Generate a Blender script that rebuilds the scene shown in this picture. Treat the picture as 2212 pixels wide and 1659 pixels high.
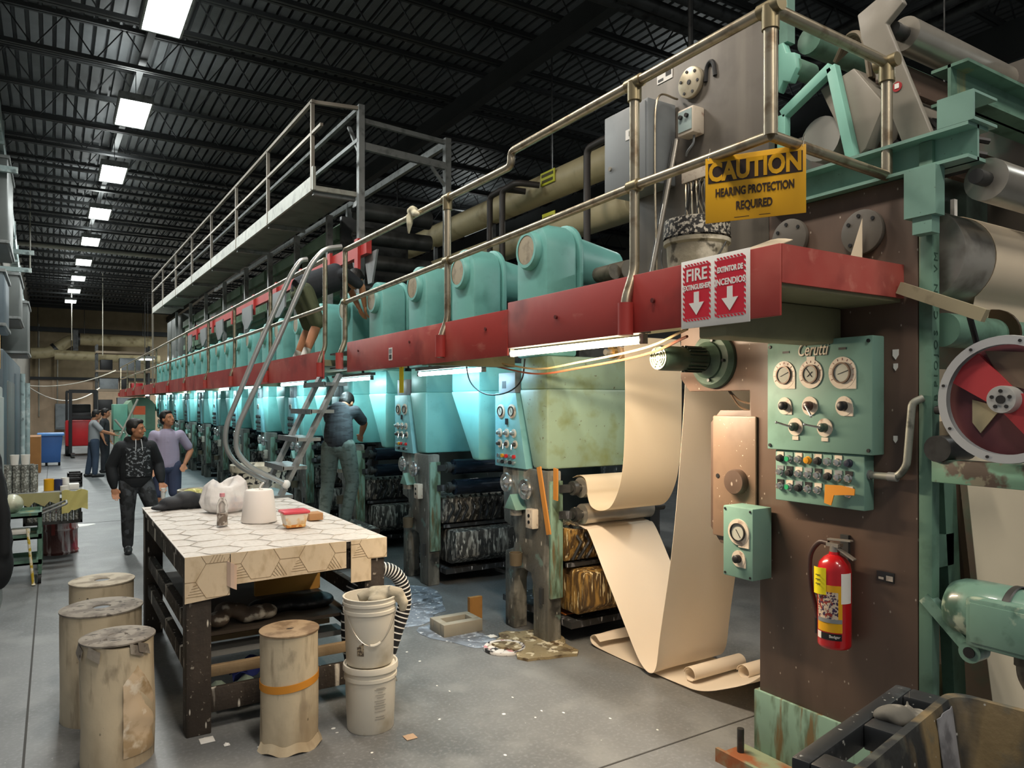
import bpy, bmesh, math, random
from mathutils import Vector as V, Matrix
for o in list(bpy.data.objects): bpy.data.objects.remove(o)
sc = bpy.context.scene
PI = math.pi
R = random.Random(11)

# ---------------------------------------------------------------- camera, world, exposure
H, F, VX, VY, CX, CY = 1.85, 1580.0, 115.0, 870.0, 1106.0, 829.5
TH = math.atan((CX - VX) / F)
SN, CS = math.sin(TH), math.cos(TH)
cam = bpy.data.cameras.new('camera')
cam.sensor_width = 36.0
cam.lens = F / 2212 * 36.0
cam.shift_y = (VY - CY) / 2212
cam.clip_end = 200
camo = bpy.data.objects.new('camera', cam)
camo.location = (0, 0, H)
camo.rotation_euler = (PI / 2, 0, -TH)
sc.collection.objects.link(camo)
sc.camera = camo
w = bpy.data.worlds.new('world')
sc.world = w
w.use_nodes = True
bg = w.node_tree.nodes['Background']
bg.inputs[0].default_value = (0.93, 0.97, 1.0, 1)
bg.inputs[1].default_value = 0.19
vs = sc.view_settings
vs.view_transform = 'Standard'
vs.look = 'None'
vs.gamma = 1.0
vs.use_curve_mapping = False
vs.exposure = 0.0
CEIL_W, TUBE_W, WARM_W = 125.0, 13.0, 64.0     # lamp watts

# ---------------------------------------------------------------- helpers
def ray(px, py):
    u = (px - CX) / F; v = (VY - py) / F
    return SN + u * CS, CS - u * SN, v
def onX(px, py, x):
    a = ray(px, py); t = x / a[0]; return V((x, a[1] * t, H + a[2] * t))
def onY(px, py, y):
    a = ray(px, py); t = y / a[1]; return V((a[0] * t, y, H + a[2] * t))
def onZ(px, py, z):
    a = ray(px, py); t = (z - H) / a[2]; return V((a[0] * t, a[1] * t, z))

def link(o): sc.collection.objects.link(o); return o
def rootof(o):
    while o.parent: o = o.parent
    return o

class M:
    """collects shapes in world coordinates, then builds them as ONE mesh object"""
    def __init__(s): s.v = []; s.f = []; s.m = []; s.mi = 0
    def add(s, vs, fs, T=None):
        n = len(s.v)
        s.v += [tuple(T @ V(v)) if T else tuple(v) for v in vs]
        s.f += [tuple(i + n for i in f) for f in fs]; s.m += [s.mi] * len(fs)
        return s
    def box(s, x0, x1, y0, y1, z0, z1, T=None):
        vs = [(x, y, z) for z in (z0, z1) for y in (y0, y1) for x in (x0, x1)]
        return s.add(vs, [(0, 2, 3, 1), (4, 5, 7, 6), (0, 1, 5, 4), (2, 6, 7, 3), (0, 4, 6, 2), (1, 3, 7, 5)], T)
    def bar(s, a, b, w, h, up=(0, 0, 1)):
        a, b = V(a), V(b); d = b - a; L = d.length; d.normalize(); up = V(up)
        if abs(d.dot(up)) > .98: up = V((1, 0, 0)) if abs(d.x) < .9 else V((0, 1, 0))
        r = d.cross(up).normalized(); u = r.cross(d)
        T = Matrix((r, d, u)).transposed().to_4x4(); T.translation = a
        return s.box(-w / 2, w / 2, 0, L, -h / 2, h / 2, T)
    def prism(s, poly, ax, a0, a1):
        n = len(poly)
        def p(q, a): return {'x': (a, q[0], q[1]), 'y': (q[0], a, q[1]), 'z': (q[0], q[1], a)}[ax]
        vs = [p(q, a0) for q in poly] + [p(q, a1) for q in poly]
        fs = [tuple(range(n)), tuple(range(2 * n - 1, n - 1, -1))] + [(i, (i + 1) % n, n + (i + 1) % n, n + i) for i in range(n)]
        return s.add(vs, fs)
    def loft(s, rings, cap=True, closed=True):
        n = len(rings[0]); vs = [p for r in rings for p in r]; fs = []
        for k in range(len(rings) - 1):
            for i in range(n if closed else n - 1):
                j = (i + 1) % n
                fs.append((k * n + i, k * n + j, (k + 1) * n + j, (k + 1) * n + i))
        if cap and closed:
            fs.append(tuple(range(n - 1, -1, -1))); fs.append(tuple(range((len(rings) - 1) * n, len(rings) * n)))
        return s.add(vs, fs)
    def tube(s, path, r, seg=10, cap=True, el=1.0):
        path = [V(p) for p in path]; n = len(path); rs = r if isinstance(r, (list, tuple)) else [r] * n
        rings = []; nrm = None
        for i, p in enumerate(path):
            d = (path[min(i + 1, n - 1)] - path[max(i - 1, 0)]).normalized()
            if nrm is None:
                nrm = d.cross(V((0, 0, 1)) if abs(d.z) < .9 else V((1, 0, 0))).normalized()
            else:
                nrm = (nrm - d * nrm.dot(d)).normalized()
            b = d.cross(nrm)
            rings.append([p + (nrm * math.cos(2 * PI * k / seg) + b * math.sin(2 * PI * k / seg) * el) * rs[i] for k in range(seg)])
        return s.loft(rings, cap)
    def cyl(s, a, b, r, r2=None, seg=24): return s.tube([a, b], [r, r if r2 is None else r2], seg)
    def lathe(s, prof, c=(0, 0, 0), axis=(0, 0, 1), seg=32, cap=True):
        ax = V(axis).normalized(); q = V((0, 0, 1)).rotation_difference(ax).to_matrix(); c = V(c)
        rings = [[c + q @ V((r * math.cos(2 * PI * k / seg), r * math.sin(2 * PI * k / seg), z)) for k in range(seg)] for r, z in prof]
        return s.loft(rings, cap)
    def ball(s, c, r, seg=16, rings=10, T=None):
        r = (r, r, r) if not isinstance(r, (tuple, list)) else r; c = V(c)
        rg = []
        for k in range(1, rings):
            a = PI * k / rings
            rg.append([(math.sin(a) * math.cos(2 * PI * i / seg), math.sin(a) * math.sin(2 * PI * i / seg), -math.cos(a)) for i in range(seg)])
        vs = [(0, 0, -1)] + [p for g in rg for p in g] + [(0, 0, 1)]
        vs = [(V((p[0] * r[0], p[1] * r[1], p[2] * r[2]))) for p in vs]
        vs = [c + (T.to_3x3() @ p if T else p) for p in vs]
        fs = [(0, 1 + (i + 1) % seg, 1 + i) for i in range(seg)]
        for k in range(rings - 2):
            for i in range(seg):
                j = (i + 1) % seg
                fs.append((1 + k * seg + i, 1 + k * seg + j, 1 + (k + 1) * seg + j, 1 + (k + 1) * seg + i))
        t = len(vs) - 1; b = 1 + (rings - 2) * seg
        fs += [(t, b + i, b + (i + 1) % seg) for i in range(seg)]
        return s.add(vs, fs)
    def sheet(s, pts, thick=0.002):
        """pts[i][j] grid of points -> thin solid sheet"""
        nu, nv = len(pts), len(pts[0]); P = [[V(p) for p in row] for row in pts]; vs = []
        N = []
        for i in range(nu):
            for j in range(nv):
                a = P[min(i + 1, nu - 1)][j] - P[max(i - 1, 0)][j]; b = P[i][min(j + 1, nv - 1)] - P[i][max(j - 1, 0)]
                N.append(a.cross(b).normalized())
        flat = [p for row in P for p in row]
        vs = [p + n * thick / 2 for p, n in zip(flat, N)] + [p - n * thick / 2 for p, n in zip(flat, N)]
        o = nu * nv; fs = []
        for i in range(nu - 1):
            for j in range(nv - 1):
                a, b, c, d = i * nv + j, i * nv + j + 1, (i + 1) * nv + j + 1, (i + 1) * nv + j
                fs += [(a, b, c, d), (o + d, o + c, o + b, o + a)]
        for i in range(nu - 1):
            for j in (0, nv - 1):
                a, d = i * nv + j, (i + 1) * nv + j
                fs.append((a, d, o + d, o + a) if j == 0 else (d, a, o + a, o + d))
        for j in range(nv - 1):
            for i in (0, nu - 1):
                a, b = i * nv + j, i * nv + j + 1
                fs.append((b, a, o + a, o + b) if i == 0 else (a, b, o + b, o + a))
        return s.add(vs, fs)
    def build(s, name, mat, parent=None, bevel=0, ang=38, seg=2, loc=None, flat=False):
        if parent: L = V(rootof(parent).location)
        elif loc: L = V(loc)
        else:
            xs, ys, zs = zip(*s.v)
            L = V(((min(xs) + max(xs)) / 2, (min(ys) + max(ys)) / 2, min(zs)))
        me = bpy.data.meshes.new(name)
        me.from_pydata([(x - L.x, y - L.y, z - L.z) for x, y, z in s.v], [], s.f)
        for m in (mat if isinstance(mat, (list, tuple)) else [mat]): me.materials.append(m)
        me.polygons.foreach_set('material_index', s.m)
        bm = bmesh.new(); bm.from_mesh(me)
        bmesh.ops.recalc_face_normals(bm, faces=bm.faces)
        if bevel:
            es = [e for e in bm.edges if len(e.link_faces) == 2 and e.calc_face_angle(0) > .5]
            bmesh.ops.bevel(bm, geom=es, offset=bevel, segments=seg, affect='EDGES', profile=.5, clamp_overlap=True)
        bm.to_mesh(me); bm.free()
        if not flat:
            me.shade_smooth(); me.set_sharp_from_angle(angle=math.radians(ang))
        o = bpy.data.objects.new(name, me); link(o)
        if parent: o.parent = parent
        else: o.location = L
        return o

def remesh(m, voxel, smooth=4):
    """fuse overlapping shapes into one continuous skin; returns M"""
    me = bpy.data.meshes.new('tmp'); me.from_pydata(m.v, [], m.f)
    o = bpy.data.objects.new('tmp', me); link(o)
    md = o.modifiers.new('r', 'REMESH'); md.mode = 'VOXEL'; md.voxel_size = voxel
    if smooth:
        sm = o.modifiers.new('s', 'SMOOTH'); sm.factor = .5; sm.iterations = smooth
    dg = bpy.context.evaluated_depsgraph_get(); dg.update()
    e = o.evaluated_get(dg).to_mesh()
    r = M(); r.add([tuple(v.co) for v in e.vertices], [tuple(p.vertices) for p in e.polygons])
    o.evaluated_get(dg).to_mesh_clear()
    bpy.data.objects.remove(o); bpy.data.meshes.remove(me)
    return r

def tag(o, label, cat, group=None, kind=None):
    if label: o['label'] = label
    if cat: o['category'] = cat
    if group: o['group'] = group
    if kind: o['kind'] = kind
    return o
def thing(name, label, cat, loc, group=None):
    o = bpy.data.objects.new(name, None); o.empty_display_size = .1; link(o); o.location = loc
    return tag(o, label, cat, group)
def solo(m, name, mat, label, cat, group=None, kind=None, **k): return tag(m.build(name, mat, **k), label, cat, group, kind)
def struct(m, name, mat, label=None, **k): return tag(m.build(name, mat, **k), label, None, None, 'structure')
KIDS = {}
def dup(root, loc, label=None, group=None, rz=None):
    def cp(o, par):
        c = o.copy(); link(c)
        if par: c.parent = par
        for ch in o.children: cp(ch, c)
        return c
    r = cp(root, None); r.location = loc
    if rz is not None: r.rotation_euler = (0, 0, rz)
    if label: r['label'] = label
    if group: r['group'] = group
    return r

def fillet(pts, rad, n=5):
    pts = [V(p) for p in pts]; out = [pts[0]]
    for i in range(1, len(pts) - 1):
        a, p, b = pts[i - 1], pts[i], pts[i + 1]
        d1 = (a - p); d2 = (b - p); r = min(rad, d1.length * .45, d2.length * .45)
        s, e = p + d1.normalized() * r, p + d2.normalized() * r
        for k in range(n + 1):
            t = k / n; out.append(s * (1 - t) ** 2 + p * 2 * t * (1 - t) + e * t * t)
    return out + [pts[-1]]
def spline(pts, n=8):
    pts = [V(p) for p in pts]; q = [pts[0] * 2 - pts[1]] + pts + [pts[-1] * 2 - pts[-2]]; out = []
    for i in range(1, len(q) - 2):
        for k in range(n):
            t = k / n; a, b, c, d = q[i - 1], q[i], q[i + 1], q[i + 2]
            out.append(.5 * (2 * b + (c - a) * t + (2 * a - 5 * b + 4 * c - d) * t * t + (3 * b - a - 3 * c + d) * t ** 3))
    return out + [pts[-1]]

def text(body, size, org, u, v, mat, parent, name='lettering', width=None, shear=0, ext=.0008, align='CENTER', off=0):
    cu = bpy.data.curves.new('t', 'FONT'); cu.body = body; cu.size = size; cu.align_x = align; cu.align_y = 'CENTER'
    cu.extrude = ext; cu.shear = shear; cu.offset = off; cu.resolution_u = 3
    o = bpy.data.objects.new('t', cu); link(o)
    dg = bpy.context.evaluated_depsgraph_get(); dg.update()
    e = o.evaluated_get(dg).to_mesh()
    vs = [tuple(p.co) for p in e.vertices]; fs = [tuple(p.vertices) for p in e.polygons]
    o.evaluated_get(dg).to_mesh_clear(); bpy.data.objects.remove(o)
    k = 1
    if width:
        xs = [p[0] for p in vs]; k = width / max(max(xs) - min(xs), 1e-6)
    u, v, org = V(u).normalized(), V(v).normalized(), V(org); n = u.cross(v)
    m = M(); m.add([org + u * (p[0] * k) + v * p[1] + n * p[2] for p in vs], fs)
    return m.build(name, mat, parent, flat=True)

# ---------------------------------------------------------------- materials (procedural)
def hx(h):
    h = h.lstrip('#'); c = [int(h[i:i + 2], 16) / 255 for i in (0, 2, 4)]
    return tuple((x / 12.92 if x <= .04045 else ((x + .055) / 1.055) ** 2.4) for x in c) + (1,)
MATS = {}
def mat(name, col, rough=.5, metal=0.0, layers=(), bump=0, bs=40, emit=0, var=.12, vs=3, trans=0, alpha=1, coat=0, world=False, transl=0):
    """layers: (colour, scale, lo, hi, stretch, kind) painted over the base colour"""
    if name in MATS: return MATS[name]
    m = bpy.data.materials.new(name); m.use_nodes = True; nt = m.node_tree; N = nt.nodes; L = nt.links
    b = N['Principled BSDF']; b.inputs['Roughness'].default_value = rough; b.inputs['Metallic'].default_value = metal
    if coat: b.inputs['Coat Weight'].default_value = coat
    tc = N.new('ShaderNodeTexCoord')
    if world:
        g = N.new('ShaderNodeNewGeometry'); co = g.outputs['Position']
    else: co = tc.outputs['Object']
    c = hx(col) if isinstance(col, str) else tuple(col) + (1,)
    if emit:
        b.inputs['Emission Color'].default_value = c; b.inputs['Emission Strength'].default_value = emit
    def noise(scale, stretch, kind, det=4):
        mp = N.new('ShaderNodeMapping'); mp.inputs['Scale'].default_value = stretch or (1, 1, 1); L.new(co, mp.inputs[0])
        if kind == 's':
            t = N.new('ShaderNodeTexVoronoi'); t.inputs['Scale'].default_value = scale; L.new(mp.outputs[0], t.inputs['Vector'])
            sx = N.new('ShaderNodeSeparateColor'); L.new(t.outputs['Color'], sx.inputs[0])
            md = N.new('ShaderNodeMath'); md.operation = 'DIVIDE'; L.new(t.outputs['Distance'], md.inputs[0]); L.new(sx.outputs[0], md.inputs[1]); return md.outputs[0]
        if kind == 'v':
            t = N.new('ShaderNodeTexVoronoi'); t.inputs['Scale'].default_value = scale; L.new(mp.outputs[0], t.inputs['Vector']); return t.outputs['Distance']
        if kind == 'e':
            t = N.new('ShaderNodeTexVoronoi'); t.feature = 'DISTANCE_TO_EDGE'; t.inputs['Scale'].default_value = scale; L.new(mp.outputs[0], t.inputs['Vector']); return t.outputs['Distance']
        if kind == 'w':
            t = N.new('ShaderNodeTexWave'); t.inputs['Scale'].default_value = scale; t.inputs['Distortion'].default_value = 1.5; L.new(mp.outputs[0], t.inputs['Vector']); return t.outputs['Fac']
        t = N.new('ShaderNodeTexNoise'); t.inputs['Scale'].default_value = scale; t.inputs['Detail'].default_value = det; L.new(mp.outputs[0], t.inputs['Vector']); return t.outputs['Fac']
    out = None
    def mix(fac, prev, col2):
        x = N.new('ShaderNodeMix'); x.data_type = 'RGBA'; L.new(fac, x.inputs['Factor'])
        if isinstance(prev, tuple): x.inputs['A'].default_value = prev
        else: L.new(prev, x.inputs['A'])
        x.inputs['B'].default_value = col2
        return x.outputs['Result']
    cur = c
    if var and not emit:
        mr = N.new('ShaderNodeMapRange'); L.new(noise(vs, None, 'n'), mr.inputs[0]); mr.inputs[1].default_value = .3; mr.inputs[2].default_value = .7
        cur = mix(mr.outputs[0], tuple(min(1, q * (1 + var)) for q in c[:3]) + (1,), tuple(q * (1 - var) for q in c[:3]) + (1,))
    for ly in layers:
        lc, ls, lo, hi = ly[:4]; st = ly[4] if len(ly) > 4 else None; kd = ly[5] if len(ly) > 5 else 'n'
        if kd == 'n': lo, hi = .5 + (lo - .5) * .8, .5 + (hi - .5) * .8
        mr = N.new('ShaderNodeMapRange'); L.new(noise(ls, st, kd), mr.inputs[0]); mr.inputs[1].default_value = lo; mr.inputs[2].default_value = hi
        if len(ly) > 6: mr.inputs[4].default_value = ly[6]
        cur = mix(mr.outputs[0], cur, hx(lc))
    if not emit:
        if isinstance(cur, tuple): b.inputs['Base Color'].default_value = cur
        else: L.new(cur, b.inputs['Base Color'])
    else: b.inputs['Base Color'].default_value = (.8, .8, .8, 1)
    if trans: b.inputs['Transmission Weight'].default_value = trans; b.inputs['IOR'].default_value = 1.2
    if alpha < 1: b.inputs['Alpha'].default_value = alpha
    if bump:
        bp = N.new('ShaderNodeBump'); bp.inputs['Strength'].default_value = bump; bp.inputs['Distance'].default_value = .01
        L.new(noise(bs, None, 'n'), bp.inputs['Height']); L.new(bp.outputs[0], b.inputs['Normal'])
    if transl:      # thin paper lets light through
        tr = N.new('ShaderNodeBsdfTranslucent'); ms = N.new('ShaderNodeMixShader'); ms.inputs[0].default_value = transl
        tr.inputs[0].default_value = c; L.new(b.outputs[0], ms.inputs[1]); L.new(tr.outputs[0], ms.inputs[2]); L.new(ms.outputs[0], N['Material Output'].inputs[0])
    MATS[name] = m
    return m
ST = (1, 1, .12)      # vertical drips
teal = mat('teal enamel', '#74b3ae', .42, layers=[('#5f9893', 4, .55, .85), ('#4b6a66', 26, .16, .08, None, 's', .5)], var=.06)
tan = mat('green tan enamel', '#88a08c', .45, layers=[('#79875f', 5, .5, .75), ('#5d5a44', 25, .7, .78)], var=.08)
panelgreen = mat('panel green', '#71968a', .5, layers=[('#5f8275', 6, .55, .85), ('#3e5248', 30, .14, .08, None, 's', .6)], var=.08)
dgreen = mat('machine green', '#5d8070', .5, layers=[('#3e5a4c', 7, .5, .75), ('#8c8a5c', 5, .66, .74, ST)], var=.12)
oldgreen = mat('worn green', '#7c9c8c', .6, layers=[('#4a5a45', 14, .5, .7, (1, 1, .3)), ('#6a5a3c', 22, .58, .7, ST)], var=.15)
red = mat('red paint', '#a03530', .5, layers=[('#b0584e', 1.6, .46, .7), ('#7c2a28', 3, .58, .8), ('#c27a6c', 14, .66, .8, (1, .3, 1), 'n', .5)], var=.08)
brown = mat('brown plate', '#5d4b40', .45, layers=[('#4a3b32', 4, .5, .75, (1, 1, .3)), ('#b9ada0', 24, .2, .1, (1, 1, .6), 's', .75)], var=.12)
greyplate = mat('grey brown plate', '#615c55', .5, layers=[('#504b45', 4, .5, .75), ('#7d776e', 3, .6, .8, ST)], var=.1)
steel = mat('steel', '#b5b0a6', .3, .7, var=.1, vs=8)
rail = mat('rail pipe', '#b3a994', .34, .9, layers=[('#857560', 14, .5, .75)], var=.1)
chrome = mat('chrome', '#cfd1d2', .16, .88, var=.04)
alum = mat('aluminium', '#a4abae', .35, .9, layers=[('#6e7678', 9, .6, .8)], var=.1)
dsteel = mat('dark steel', '#4a4b4b', .45, .6, layers=[('#2c2c2c', 8, .5, .75)], var=.15)
galv = mat('galvanised', '#8c8f8e', .5, .4, layers=[('#6b6e6d', 9, .5, .75)], var=.1)
ironwhite = mat('splattered iron', '#5b5a54', .6, layers=[('#8d8c84', 9, .48, .68, (1, 1, .25)), ('#2d2e2c', 6, .55, .7), ('#d6d4ca', 30, .16, .1, (1, 1, .25), 's'), ('#6a7f78', 7, .66, .72)], var=.2, bump=.3)
irondark = mat('inky iron', '#2c2d2e', .55, layers=[('#62646a', 16, .6, .7, (1, 1, .3)), ('#c9cdd0', 34, .7, .75, (1, 1, .2))], var=.2, bump=.3)
ochre = mat('drip crusted tray', '#4d3a22', .5, layers=[('#9c7a40', 30, .44, .64, (1, 1, .16)), ('#e3d3a6', 44, .6, .68, (1, 1, .14))], var=.2, bump=.5)
splat = mat('paint crusted trough', '#3c3b38', .5, layers=[('#8d8b84', 26, .5, .64, (1, 1, .2)), ('#26282a', 9, .55, .7), ('#c9c7be', 40, .6, .7, (1, 1, .25))], var=.2, bump=.5)
navy = mat('dark ink roller', '#1f2630', .25, .3, layers=[('#3c4656', 5, .5, .8, (1, 4, 4))], var=.2)
paper = mat('cream web paper', '#eaddc6', .75, var=.03, vs=2, transl=.3)
paper2 = mat('pale web paper', '#f3e9da', .75, var=.03, vs=2, transl=.3)
black = mat('black', '#16171a', .5, var=.1)
blackm = mat('black rubber', '#222426', .65, var=.15)
white = mat('white plastic', '#dedbd2', .45, layers=[('#a9a08e', 7, .62, .8), ('#8a8072', 24, .72, .78)], var=.05)
purewhite = mat('clean white', '#e9e8e4', .55, var=.03)
cream = mat('cream pipe paint', '#b9ab86', .5, layers=[('#8a7a58', 3, .55, .8)], var=.1)
yellow = mat('sign yellow', '#dda61c', .35, var=.05)
ybright = mat('tag yellow', '#f2e31c', .5, var=.03)
signdark = mat('sign brown black', '#33251f', .4, var=.05)
redsign = mat('sign red', '#c81e34', .4, var=.04)
extred = mat('extinguisher red', '#b8141c', .25, var=.04, coat=.5)
orange = mat('orange tape', '#d08a2a', .5, var=.1)
cardboard = mat('cardboard', '#a5783f', .8, layers=[('#7c5527', 5, .5, .75)], var=.1)
dial = mat('dial plate', '#cfc4b4', .4, layers=[('#a08878', 20, .6, .75)], var=.05)
glass = mat('dial glass', '#b7b9ae', .12, 0, var=.08)
greyenam = mat('grey enamel', '#80868a', .5, layers=[('#6c7276', 3, .5, .8)], var=.05)
darkwood = mat('paint spattered dark wood', '#3a322b', .75, layers=[('#241f1b', 5, .5, .7, (1, 1, .2)), ('#d8d2c6', 24, .24, .14, (1, 1, .25), 's'), ('#cfc9bd', 9, .62, .68, (1, 1, .08)), ('#8a8378', 40, .7, .74)], var=.25, bump=.4)
wood = mat('pale timber', '#8f7a5c', .75, layers=[('#6d5a40', 6, .5, .75, (.1, 1, 1))], var=.15, bump=.2)
# ================================================================ the hall
conc = mat('concrete', '#6e7071', .5, layers=[('#5c5e5f', .9, .45, .7), ('#7d7f7f', 2.3, .5, .72), ('#504e4b', 14, .66, .9, None, 'n', .5), ('#86888a', 45, .5, .75, None, 'n', .5), ('#c4c6c5', 9, .05, .035, None, 's', .7), ('#d4d4d0', 24, .08, .05, None, 's', .6)], var=.06, world=True)
struct(M().box(-3, 16, -6, 47.2, -.1, 0), 'floor', conc, 'grey concrete floor flecked with white paint')
jm = mat('floor joint', '#3b3a38', .8)
j = M(); j.box(-.136, -.124, -4, 47, .0005, .002); j.box(-3, 14, 2.895, 2.905, .0005, .002); j.box(-3, 3, 13, 13.012, .0005, .002); j.box(-3, 3, 24, 24.012, .0005, .002)
struct(j, 'trim_1', jm, 'saw-cut joints in the concrete floor')
# spilled paint
sp = mat('spilt paint', '#77808c', .5, layers=[('#5b6068', 4, .45, .6), ('#a9b6c6', 9, .52, .75), ('#dfe4e8', 20, .62, .75), ('#3c4046', 7, .64, .75)], var=.15)
def blob(m, cx, cy, rx, ry, z=.003, n=26, a=.35):
    rr = [1 + R.uniform(-a, a) for _ in range(n)]
    rr = [(rr[i - 1] + rr[i] * 2 + rr[(i + 1) % n]) / 4 for i in range(n)]
    top = [(cx + rx * rr[i] * math.cos(2 * PI * i / n), cy + ry * rr[i] * math.sin(2 * PI * i / n)) for i in range(n)]
    m.prism(top, 'z', .0006, z)
for (x, y, rx, ry, lab) in ((2.75, 6.3, .42, .7, 'bluish paint stain on the floor in front of the second press frame from right'), (2.75, 5.2, .22, .38, 'pale paint stain on the floor beside the nearest press frame'), (.3, 12.8, .22, .16, 'white paint puddle on the floor beside the walking man in the hoodie')):
    m = M(); blob(m, x, y, rx, ry); solo(m, 'paint_stain', sp if x > 1 else purewhite, lab, 'paint stain')
m = M()
for i in range(46):
    x = R.uniform(.9, 3.0); y = R.uniform(2.6, 8); blob(m, x, y, R.uniform(.004, .012), R.uniform(.004, .012), .002, 8)
solo(m, 'paint_flecks', purewhite, 'small white paint flecks scattered over the open floor', 'paint flecks', kind='stuff')

deckm = mat('dark roof deck', '#5c5f61', .55, .1, layers=[('#505354', 1.2, .45, .7)], var=.15)
m = M(); prof = []; x = -1.2
while x < 16:
    prof += [(x, 7.53), (x + .045, 7.53), (x + .055, 7.44), (x + .165, 7.44)]; x += .17
prof += [(prof[-1][0], 7.7), (-1.2, 7.7)]
m.prism(prof, 'y', -6, 47); struct(m, 'ceiling', deckm, 'dark ribbed metal roof deck', flat=True)
joistm = mat('dark joist', '#2e3031', .55, .2, var=.15)
m = M(); y = 0
for z, h in ((7.40, .06), (6.86, .06)):
    m.box(-1.0, 15.9, -.055, -.012, z - h / 2, z + h / 2); m.box(-1.0, 15.9, .012, .055, z - h / 2, z + h / 2)
x = -1.0; k = 0
while x < 15.6:
    a, b = ((x, 0, 6.86), (x + .38, 0, 7.40)) if k % 2 == 0 else ((x, 0, 7.40), (x + .38, 0, 6.86))
    m.bar(a, b, .016, .016); x += .38; k += 1
j0 = struct(m, 'ceiling_joist', joistm, 'open-web steel roof joist', loc=(0, 0, 6.8), flat=True)
k = 0
for i in range(-10, 24):
    yy = 12.27 + 1.5 * i
    if yy < -5 or yy > 46.5: continue
    if k == 0: j0.location = (0, yy, 6.8)
    else: dup(j0, (0, yy, 6.8))
    k += 1
m = M(); m.bar((1.27, 5, 7.0), (.60, 42, 7.0), .10, .10); struct(m, 'trim_2', joistm, 'dark channel above the row of lights')
m = M(); m.box(5.6, 5.75, -5, 47, 6.55, 6.85); m.box(10.6, 10.8, -5, 47, 6.4, 6.85); struct(m, 'trim_3', joistm, 'dark roof girders running above the press')
for q, yy in enumerate((9.5, 19.5, 29.5)):
    m = M(); m.box(10.5, 10.9, yy, yy + .03, 0, 6.4); m.box(10.5, 10.9, yy + .3, yy + .33, 0, 6.4); m.box(10.68, 10.72, yy, yy + .33, 0, 6.4)
    struct(m, 'trim_%d' % (4 + q), joistm, 'dark steel building column behind the press line')
wallb = mat('far wall', '#948469', .8, layers=[('#857659', .6, .45, .8, (2, 1, .4))], var=.12)
wallp = mat('far wall lower', '#cdb398', .8, layers=[('#bda48a', .8, .45, .8, (2, 1, .4))], var=.1)
m = M(); m.box(-3, 16, 47, 47.2, 3.2, 7.6); struct(m, 'wall_back', wallb, 'dark brown upper far wall panels')
m = M(); m.box(-3, 16, 46.96, 47.2, 0, 3.2)
for x in range(-2, 16, 2): m.box(x - .05, x + .05, 46.9, 46.97, 0, 3.1)
struct(m, 'wall_back_lower', wallp, 'pale pinkish lower far wall panels')
m = M(); m.box(-1.2, 12, 46.8, 47, 3.1, 3.25); m.box(-1.2, 12, 46.8, 47, 5.7, 5.95); m.box(-1.2, 12, 46.7, 47, 7.0, 7.4); struct(m, 'trim_7', joistm, 'dark horizontal girts on the far wall')
m = M(); m.box(-1.25, -1.05, 6, 47, 0, 7.6); struct(m, 'wall_left', mat('left wall', '#77736b', .8, var=.1), 'left wall of the hall behind ducts')
m = M(); m.box(15.8, 16, -6, 47, 0, 7.6); struct(m, 'wall_right', mat('right wall', '#4c4a47', .8, var=.1), 'dim right wall far behind the press')

# ---------------------------------------------------------------- ceiling lights
lampm = mat('lit fluorescent diffuser', (.93, 1, .97), emit=9)
warmtube = mat('lit warm tube', (1, .83, .55), emit=14)
cooltube = mat('lit cool tube', (.78, .97, 1), emit=12)
def area(name, loc, sx, sy, watts, col, rot=(0, 0, 0), par=None):
    l = bpy.data.lights.new(name, 'AREA'); l.shape = 'RECTANGLE'; l.size = sx; l.size_y = sy; l.energy = watts; l.color = col
    o = bpy.data.objects.new(name, l); link(o)
    o.rotation_euler = rot
    if par: o.parent = par; o.location = V(loc) - par.location
    else: o.location = loc
    return o
names = ['nearest bright ceiling light, cut by the top edge of the photo', 'second ceiling light from the camera over the aisle', 'third ceiling light from the camera over the aisle', 'fourth ceiling light from the camera over the aisle', 'fifth ceiling light from the camera over the aisle', 'sixth ceiling light from the camera over the aisle', 'seventh ceiling light from the camera over the aisle', 'eighth ceiling light from the camera over the aisle', 'farthest ceiling light of the row, in front of the end wall']
m = None
def ceiling_light(x, y, z, label, grp, watts, sx=.45, sy=1.25, rod=7.0, col=(.95, 1, .97)):
    t = thing('hanging_light', label, 'light', (x, y, z), grp)
    m = M(); m.box(x - sx / 2, x + sx / 2, y - sy / 2, y + sy / 2, z + .05, z + .09)
    for sgn in (-1, 1):
        m.box(x + sgn * sx / 2 - .012, x + sgn * sx / 2 + .012, y - sy / 2, y + sy / 2, z - .02, z + .09)
        m.box(x - sx / 2, x + sx / 2, y + sgn * sy / 2 - .012, y + sgn * sy / 2 + .012, z - .02, z + .09)
    m.build('housing', galv, t)
    m = M(); m.box(x - sx / 2 + .015, x + sx / 2 - .015, y - sy / 2 + .015, y + sy / 2 - .015, z - .012, z + .045); m.build('diffuser', lampm, t)
    if rod:
        m = M()
        for sgn in (-1, 1): M().cyl((x, y + sgn * sy * .4, z + .09), (x, y + sgn * sy * .4, rod), .006, seg=6).build('hanger', dsteel, t)
    M().box(x - sx * .3, x + sx * .3, y - sy * .42, y + sy * .42, z + .0905, z + .094).build('uplight_fill', lampm, t)  # glowing strip and upward lamp added to brighten the roof deck
    area('uplight_fill_lamp', (x, y, z + .1), sx * .6, sy * .8, watts * .10, col, (PI, 0, 0), par=t)
    area('ceiling_light_lamp', (x, y, z - .025), sx - .05, sy - .05, watts, col, par=t)
    return t
for i in range(9):
    y = 9.4 + 3.66 * i; x = 1.13 - .0158 * (y - 9.4)
    ceiling_light(x, y, 6.45, names[i], 'ceiling lights in a row over the aisle', CEIL_W)
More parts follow.
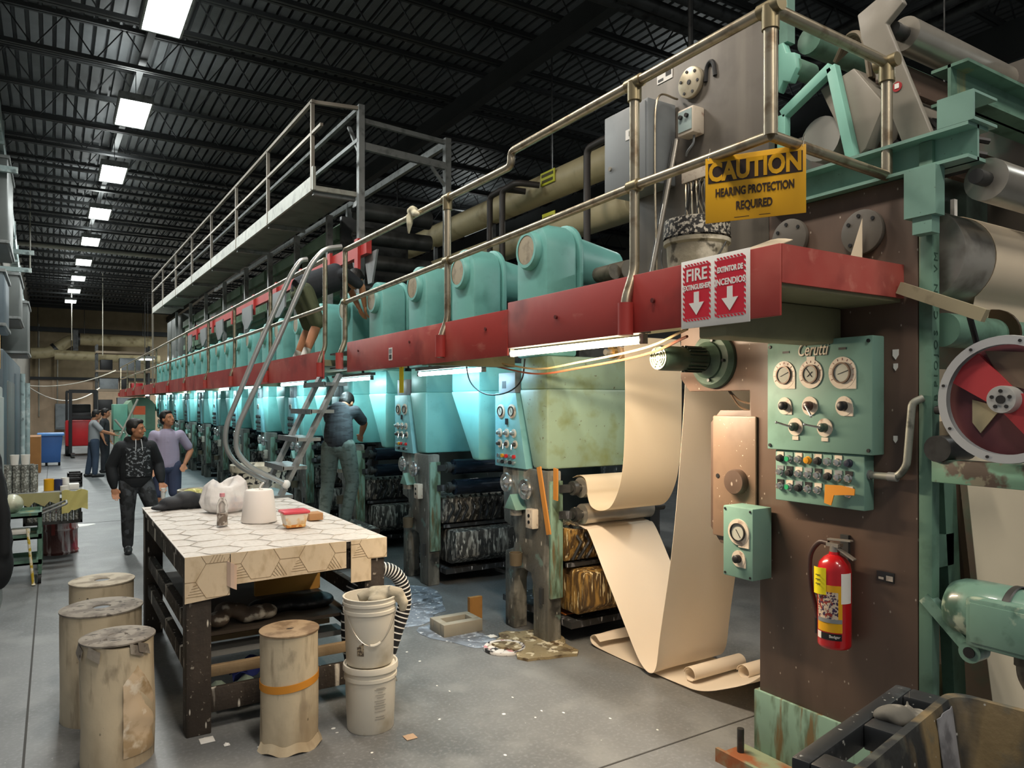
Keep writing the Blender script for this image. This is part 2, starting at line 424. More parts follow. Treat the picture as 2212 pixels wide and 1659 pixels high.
for i in range(1, 5):      # the same row goes on behind the photographer
    y = 9.4 - 3.66 * i
    ceiling_light(1.15, y, 6.45, 'ceiling light of the aisle row behind the photographer', 'ceiling lights behind the photographer', CEIL_W, col=(1, .88, .74))
ceiling_light(3.2, 33, 3.62, 'low hung light glowing beneath the cream pipes at the far end', None, 260, .5, 1.3, 7.43)
for i, y in enumerate((1.0, 9.0, 17.0)):
    ceiling_light(9.3, y, 5.3 if i == 0 else 6.4, ['angled light hanging behind the machine at right edge', 'light in the second aisle behind the press', 'far light in the second aisle behind the press'][i], None, 70, rod=7.43)
ceiling_light(9.0, 42, 6.3, 'added light hidden behind the press to brighten the far wall', None, 800, rod=7.43)  # added lamp, out of sight, to brighten the far wall
ceiling_light(5.2, -1.6, 6.45, 'added light behind the camera brightening the right-hand machinery', None, 115, col=(1, .9, .78))  # added lamp out of view, lifts the drum paper, web and tub
t = ceiling_light(6.0, 2.62, 3.80, 'bright lamp at the right edge behind the green beam', None, 40, .35, 1.2, 7.4)

# ---------------------------------------------------------------- far end of the aisle
def pipe(name, path, r, m_, label, cat='pipe', seg=14, fil=.5, group=None, **k):
    return solo(M().tube(fillet(path, fil) if len(path) > 2 else path, r, seg), name, m_, label, cat, group, **k)
yq = 45.5
a = [V((-.98, yq, onY(30, 762, yq).z)), onY(108, 762, yq), onY(154, 733, yq), onY(330, 740, yq)]
t = thing('cream_pipe', 'large cream pipe stepping up along the far wall, upper one', 'pipe', (a[1].x, yq, a[1].z - .3))
M().tube(fillet(a, .35), .3, 14).build('pipe_run', cream, t)
for q in (1, 2):
    d = (a[q + 1] - a[q]).normalized(); M().cyl(a[q] + d * .25, a[q] + d * .4, .34, seg=16).build('coupling', dsteel, t)
for q in (a[0] + V((.3, 0, 0)), a[2] + V((.6, 0, 0)), a[3] - V((.5, 0, 0))): M().cyl(q, (q.x, q.y, 7.43), .015, seg=6).build('hanger', dsteel, t)
p = onY(163, 738, yq); M().box(p.x - .12, p.x + .12, yq - .36, yq - .3, p.z - .5, p.z + .6).build('pipe_strap', dsteel, t)
a = [onY(118, 766, yq - 1), onY(345, 778, yq - 1)]
t = thing('cream_pipe', 'large straight cream pipe below the stepping one on far wall', 'pipe', a[0])
M().tube(a, .26, 14).build('pipe_run', cream, t)
for q in (a[0].lerp(a[1], .15), a[0].lerp(a[1], .85)): M().cyl(q, (q.x, q.y, 7.43), .015, seg=6).build('hanger', dsteel, t)
vp = mat('thin white pipe', '#a8a498', .5, var=.1)
for px, y0, y1, yy, lab in ((124, 770, 890, 46.88, 'white vertical pipe on the far wall, right of the grey box'), (84, 700, 900, 46.88, 'white vertical pipe on the far wall near its left corner'), (222, 585, 768, 36, 'long thin rod hanging from the roof at far end'), (155, 660, 735, 38.5, 'thin pole dropping below the farthest light'), (65, 480, 590, 23, 'thin vertical rod hanging beside the left ducts')):
    p, q = onY(px, y0, yy), onY(px, y1, yy)
    if yy < 46: p.z = 7.43
    solo(M().cyl(p, q, .035 if yy > 46 else .016, seg=8), 'vertical_pipe', vp, lab, 'pipe')
p, q = onY(0, 522, 26), onY(345, 562, 26)
solo(M().cyl((-1.0, 26, p.z), (6, 26, p.z - .0), .06, seg=8), 'crossing_pipe', vp, 'pale pipe crossing the hall below the roof', 'pipe')
# electrical box on the far wall
def boxat(m, px0, px1, py0, py1, y, d):
    p, q = onY(px0, py1, y), onY(px1, py0, y); m.box(p.x, q.x, y, y + d, p.z, q.z); return p, q
t = thing('electrical_cabinet', 'grey electrical cabinet mounted on the pale far wall', 'cabinet', onY(134, 928, 46.4))
m = M(); boxat(m, 119, 150, 872, 928, 46.4, .49); m.build('cabinet_body', greyenam, t, bevel=.02)
m = M(); boxat(m, 121, 148, 876, 924, 46.37, .04); m.build('door', greyenam, t)
# forklift
t = thing('forklift', 'red forklift with dark mast parked at far end', 'forklift', (.85, 30, 0))
fr = mat('forklift red', '#c01f26', .4, var=.08)
m = M(); m.prism([(29.4, .35), (31.2, .35), (31.2, .95), (30.6, 1.2), (29.4, 1.25)], 'x', .35, 1.35); m.build('body', fr, t, bevel=.05)
m = M()
for x in (.45, 1.2): m.box(x, x + .1, 29.25, 29.38, .1, 2.3)
m.box(.45, 1.3, 29.27, 29.36, 2.2, 2.3); m.box(.45, 1.3, 29.27, 29.36, 1.3, 1.38); m.build('mast', black, t)
m = M()
for x in (.4, 1.28):
    for y in (29.6, 30.9): m.bar((x, y, 1.1), (x, y, 2.25), .06, .06)
m.box(.38, 1.34, 29.6, 30.95, 2.2, 2.27); m.build('overhead_guard', black, t)
m = M(); m.box(.55, 1.15, 30.0, 30.5, 1.2, 1.5); m.box(.55, 1.15, 30.4, 30.5, 1.4, 1.8); m.build('seat', black, t, bevel=.04)
for x in (.5, 1.08): M().box(x, x + .12, 28.3, 29.3, .08, .13).build('fork', dsteel, t)
for x in (.36, 1.18):
    for y in (29.7, 30.8): M().cyl((x, y, .26), (x + .18, y, .26), .26, seg=18).build('wheel', blackm, t)
# brown board and blue bin
solo(M().box(-1.0, -.28, 23, 24.4, 0, .95), 'board_crate', mat('orange brown board', '#a3703c', .7, var=.12), 'big orange brown crate standing by the left wall', 'crate')
t = thing('blue_bin', 'blue plastic wheeled bin standing in the aisle', 'bin', (-.06, 25.5, 0))
bl = mat('bin blue', '#3a66a8', .45, var=.06)
p = [[(-.06 + sx * w_, 25.5 + sy * w_, z) for sx, sy in ((-1, -1), (1, -1), (1, 1), (-1, 1))] for w_, z in ((.24, .1), (.25, .35), (.3, .9))]
M().loft(p).build('tub', bl, t, bevel=.02)
m = M(); m.box(-.4, .28, 25.16, 25.84, .88, .96); m.build('lid', mat('bin lid blue', '#5f95d8', .45), t, bevel=.02)
for x in (-.2, .12): M().cyl((x, 25.4, .07), (x + .06, 25.4, .07), .07, seg=12).build('wheel', blackm, t)
# dark rack with clutter at the far end, right of aisle
t = thing('storage_rack', 'tall dark storage rack with clutter at far right end', 'rack', (2.7, 40, 0))
m = M()
for x in (1.7, 3.9):
    for y in (39.6, 40.5): m.box(x, x + .1, y, y + .1, 0, 4.6)
m.build('uprights', dsteel, t)
for z in (1.4, 2.4, 3.3, 4.2): M().box(1.7, 4.0, 39.55, 40.6, z, z + .1).build('shelf', mat('rack beam', '#8a7a66', .6), t)
for i, (x, z, wd, h, c) in enumerate(((1.8, 1.5, .6, .5, black), (2.6, 1.5, .7, .6, greyenam), (1.85, 2.5, .8, .5, greyenam), (2.72, 2.5, .36, .6, black), (1.9, 3.4, .5, .5, black), (2.7, 3.4, .9, .6, greyenam), (3.2, 2.5, .5, .3, fr))):
    solo(M().box(x, x + wd, 39.7, 40.4, z + .001, z + h), 'stored_box', c, ['black box on the lowest shelf of the far rack', 'grey box on the lowest shelf of the far rack', 'grey box on the second shelf of the far rack', 'black box on the second shelf of the far rack', 'black box on the third shelf of the far rack', 'grey box on the third shelf of the far rack', 'red box beside a black one on the far rack'][i], 'box', bevel=.02)
# sagging cables at the far end
for i, (p0, p1, sag, lab) in enumerate(((onY(60, 835, 30), onY(215, 838, 34), .5, 'cable sagging across the far aisle, lower one'), (onY(50, 832, 32), onY(250, 800, 33), .25, 'cable strung across the far aisle, upper one'))):
    pts = [p0.lerp(p1, k / 14) - V((0, 0, sag * 4 * (k / 14) * (1 - k / 14))) for k in range(15)]
    solo(M().tube(pts, .02, 6), 'cable', vp, lab, 'cable')
# ================================================================ left edge: ducts, cabinets, bench, cart
paleduct = mat('pale blue duct', '#9fb0b0', .5, layers=[('#c9d3d0', 5, .55, .7), ('#6f7c7c', 7, .6, .75)], var=.1)
greyduct = mat('grey duct', '#5d615f', .5, layers=[('#585c5b', 2, .5, .75)], var=.1)
bluegrey = mat('blue grey cabinet', '#4d5a62', .5, layers=[('#3c474e', 2, .5, .8)], var=.08)
t = thing('sloping_duct', 'long pale insulated duct sloping along the left wall', 'duct', (-.78, 19, 4))
m = M(); m.bar((-.8, 11.5, 7.0), (-.8, 30, 3.9), .16, .30); m.build('duct_run', paleduct, t)
for k in range(12):
    y = 12 + k * 1.5; z = 7.0 - (y - 11.5) * 3.1 / 18.5
    m = M(); m.box(-.9, -.7, y, y + .05, z - .2, z + .2); m.build('duct_hanger', paleduct, t)
for px, py, yy, lab in ((60, 545, 20, 'upper pale bar sticking out from the left ducts'), (55, 583, 20.5, 'lower pale bar sticking out from the left ducts'), (20, 365, 15, 'short grey bar jutting from the duct near the roof')):
    p = onY(px, py, yy); solo(M().box(-1.04, p.x + .12, yy, yy + .08, p.z - .05, p.z + .05), 'support_bar', paleduct, lab, 'bar')
for i, (y0, y1, z0, z1, x1, mt, lab) in enumerate(((15.2, 17.2, 4.55, 6.1, -.66, greyduct, 'large grey upper duct box on left wall'), (18.2, 20.4, 3.55, 4.55, -.60, greyduct, 'middle grey duct box below the larger one'), (21, 23, 3.0, 4.3, -.52, greyduct, 'grey duct box farther along left wall'), (14.8, 16.6, 3.1, 4.1, -.70, mat('slate', '#5c6870', .5), 'slate blue duct elbow at the left edge'))):
    t = thing('duct_box', lab, 'duct', (x1 - .2, y0, z0))
    M().box(-1.04, x1, y0, y1, z0, z1).build('casing', mt, t, bevel=.03)
    m = M()
    for z in (z0 + .03, z1 - .07): m.box(-1.04, x1 + .03, y0 - .03, y1 + .03, z, z + .05)
    m.build('flange', galv, t)
t = thing('machine_cabinet', 'dark blue grey machine cabinet along left wall', 'cabinet', (-.8, 14, 0))
M().box(-1.04, -.62, 13.2, 19.6, 0, 2.65).build('cabinet_body', bluegrey, t, bevel=.03)
M().box(-.63, -.6, 14.0, 16.2, .2, 2.2).build('door', greyduct, t, bevel=.01)
M().box(-.63, -.6, 16.6, 18.8, .2, 2.4).build('door', bluegrey, t, bevel=.01)
m = M(); m.cyl((-.58, 19.75, 0), (-.58, 19.75, 2.5), .05, seg=10); m.cyl((-.5, 20.2, 0), (-.5, 20.2, 2.3), .05, seg=10); m.build('post', paleduct, t)
m = M(); m.box(-.66, -.64, 11.2, 12.0, 2.15, 2.75)
t = thing('wall_sign', 'yellow and black warning sign at the left edge', 'sign', (-.65, 11.6, 2.3))
M().box(-.70, -.66, 13.0, 13.14, 2.35, 2.85).build('sign_plate', yellow, t); M().box(-.70, -.66, 12.985, 13, 2.48, 2.72).build('sign_symbol', black, t)
M().box(-1.04, -.7, 13.03, 13.09, 2.55, 2.62).build('bracket', dsteel, t)
# pale cabinet with black coat
t = thing('pale_cabinet', 'pale grey metal cabinet cut by the left edge', 'cabinet', (-.7, 7.9, 0))
M().box(-1.04, -.40, 7.5, 8.3, 0, 2.0).build('cabinet_body', mat('pale grey enamel', '#9aa09e', .5, var=.05), t, bevel=.02)
M().box(-.41, -.385, 7.6, 8.2, .2, 1.9).build('door', mat('pale grey enamel', '#9aa09e', .5), t, bevel=.005)
m = M()
for k, (z, wx, wy, cx) in enumerate(((1.46, .04, .05, -.44), (1.30, .08, .09, -.43), (1.1, .10, .11, -.415), (.9, .105, .12, -.40), (.7, .11, .13, -.39), (.52, .11, .14, -.385))):
    m.ball((cx, 7.36, z), (wx, wy, .22), 14, 8)
m.tube([(-.40, 7.28, 1.32), (-.345, 7.25, .95), (-.335, 7.25, .6)], [.05, .05, .045], 10)
r = remesh(m, .02, 6)
solo(r, 'coat', mat('black coat', '#15181c', .8, var=.15, bump=.4, bs=14), 'long black coat hanging at the left edge', 'coat')
# bench with crate of sleeves
t = thing('workbench', 'grey steel bench crowded with cans by left wall', 'bench', (-.1, 9.9, 0))
M().box(-.55, .30, 9.55, 10.35, .83, .865).build('bench_top', galv, t, bevel=.005)
for x in (-.5, -.15):
    for y in (9.62, 10.25): M().box(x, x + .05, y, y + .05, 0, .83).build('leg', dgreen, t)
sl = mat('knurled sleeve', '#8b8d88', .4, .6, layers=[('#d8dad6', 50, .48, .6), ('#6b6c6a', 9, .55, .8)], var=.15)
t2 = thing('sleeve_crate', 'crate of knurled sleeves beneath the bench top', 'crate', (.05, 9.9, .5))
m = M(); m.box(-.28, .28, 9.58, 10.3, .50, .53); m.box(-.28, -.26, 9.58, 10.3, .5, .62); m.box(.26, .28, 9.58, 10.3, .5, .62)
for x in (-.27, .25): m.box(x, x + .02, 9.6, 9.62, .53, .828); m.box(x, x + .02, 10.2, 10.22, .53, .828)
m.build('tray', dsteel, t2)
for k in range(9):
    solo(M().cyl((-.225 + k * .056, 9.64, .532), (-.225 + k * .056, 9.64, .78), .026, seg=12), 'metal_sleeve', sl, 'knurled metal sleeve standing in the crate under the bench', 'sleeve', 'sleeves in the crate under the bench')
m = M(); pts = []
for i in range(9):
    row = []
    for k in range(8):
        x = .08 + .25 * i / 8; z = .872 - .03 * k + .012 * math.sin(i * 1.3)
        y = 9.54 - .02 - .01 * math.sin(i * 1.7 + k)
        row.append((x, y, z - (.02 if i < 3 else 0) * k / 3))
    pts.append(row)
m.sheet(pts, .006); solo(m, 'yellow_cloth', mat('pale yellow cloth', '#c9c07a', .85, var=.1, bump=.4, bs=20), 'pale yellow cloth draped over the bench corner', 'cloth')
m = M(); m.sheet([[(-.32 + .38 * i / 8, 9.535 + .006 * math.sin(i * 2.1), .86 - .012 * k - .02 * (i % 3) * k / 6) for k in range(9)] for i in range(9)], .005)
solo(m, 'plastic_film', mat('yellowish film', '#a8a376', .4, var=.15), 'yellowish plastic film hung along the bench front', 'film')
for k, (x, y) in enumerate(((-.50, 9.66), (-.42, 9.64), (-.34, 9.66), (-.26, 9.64), (-.18, 9.66), (-.46, 9.78), (-.38, 9.78), (-.30, 9.78), (-.22, 9.78))):
    m = M(); m.lathe([(.038, 0), (.038, .30), (.032, .30), (.032, .28)], (x, y, .866), seg=16)
    solo(m, 'metal_sleeve', sl, 'knurled grey metal sleeve standing upright on the bench', 'sleeve', 'sleeves standing on the bench')
for k, (x, lab) in enumerate(((-.36, 'left white cup standing on top of the metal sleeves'), (-.26, 'right white cup standing on top of the metal sleeves'))):
    m = M(); m.lathe([(.036, 0), (.045, .11), (.041, .11), (.033, .01)], (x, 9.70, 1.167), seg=18); solo(m, 'cup', purewhite, lab, 'cup')
for x, y, z, rr, h, mt, nm, lab in ((-.04, 9.7, .866, .05, .13, yellow, 'can', 'yellow can on the bench beside the sleeves'), (.04, 9.72, .866, .05, .12, mat('navy can', '#252c52', .4), 'can', 'dark blue can on the bench beside the yellow can'), (.11, 9.64, .866, .045, .05, purewhite, 'cup', 'low white cup on the bench front edge'), (.115, 9.78, .866, .04, .13, purewhite, 'cup', 'tall white cup on the bench behind the low one')):
    m = M(); m.lathe([(rr, 0), (rr, h), (rr * .9, h), (rr * .9, h - .01), (.001, h - .01)], (x, y, z), seg=18); solo(m, nm, mt, lab, nm)
solo(M().box(.15, .25, 9.66, 9.8, .866, .93), 'small_box', purewhite, 'small white box on the bench', 'box', bevel=.004)
t = thing('black_crate', 'small black plastic crate at the bench right end', 'crate', (.25, 10.1, .866))
m = M(); m.box(.14, .29, 9.95, 10.25, .866, .88)
for z in (.9, .95, 1.0): m.box(.14, .29, 9.95, 9.965, z, z + .025); m.box(.14, .29, 10.235, 10.25, z, z + .025)
for x in (.14, .275): m.box(x, x + .015, 9.95, 10.25, .88, 1.03)
m.build('crate_body', black, t)
t = thing('paint_trays', 'stack of orange and blue trays behind the bench', 'trays', (.0, 10.9, .9))
for k, (c, z) in enumerate((('#3b6ea0', .0), ('#c65a2a', .03), ('#4d7fa6', .06), ('#35363a', .09))): M().box(-.12, .18, 10.95, 11.3, .45 + z, .475 + z).build('tray', mat('tray ' + c, c, .5), t, bevel=.004)
M().box(-.1, .16, 11.0, 11.25, 0, .449).build('stand', dsteel, t)
# barrel
t = thing('drip_drum', 'metal drum caked in red and white paint beneath bench', 'drum', (.06, 10.62, 0))
dm = mat('red dripped drum', '#5d3a38', .5, layers=[('#8a2a22', 7, .54, .66, (1, 1, .2)), ('#8f2b44', 5, .6, .7), ('#c9bfc0', 12, .5, .6, (1, 1, .1))], var=.2, bump=.4)
m = M(); m.lathe([(.001, 0), (.2, 0), (.215, .03), (.2, .05), (.2, .28), (.212, .3), (.2, .32), (.2, .45), (.215, .48), (.195, .48), (.19, .40), (.001, .40)], (.06, 10.62, 0), seg=32); m.build('drum_body', dm, t)
m = M(); m.box(-.02, .02, 10.405, 10.41, .25, .47); m.build('drip', mat('dark red drip', '#7e2018', .4), t)
# cart
t = thing('utility_cart', 'green steel cart on casters at left', 'cart', (-.28, 9.1, 0))
for z in (.2, .46, .68):
    m = M(); m.box(-.5, -.1, 8.9, 9.4, z, z + .02)
    for x in (-.5, -.115): m.box(x, x + .015, 8.9, 9.4, z, z + .05)
    for y in (8.9, 9.385): m.box(-.5, -.1, y, y + .015, z, z + .05)
    m.build('shelf', dgreen, t)
for x in (-.5, -.13):
    for y in (8.9, 9.37): M().box(x, x + .03, y, y + .03, .1, .73).build('post', dgreen, t)
m = M(); m.tube(fillet([(-.1, 9.0, .70), (.12, 9.0, .79), (.12, 9.3, .79), (-.1, 9.3, .70)], .04), .012, 8); m.build('handle', galv, t)
for x in (-.48, -.12):
    for y in (8.93, 9.37):
        c = M().cyl((x - .015, y, .05), (x + .015, y, .05), .05, seg=16).build('caster', blackm, t); M().box(x - .02, x + .02, y - .02, y + .02, .06, .11).build('fork', galv, c)
m = M(); m.cyl((-.36, 9.0, .55), (-.18, 9.0, .55), .035, seg=16)
solo(M().box(-.36, -.2, 8.95, 9.1, .511, .56), 'tape_roll_box', purewhite, 'white flat box on the middle cart shelf', 'box', bevel=.005)
m = M(); m.cyl((-.17, 8.82, .012), (-.22, 8.84, .58), .013, seg=8); m.ball((-.17, 8.82, .015), (.02, .02, .014), 8, 6); solo(m, 'broom_stick', mat('yellow stick', '#c9ab32', .5, layers=[('#e8e0c8', 14, .5, .55)]), 'yellow stick leaning on the cart', 'stick')
m = M(); m.ball((-.36, 9.15, .805), (.1, .12, .10), 18, 12); solo(m, 'film_roll', mat('cloudy film', '#c2c3ad', .3, layers=[('#8a8d7f', 6, .5, .7)], var=.1), 'bundled roll of cloudy film on the cart top', 'bundle')
# ================================================================ red walkway over the press aisle side
XF, XB = 2.29, 3.199
olive = mat('walkway underside', '#7d7c60', .6, layers=[('#69684e', 4, .5, .75)], var=.08)
W1 = thing('red_walkway', 'near red steel walkway carrying the fire extinguisher sign', 'walkway', (2.7, 4.1, 2.1))
M().box(XF, XF + .012, 1.775, 3.70, 2.175, 2.445).build('fascia', red, W1, bevel=.004)
M().box(XF - .004, XF + .010, 3.70, 6.50, 2.13, 2.405).build('fascia', red, W1, bevel=.004)
m = M(); m.prism([(XF + .012, 2.30), (XB - .06, 2.30), (XB - .06, 2.43), (XB - .09, 2.445), (XF + .012, 2.445)], 'y', 1.775, 1.787); m.build('end_fascia', red, W1)
M().box(XF + .013, XB, 1.79, 3.70, 2.285, 2.33).build('deck_plate', olive, W1)
M().box(XF + .013, XB, 3.70, 6.50, 2.25, 2.31).build('deck_plate', olive, W1)
m = M(); m.box(XF + .02, 3.08, 2.05, 2.2, 2.12, 2.284); m.build('bracket', olive, W1, bevel=.01)
M().box(XF + .05, 3.1, 4.9, 5.0, 2.13, 2.249).build('bracket', olive, W1)
m = M()
for y in (2.45, 3.2, 3.95, 5.1, 6.2): m.cyl((XF - .012, y, 2.31), (XF, y, 2.31), .011, seg=10)
m.build('bolt', mat('red bolt', '#5c1c1a', .5), W1)
W2 = thing('red_walkway', 'long far red steel walkway beyond the ladder gap', 'walkway', (2.7, 20, 2.0))
M().box(XF - .004, XF + .010, 7.20, 33.8, 2.09, 2.37).build('fascia', red, W2)
M().box(XF + .013, XB, 7.2, 33.8, 2.22, 2.28).build('deck_plate', olive, W2)
M().box(XF, XB, 33.8, 33.815, 2.09, 2.37).build('end_fascia', red, W2)
for y in (11.4, 16.2, 21, 26, 31): M().box(XF + .05, 3.1, y, y + .08, 2.1, 2.219).build('bracket', olive, W2)
for k, (y, lab) in enumerate(((5.47, 'small white notice stuck on the red walkway edge'),)):
    t = thing('notice_sticker', lab, 'sticker', (XF, y, 2.2)); M().box(XF - .007, XF - .0045, y - .035, y + .035, 2.19, 2.29).build('sticker_sheet', purewhite, t)
    M().box(XF - .0085, XF - .007, y - .028, y + .028, 2.245, 2.28).build('sticker_print', greyenam, t); M().box(XF - .0085, XF - .007, y - .025, y + .025, 2.2, 2.235).build('sticker_print', dsteel, t)
t = thing('yellow_tag', 'yellow pull tag hanging below the red walkway edge', 'tag', (XF + .1, 5.5, 1.95))
m = M(); m.box(XF + .10, XF + .104, 5.46, 5.54, 1.93, 2.14); m.build('tag_sheet', ybright, t); M().cyl((XF + .102, 5.5, 2.13), (XF + .102, 5.5, 2.25), .004, seg=6).build('string', black, t)

# ---- railings
XR = 2.315
def post(m, y, zb, zt, x=XR): m.tube(fillet([(XF - .03, y, zb), (XF - .03, y, zb + .13), (x, y, zb + .27), (x, y, zt)], .04), .0235, 14)
RL = thing('walkway_railing', 'near steel pipe railing with the jogged top rail and caution sign', 'railing', (XR, 4.2, 2.2))
m = M(); m.tube(fillet([(XR, 1.837, 3.355), (XR, 3.70, 3.348), (XR, 3.70, 3.262), (XR, 6.63, 3.28)], .05), .0235, 14); m.build('top_rail', rail, RL)
m = M(); m.tube([(XR, 1.837, 2.868), (XR, 2.607, 2.868), (XR, 4.53, 2.83), (XR, 6.63, 2.79)], .0215, 14); m.build('mid_rail', rail, RL)
m = M(); m.tube([(XR, 1.837, 3.355), (3.085, 1.837, 3.335)], .0235, 14); m.build('end_top_rail', rail, RL)
m = M(); m.tube([(XR, 1.837, 2.868), (3.085, 1.837, 2.84)], .0215, 14); m.build('end_mid_rail', rail, RL)
M().cyl((XR, 1.837, 2.868), (XR, 1.837, 3.355), .027, seg=16).build('corner_post', rail, RL)
M().cyl((3.085, 1.837, 2.84), (3.085, 1.837, 3.335), .0235, seg=16).build('end_post', rail, RL)
for y, zt in ((2.607, 3.35), (4.53, 3.272), (6.63, 3.28)):
    m = M(); post(m, y, 2.2 if y < 3.7 else 2.16, zt); m.build('post', rail, RL)
fit = mat('rail fitting', '#8f8468', .4, .8, var=.1)
for x, y, z in ((XR, 1.837, 3.355), (XR, 2.607, 3.352), (XR, 4.53, 3.27), (3.085, 1.837, 3.335)):
    m = M(); m.cyl((x, y, z - .085), (x, y, z + .005), .033, seg=16); m.cyl((x, y - .05, z), (x, y + .05, z), .0295, seg=16); m.build('fitting', fit, RL)
for y in (2.607, 4.53, 6.63):
    M().cyl((XR, y - .035, 2.868 - (y - 2.607) * .018), (XR, y + .035, 2.868 - (y - 2.607) * .018), .031, seg=14).build('fitting', fit, RL)
    M().cyl((XF - .03, y, 2.165), (XF - .03, y, 2.315), .036, seg=16).build('socket', red, RL)
RF = thing('walkway_railing', 'long far pipe railing running beyond the ladder', 'railing', (XR, 20, 2.2))
ys = [7.226, 9.406, 11.557, 13.75, 16.25, 18.73, 21.48, 24.42, 27.4, 30.4, 33.6]
M().tube([(XR, 7.226, 3.29), (XR, 33.6, 3.27)], .0235, 10).build('top_rail', rail, RF)
M().tube([(XR, 7.226, 2.81), (XR, 33.6, 2.80)], .0215, 10).build('mid_rail', rail, RF)
for y in ys:
    m = M(); post(m, y, 2.14, 3.285); m.build('post', rail, RF)
    M().cyl((XF - .03, y, 2.11), (XF - .03, y, 2.25), .038, seg=12).build('socket', red, RF)
# rag tied to the top rail
m = M(); p = onX(893, 460, XR)
for k in range(5): m.ball((XR + R.uniform(-.03, .03), p.y + R.uniform(-.05, .07), 3.28 + R.uniform(-.01, .03)), (.03, .045, .03), 10, 7)
m.tube([(XR - .03, p.y, 3.27), (XR - .04, p.y - .02, 3.2), (XR - .035, p.y + .01, 3.13)], [.03, .025, .008], 8); m.tube([(XR - .02, p.y - .05, 3.28), (XR - .035, p.y - .13, 3.25), (XR - .03, p.y - .17, 3.24)], [.025, .025, .01], 8)
solo(remesh(m, .009, 2), 'rag', mat('pale rag', '#c6c2aa', .9, var=.1), 'pale rag knotted around the top rail', 'rag')

# ---- ladder
LD = thing('ship_ladder', 'steep metal ladder with bowed pipe handrails up to the walkway', 'ladder', (1.8, 7.02, 0))
for y in (6.74, 7.32): m = M(); m.bar((1.25, y, 0), (2.30, y, 2.12), .035, .10, up=(0, 1, 0)); m.build('stringer', galv, LD)
for k in range(8):
    z = 2.03 - .257 * k; x = 2.26 - .1273 * k
    m = M(); m.box(x - .12, x + .10, 6.70, 7.36, z - .02, z + .012); m.box(x - .125, x - .11, 6.70, 7.36, z - .03, z + .018); m.build('tread', alum, LD)
hp = mat('ladder handrail', '#a9acac', .32, .6, var=.1)
near = [onY(px, py, 6.66) for px, py in ((738, 533), (702, 537), (672, 570), (600, 735), (512, 925), (509, 975), (540, 1010), (618, 1046))]
far = [onY(px, py, 7.34) for px, py in ((664, 560), (650, 562), (630, 590), (560, 745), (488, 920), (486, 968), (512, 1005), (585, 1045))]
for pts in (near, far): M().tube(fillet(pts, .16, 6), .024, 12).build('handrail', hp, LD)
p = near[-1]; m = M(); m.ball(p, .04, 12, 8); m.bar(p, (1.79, 6.72, 1.06), .03, .03); m.build('handrail_knob', purewhite, LD)
M().bar(far[-1], (1.76, 7.32, 1.02), .03, .03).build('handrail_end', hp, LD)
for z in (2.34, 2.2): M().box(2.35, 2.6, 6.52, 7.18, z - .015, z).build('landing_step', dsteel, LD)

# ================================================================ dryer hoods
win = mat('dirty window', '#a59a86', .35, layers=[('#6d6454', 9, .5, .75)], var=.1)
HX = 3.2
def hood(y0, kind, enam, label):
    t = thing('dryer_hood', label, 'hood', (HX + .3, y0 + .2, 1.33), 'dryer hoods along the press line')
    wt, wb, o = (.40, .20, 0) if kind == 'A' else (.55, .12, 0)
    m = M(); m.prism([(y0, 1.335), (y0 + wb, 1.335), (y0 + wt, 1.96), (y0, 1.96)], 'x', HX, 4.3); m.build('lower_hood', enam, t, bevel=.025)
    m = M(); m.box(HX + .012, 4.28, y0 + .012, y0 + wt - .012, 1.955, 2.215); m.build('collar', enam, t, bevel=.015)
    w2 = .43; u0 = y0 + (0 if kind == 'A' else .09); yc = u0 + w2 / 2; rr = w2 / 2
    arch = [(u0, 2.212), (u0 + w2, 2.212)] + [(yc + rr * math.cos(a), 3.05 + rr * math.sin(a)) for a in [PI * k / 14 for k in range(15)]]
    m = M(); m.prism(arch, 'x', HX, HX + .29); m.build('upper_housing', enam, t, bevel=.022)
    ar2 = [(yc + (rr + .02) * math.cos(a), 3.05 + (rr + .02) * math.sin(a)) for a in [PI * k / 14 for k in range(15)]] + [(u0 - .02, 2.7), (u0 + w2 + .02, 2.7)]
    m = M(); m.prism(ar2, 'x', HX + .30, HX + .34); m.build('flange', enam, t, bevel=.008)
    m = M()
    r1 = [(HX + .34, yc + .17 * math.cos(2 * PI * k / 20), 3.02 + .2 * math.sin(2 * PI * k / 20)) for k in range(20)]
    r2 = [(HX + .85, yc + .12 * math.cos(2 * PI * k / 20), 2.98 + .15 * math.sin(2 * PI * k / 20)) for k in range(20)]
    m.loft([r1, r2]); m.build('duct_cone', enam, t)
    m = M(); m.lathe([(.115, 0), (.155, 0), (.155, .03), (.14, .055), (.115, .055)], (HX + .001, yc, 3.05), (-1, 0, 0), 28, cap=False); m.build('window_ring', enam, t)
    M().cyl((HX, yc, 3.05), (HX - .05, yc, 3.05), .116, seg=28).build('round_window', win, t)
    m = M(); m.box(HX + .35, HX + .7, y0 + .05, y0 + .35, 2.2, 2.7); m.build('inner_box', dsteel, t)
    return t
ORD = ['first', 'second', 'third', 'fourth', 'fifth', 'sixth', 'seventh', 'eighth', 'ninth', 'tenth', 'eleventh', 'twelfth', 'thirteenth', 'fourteenth', 'fifteenth', 'sixteenth', 'seventeenth', 'eighteenth', 'nineteenth', 'twentieth', 'twenty-first', 'twenty-second', 'twenty-third', 'twenty-fourth']
hood(4.6, 'A', tan, 'nearest dryer hood, tan green below, beside the hanging paper web').name = 'dryer_hood'
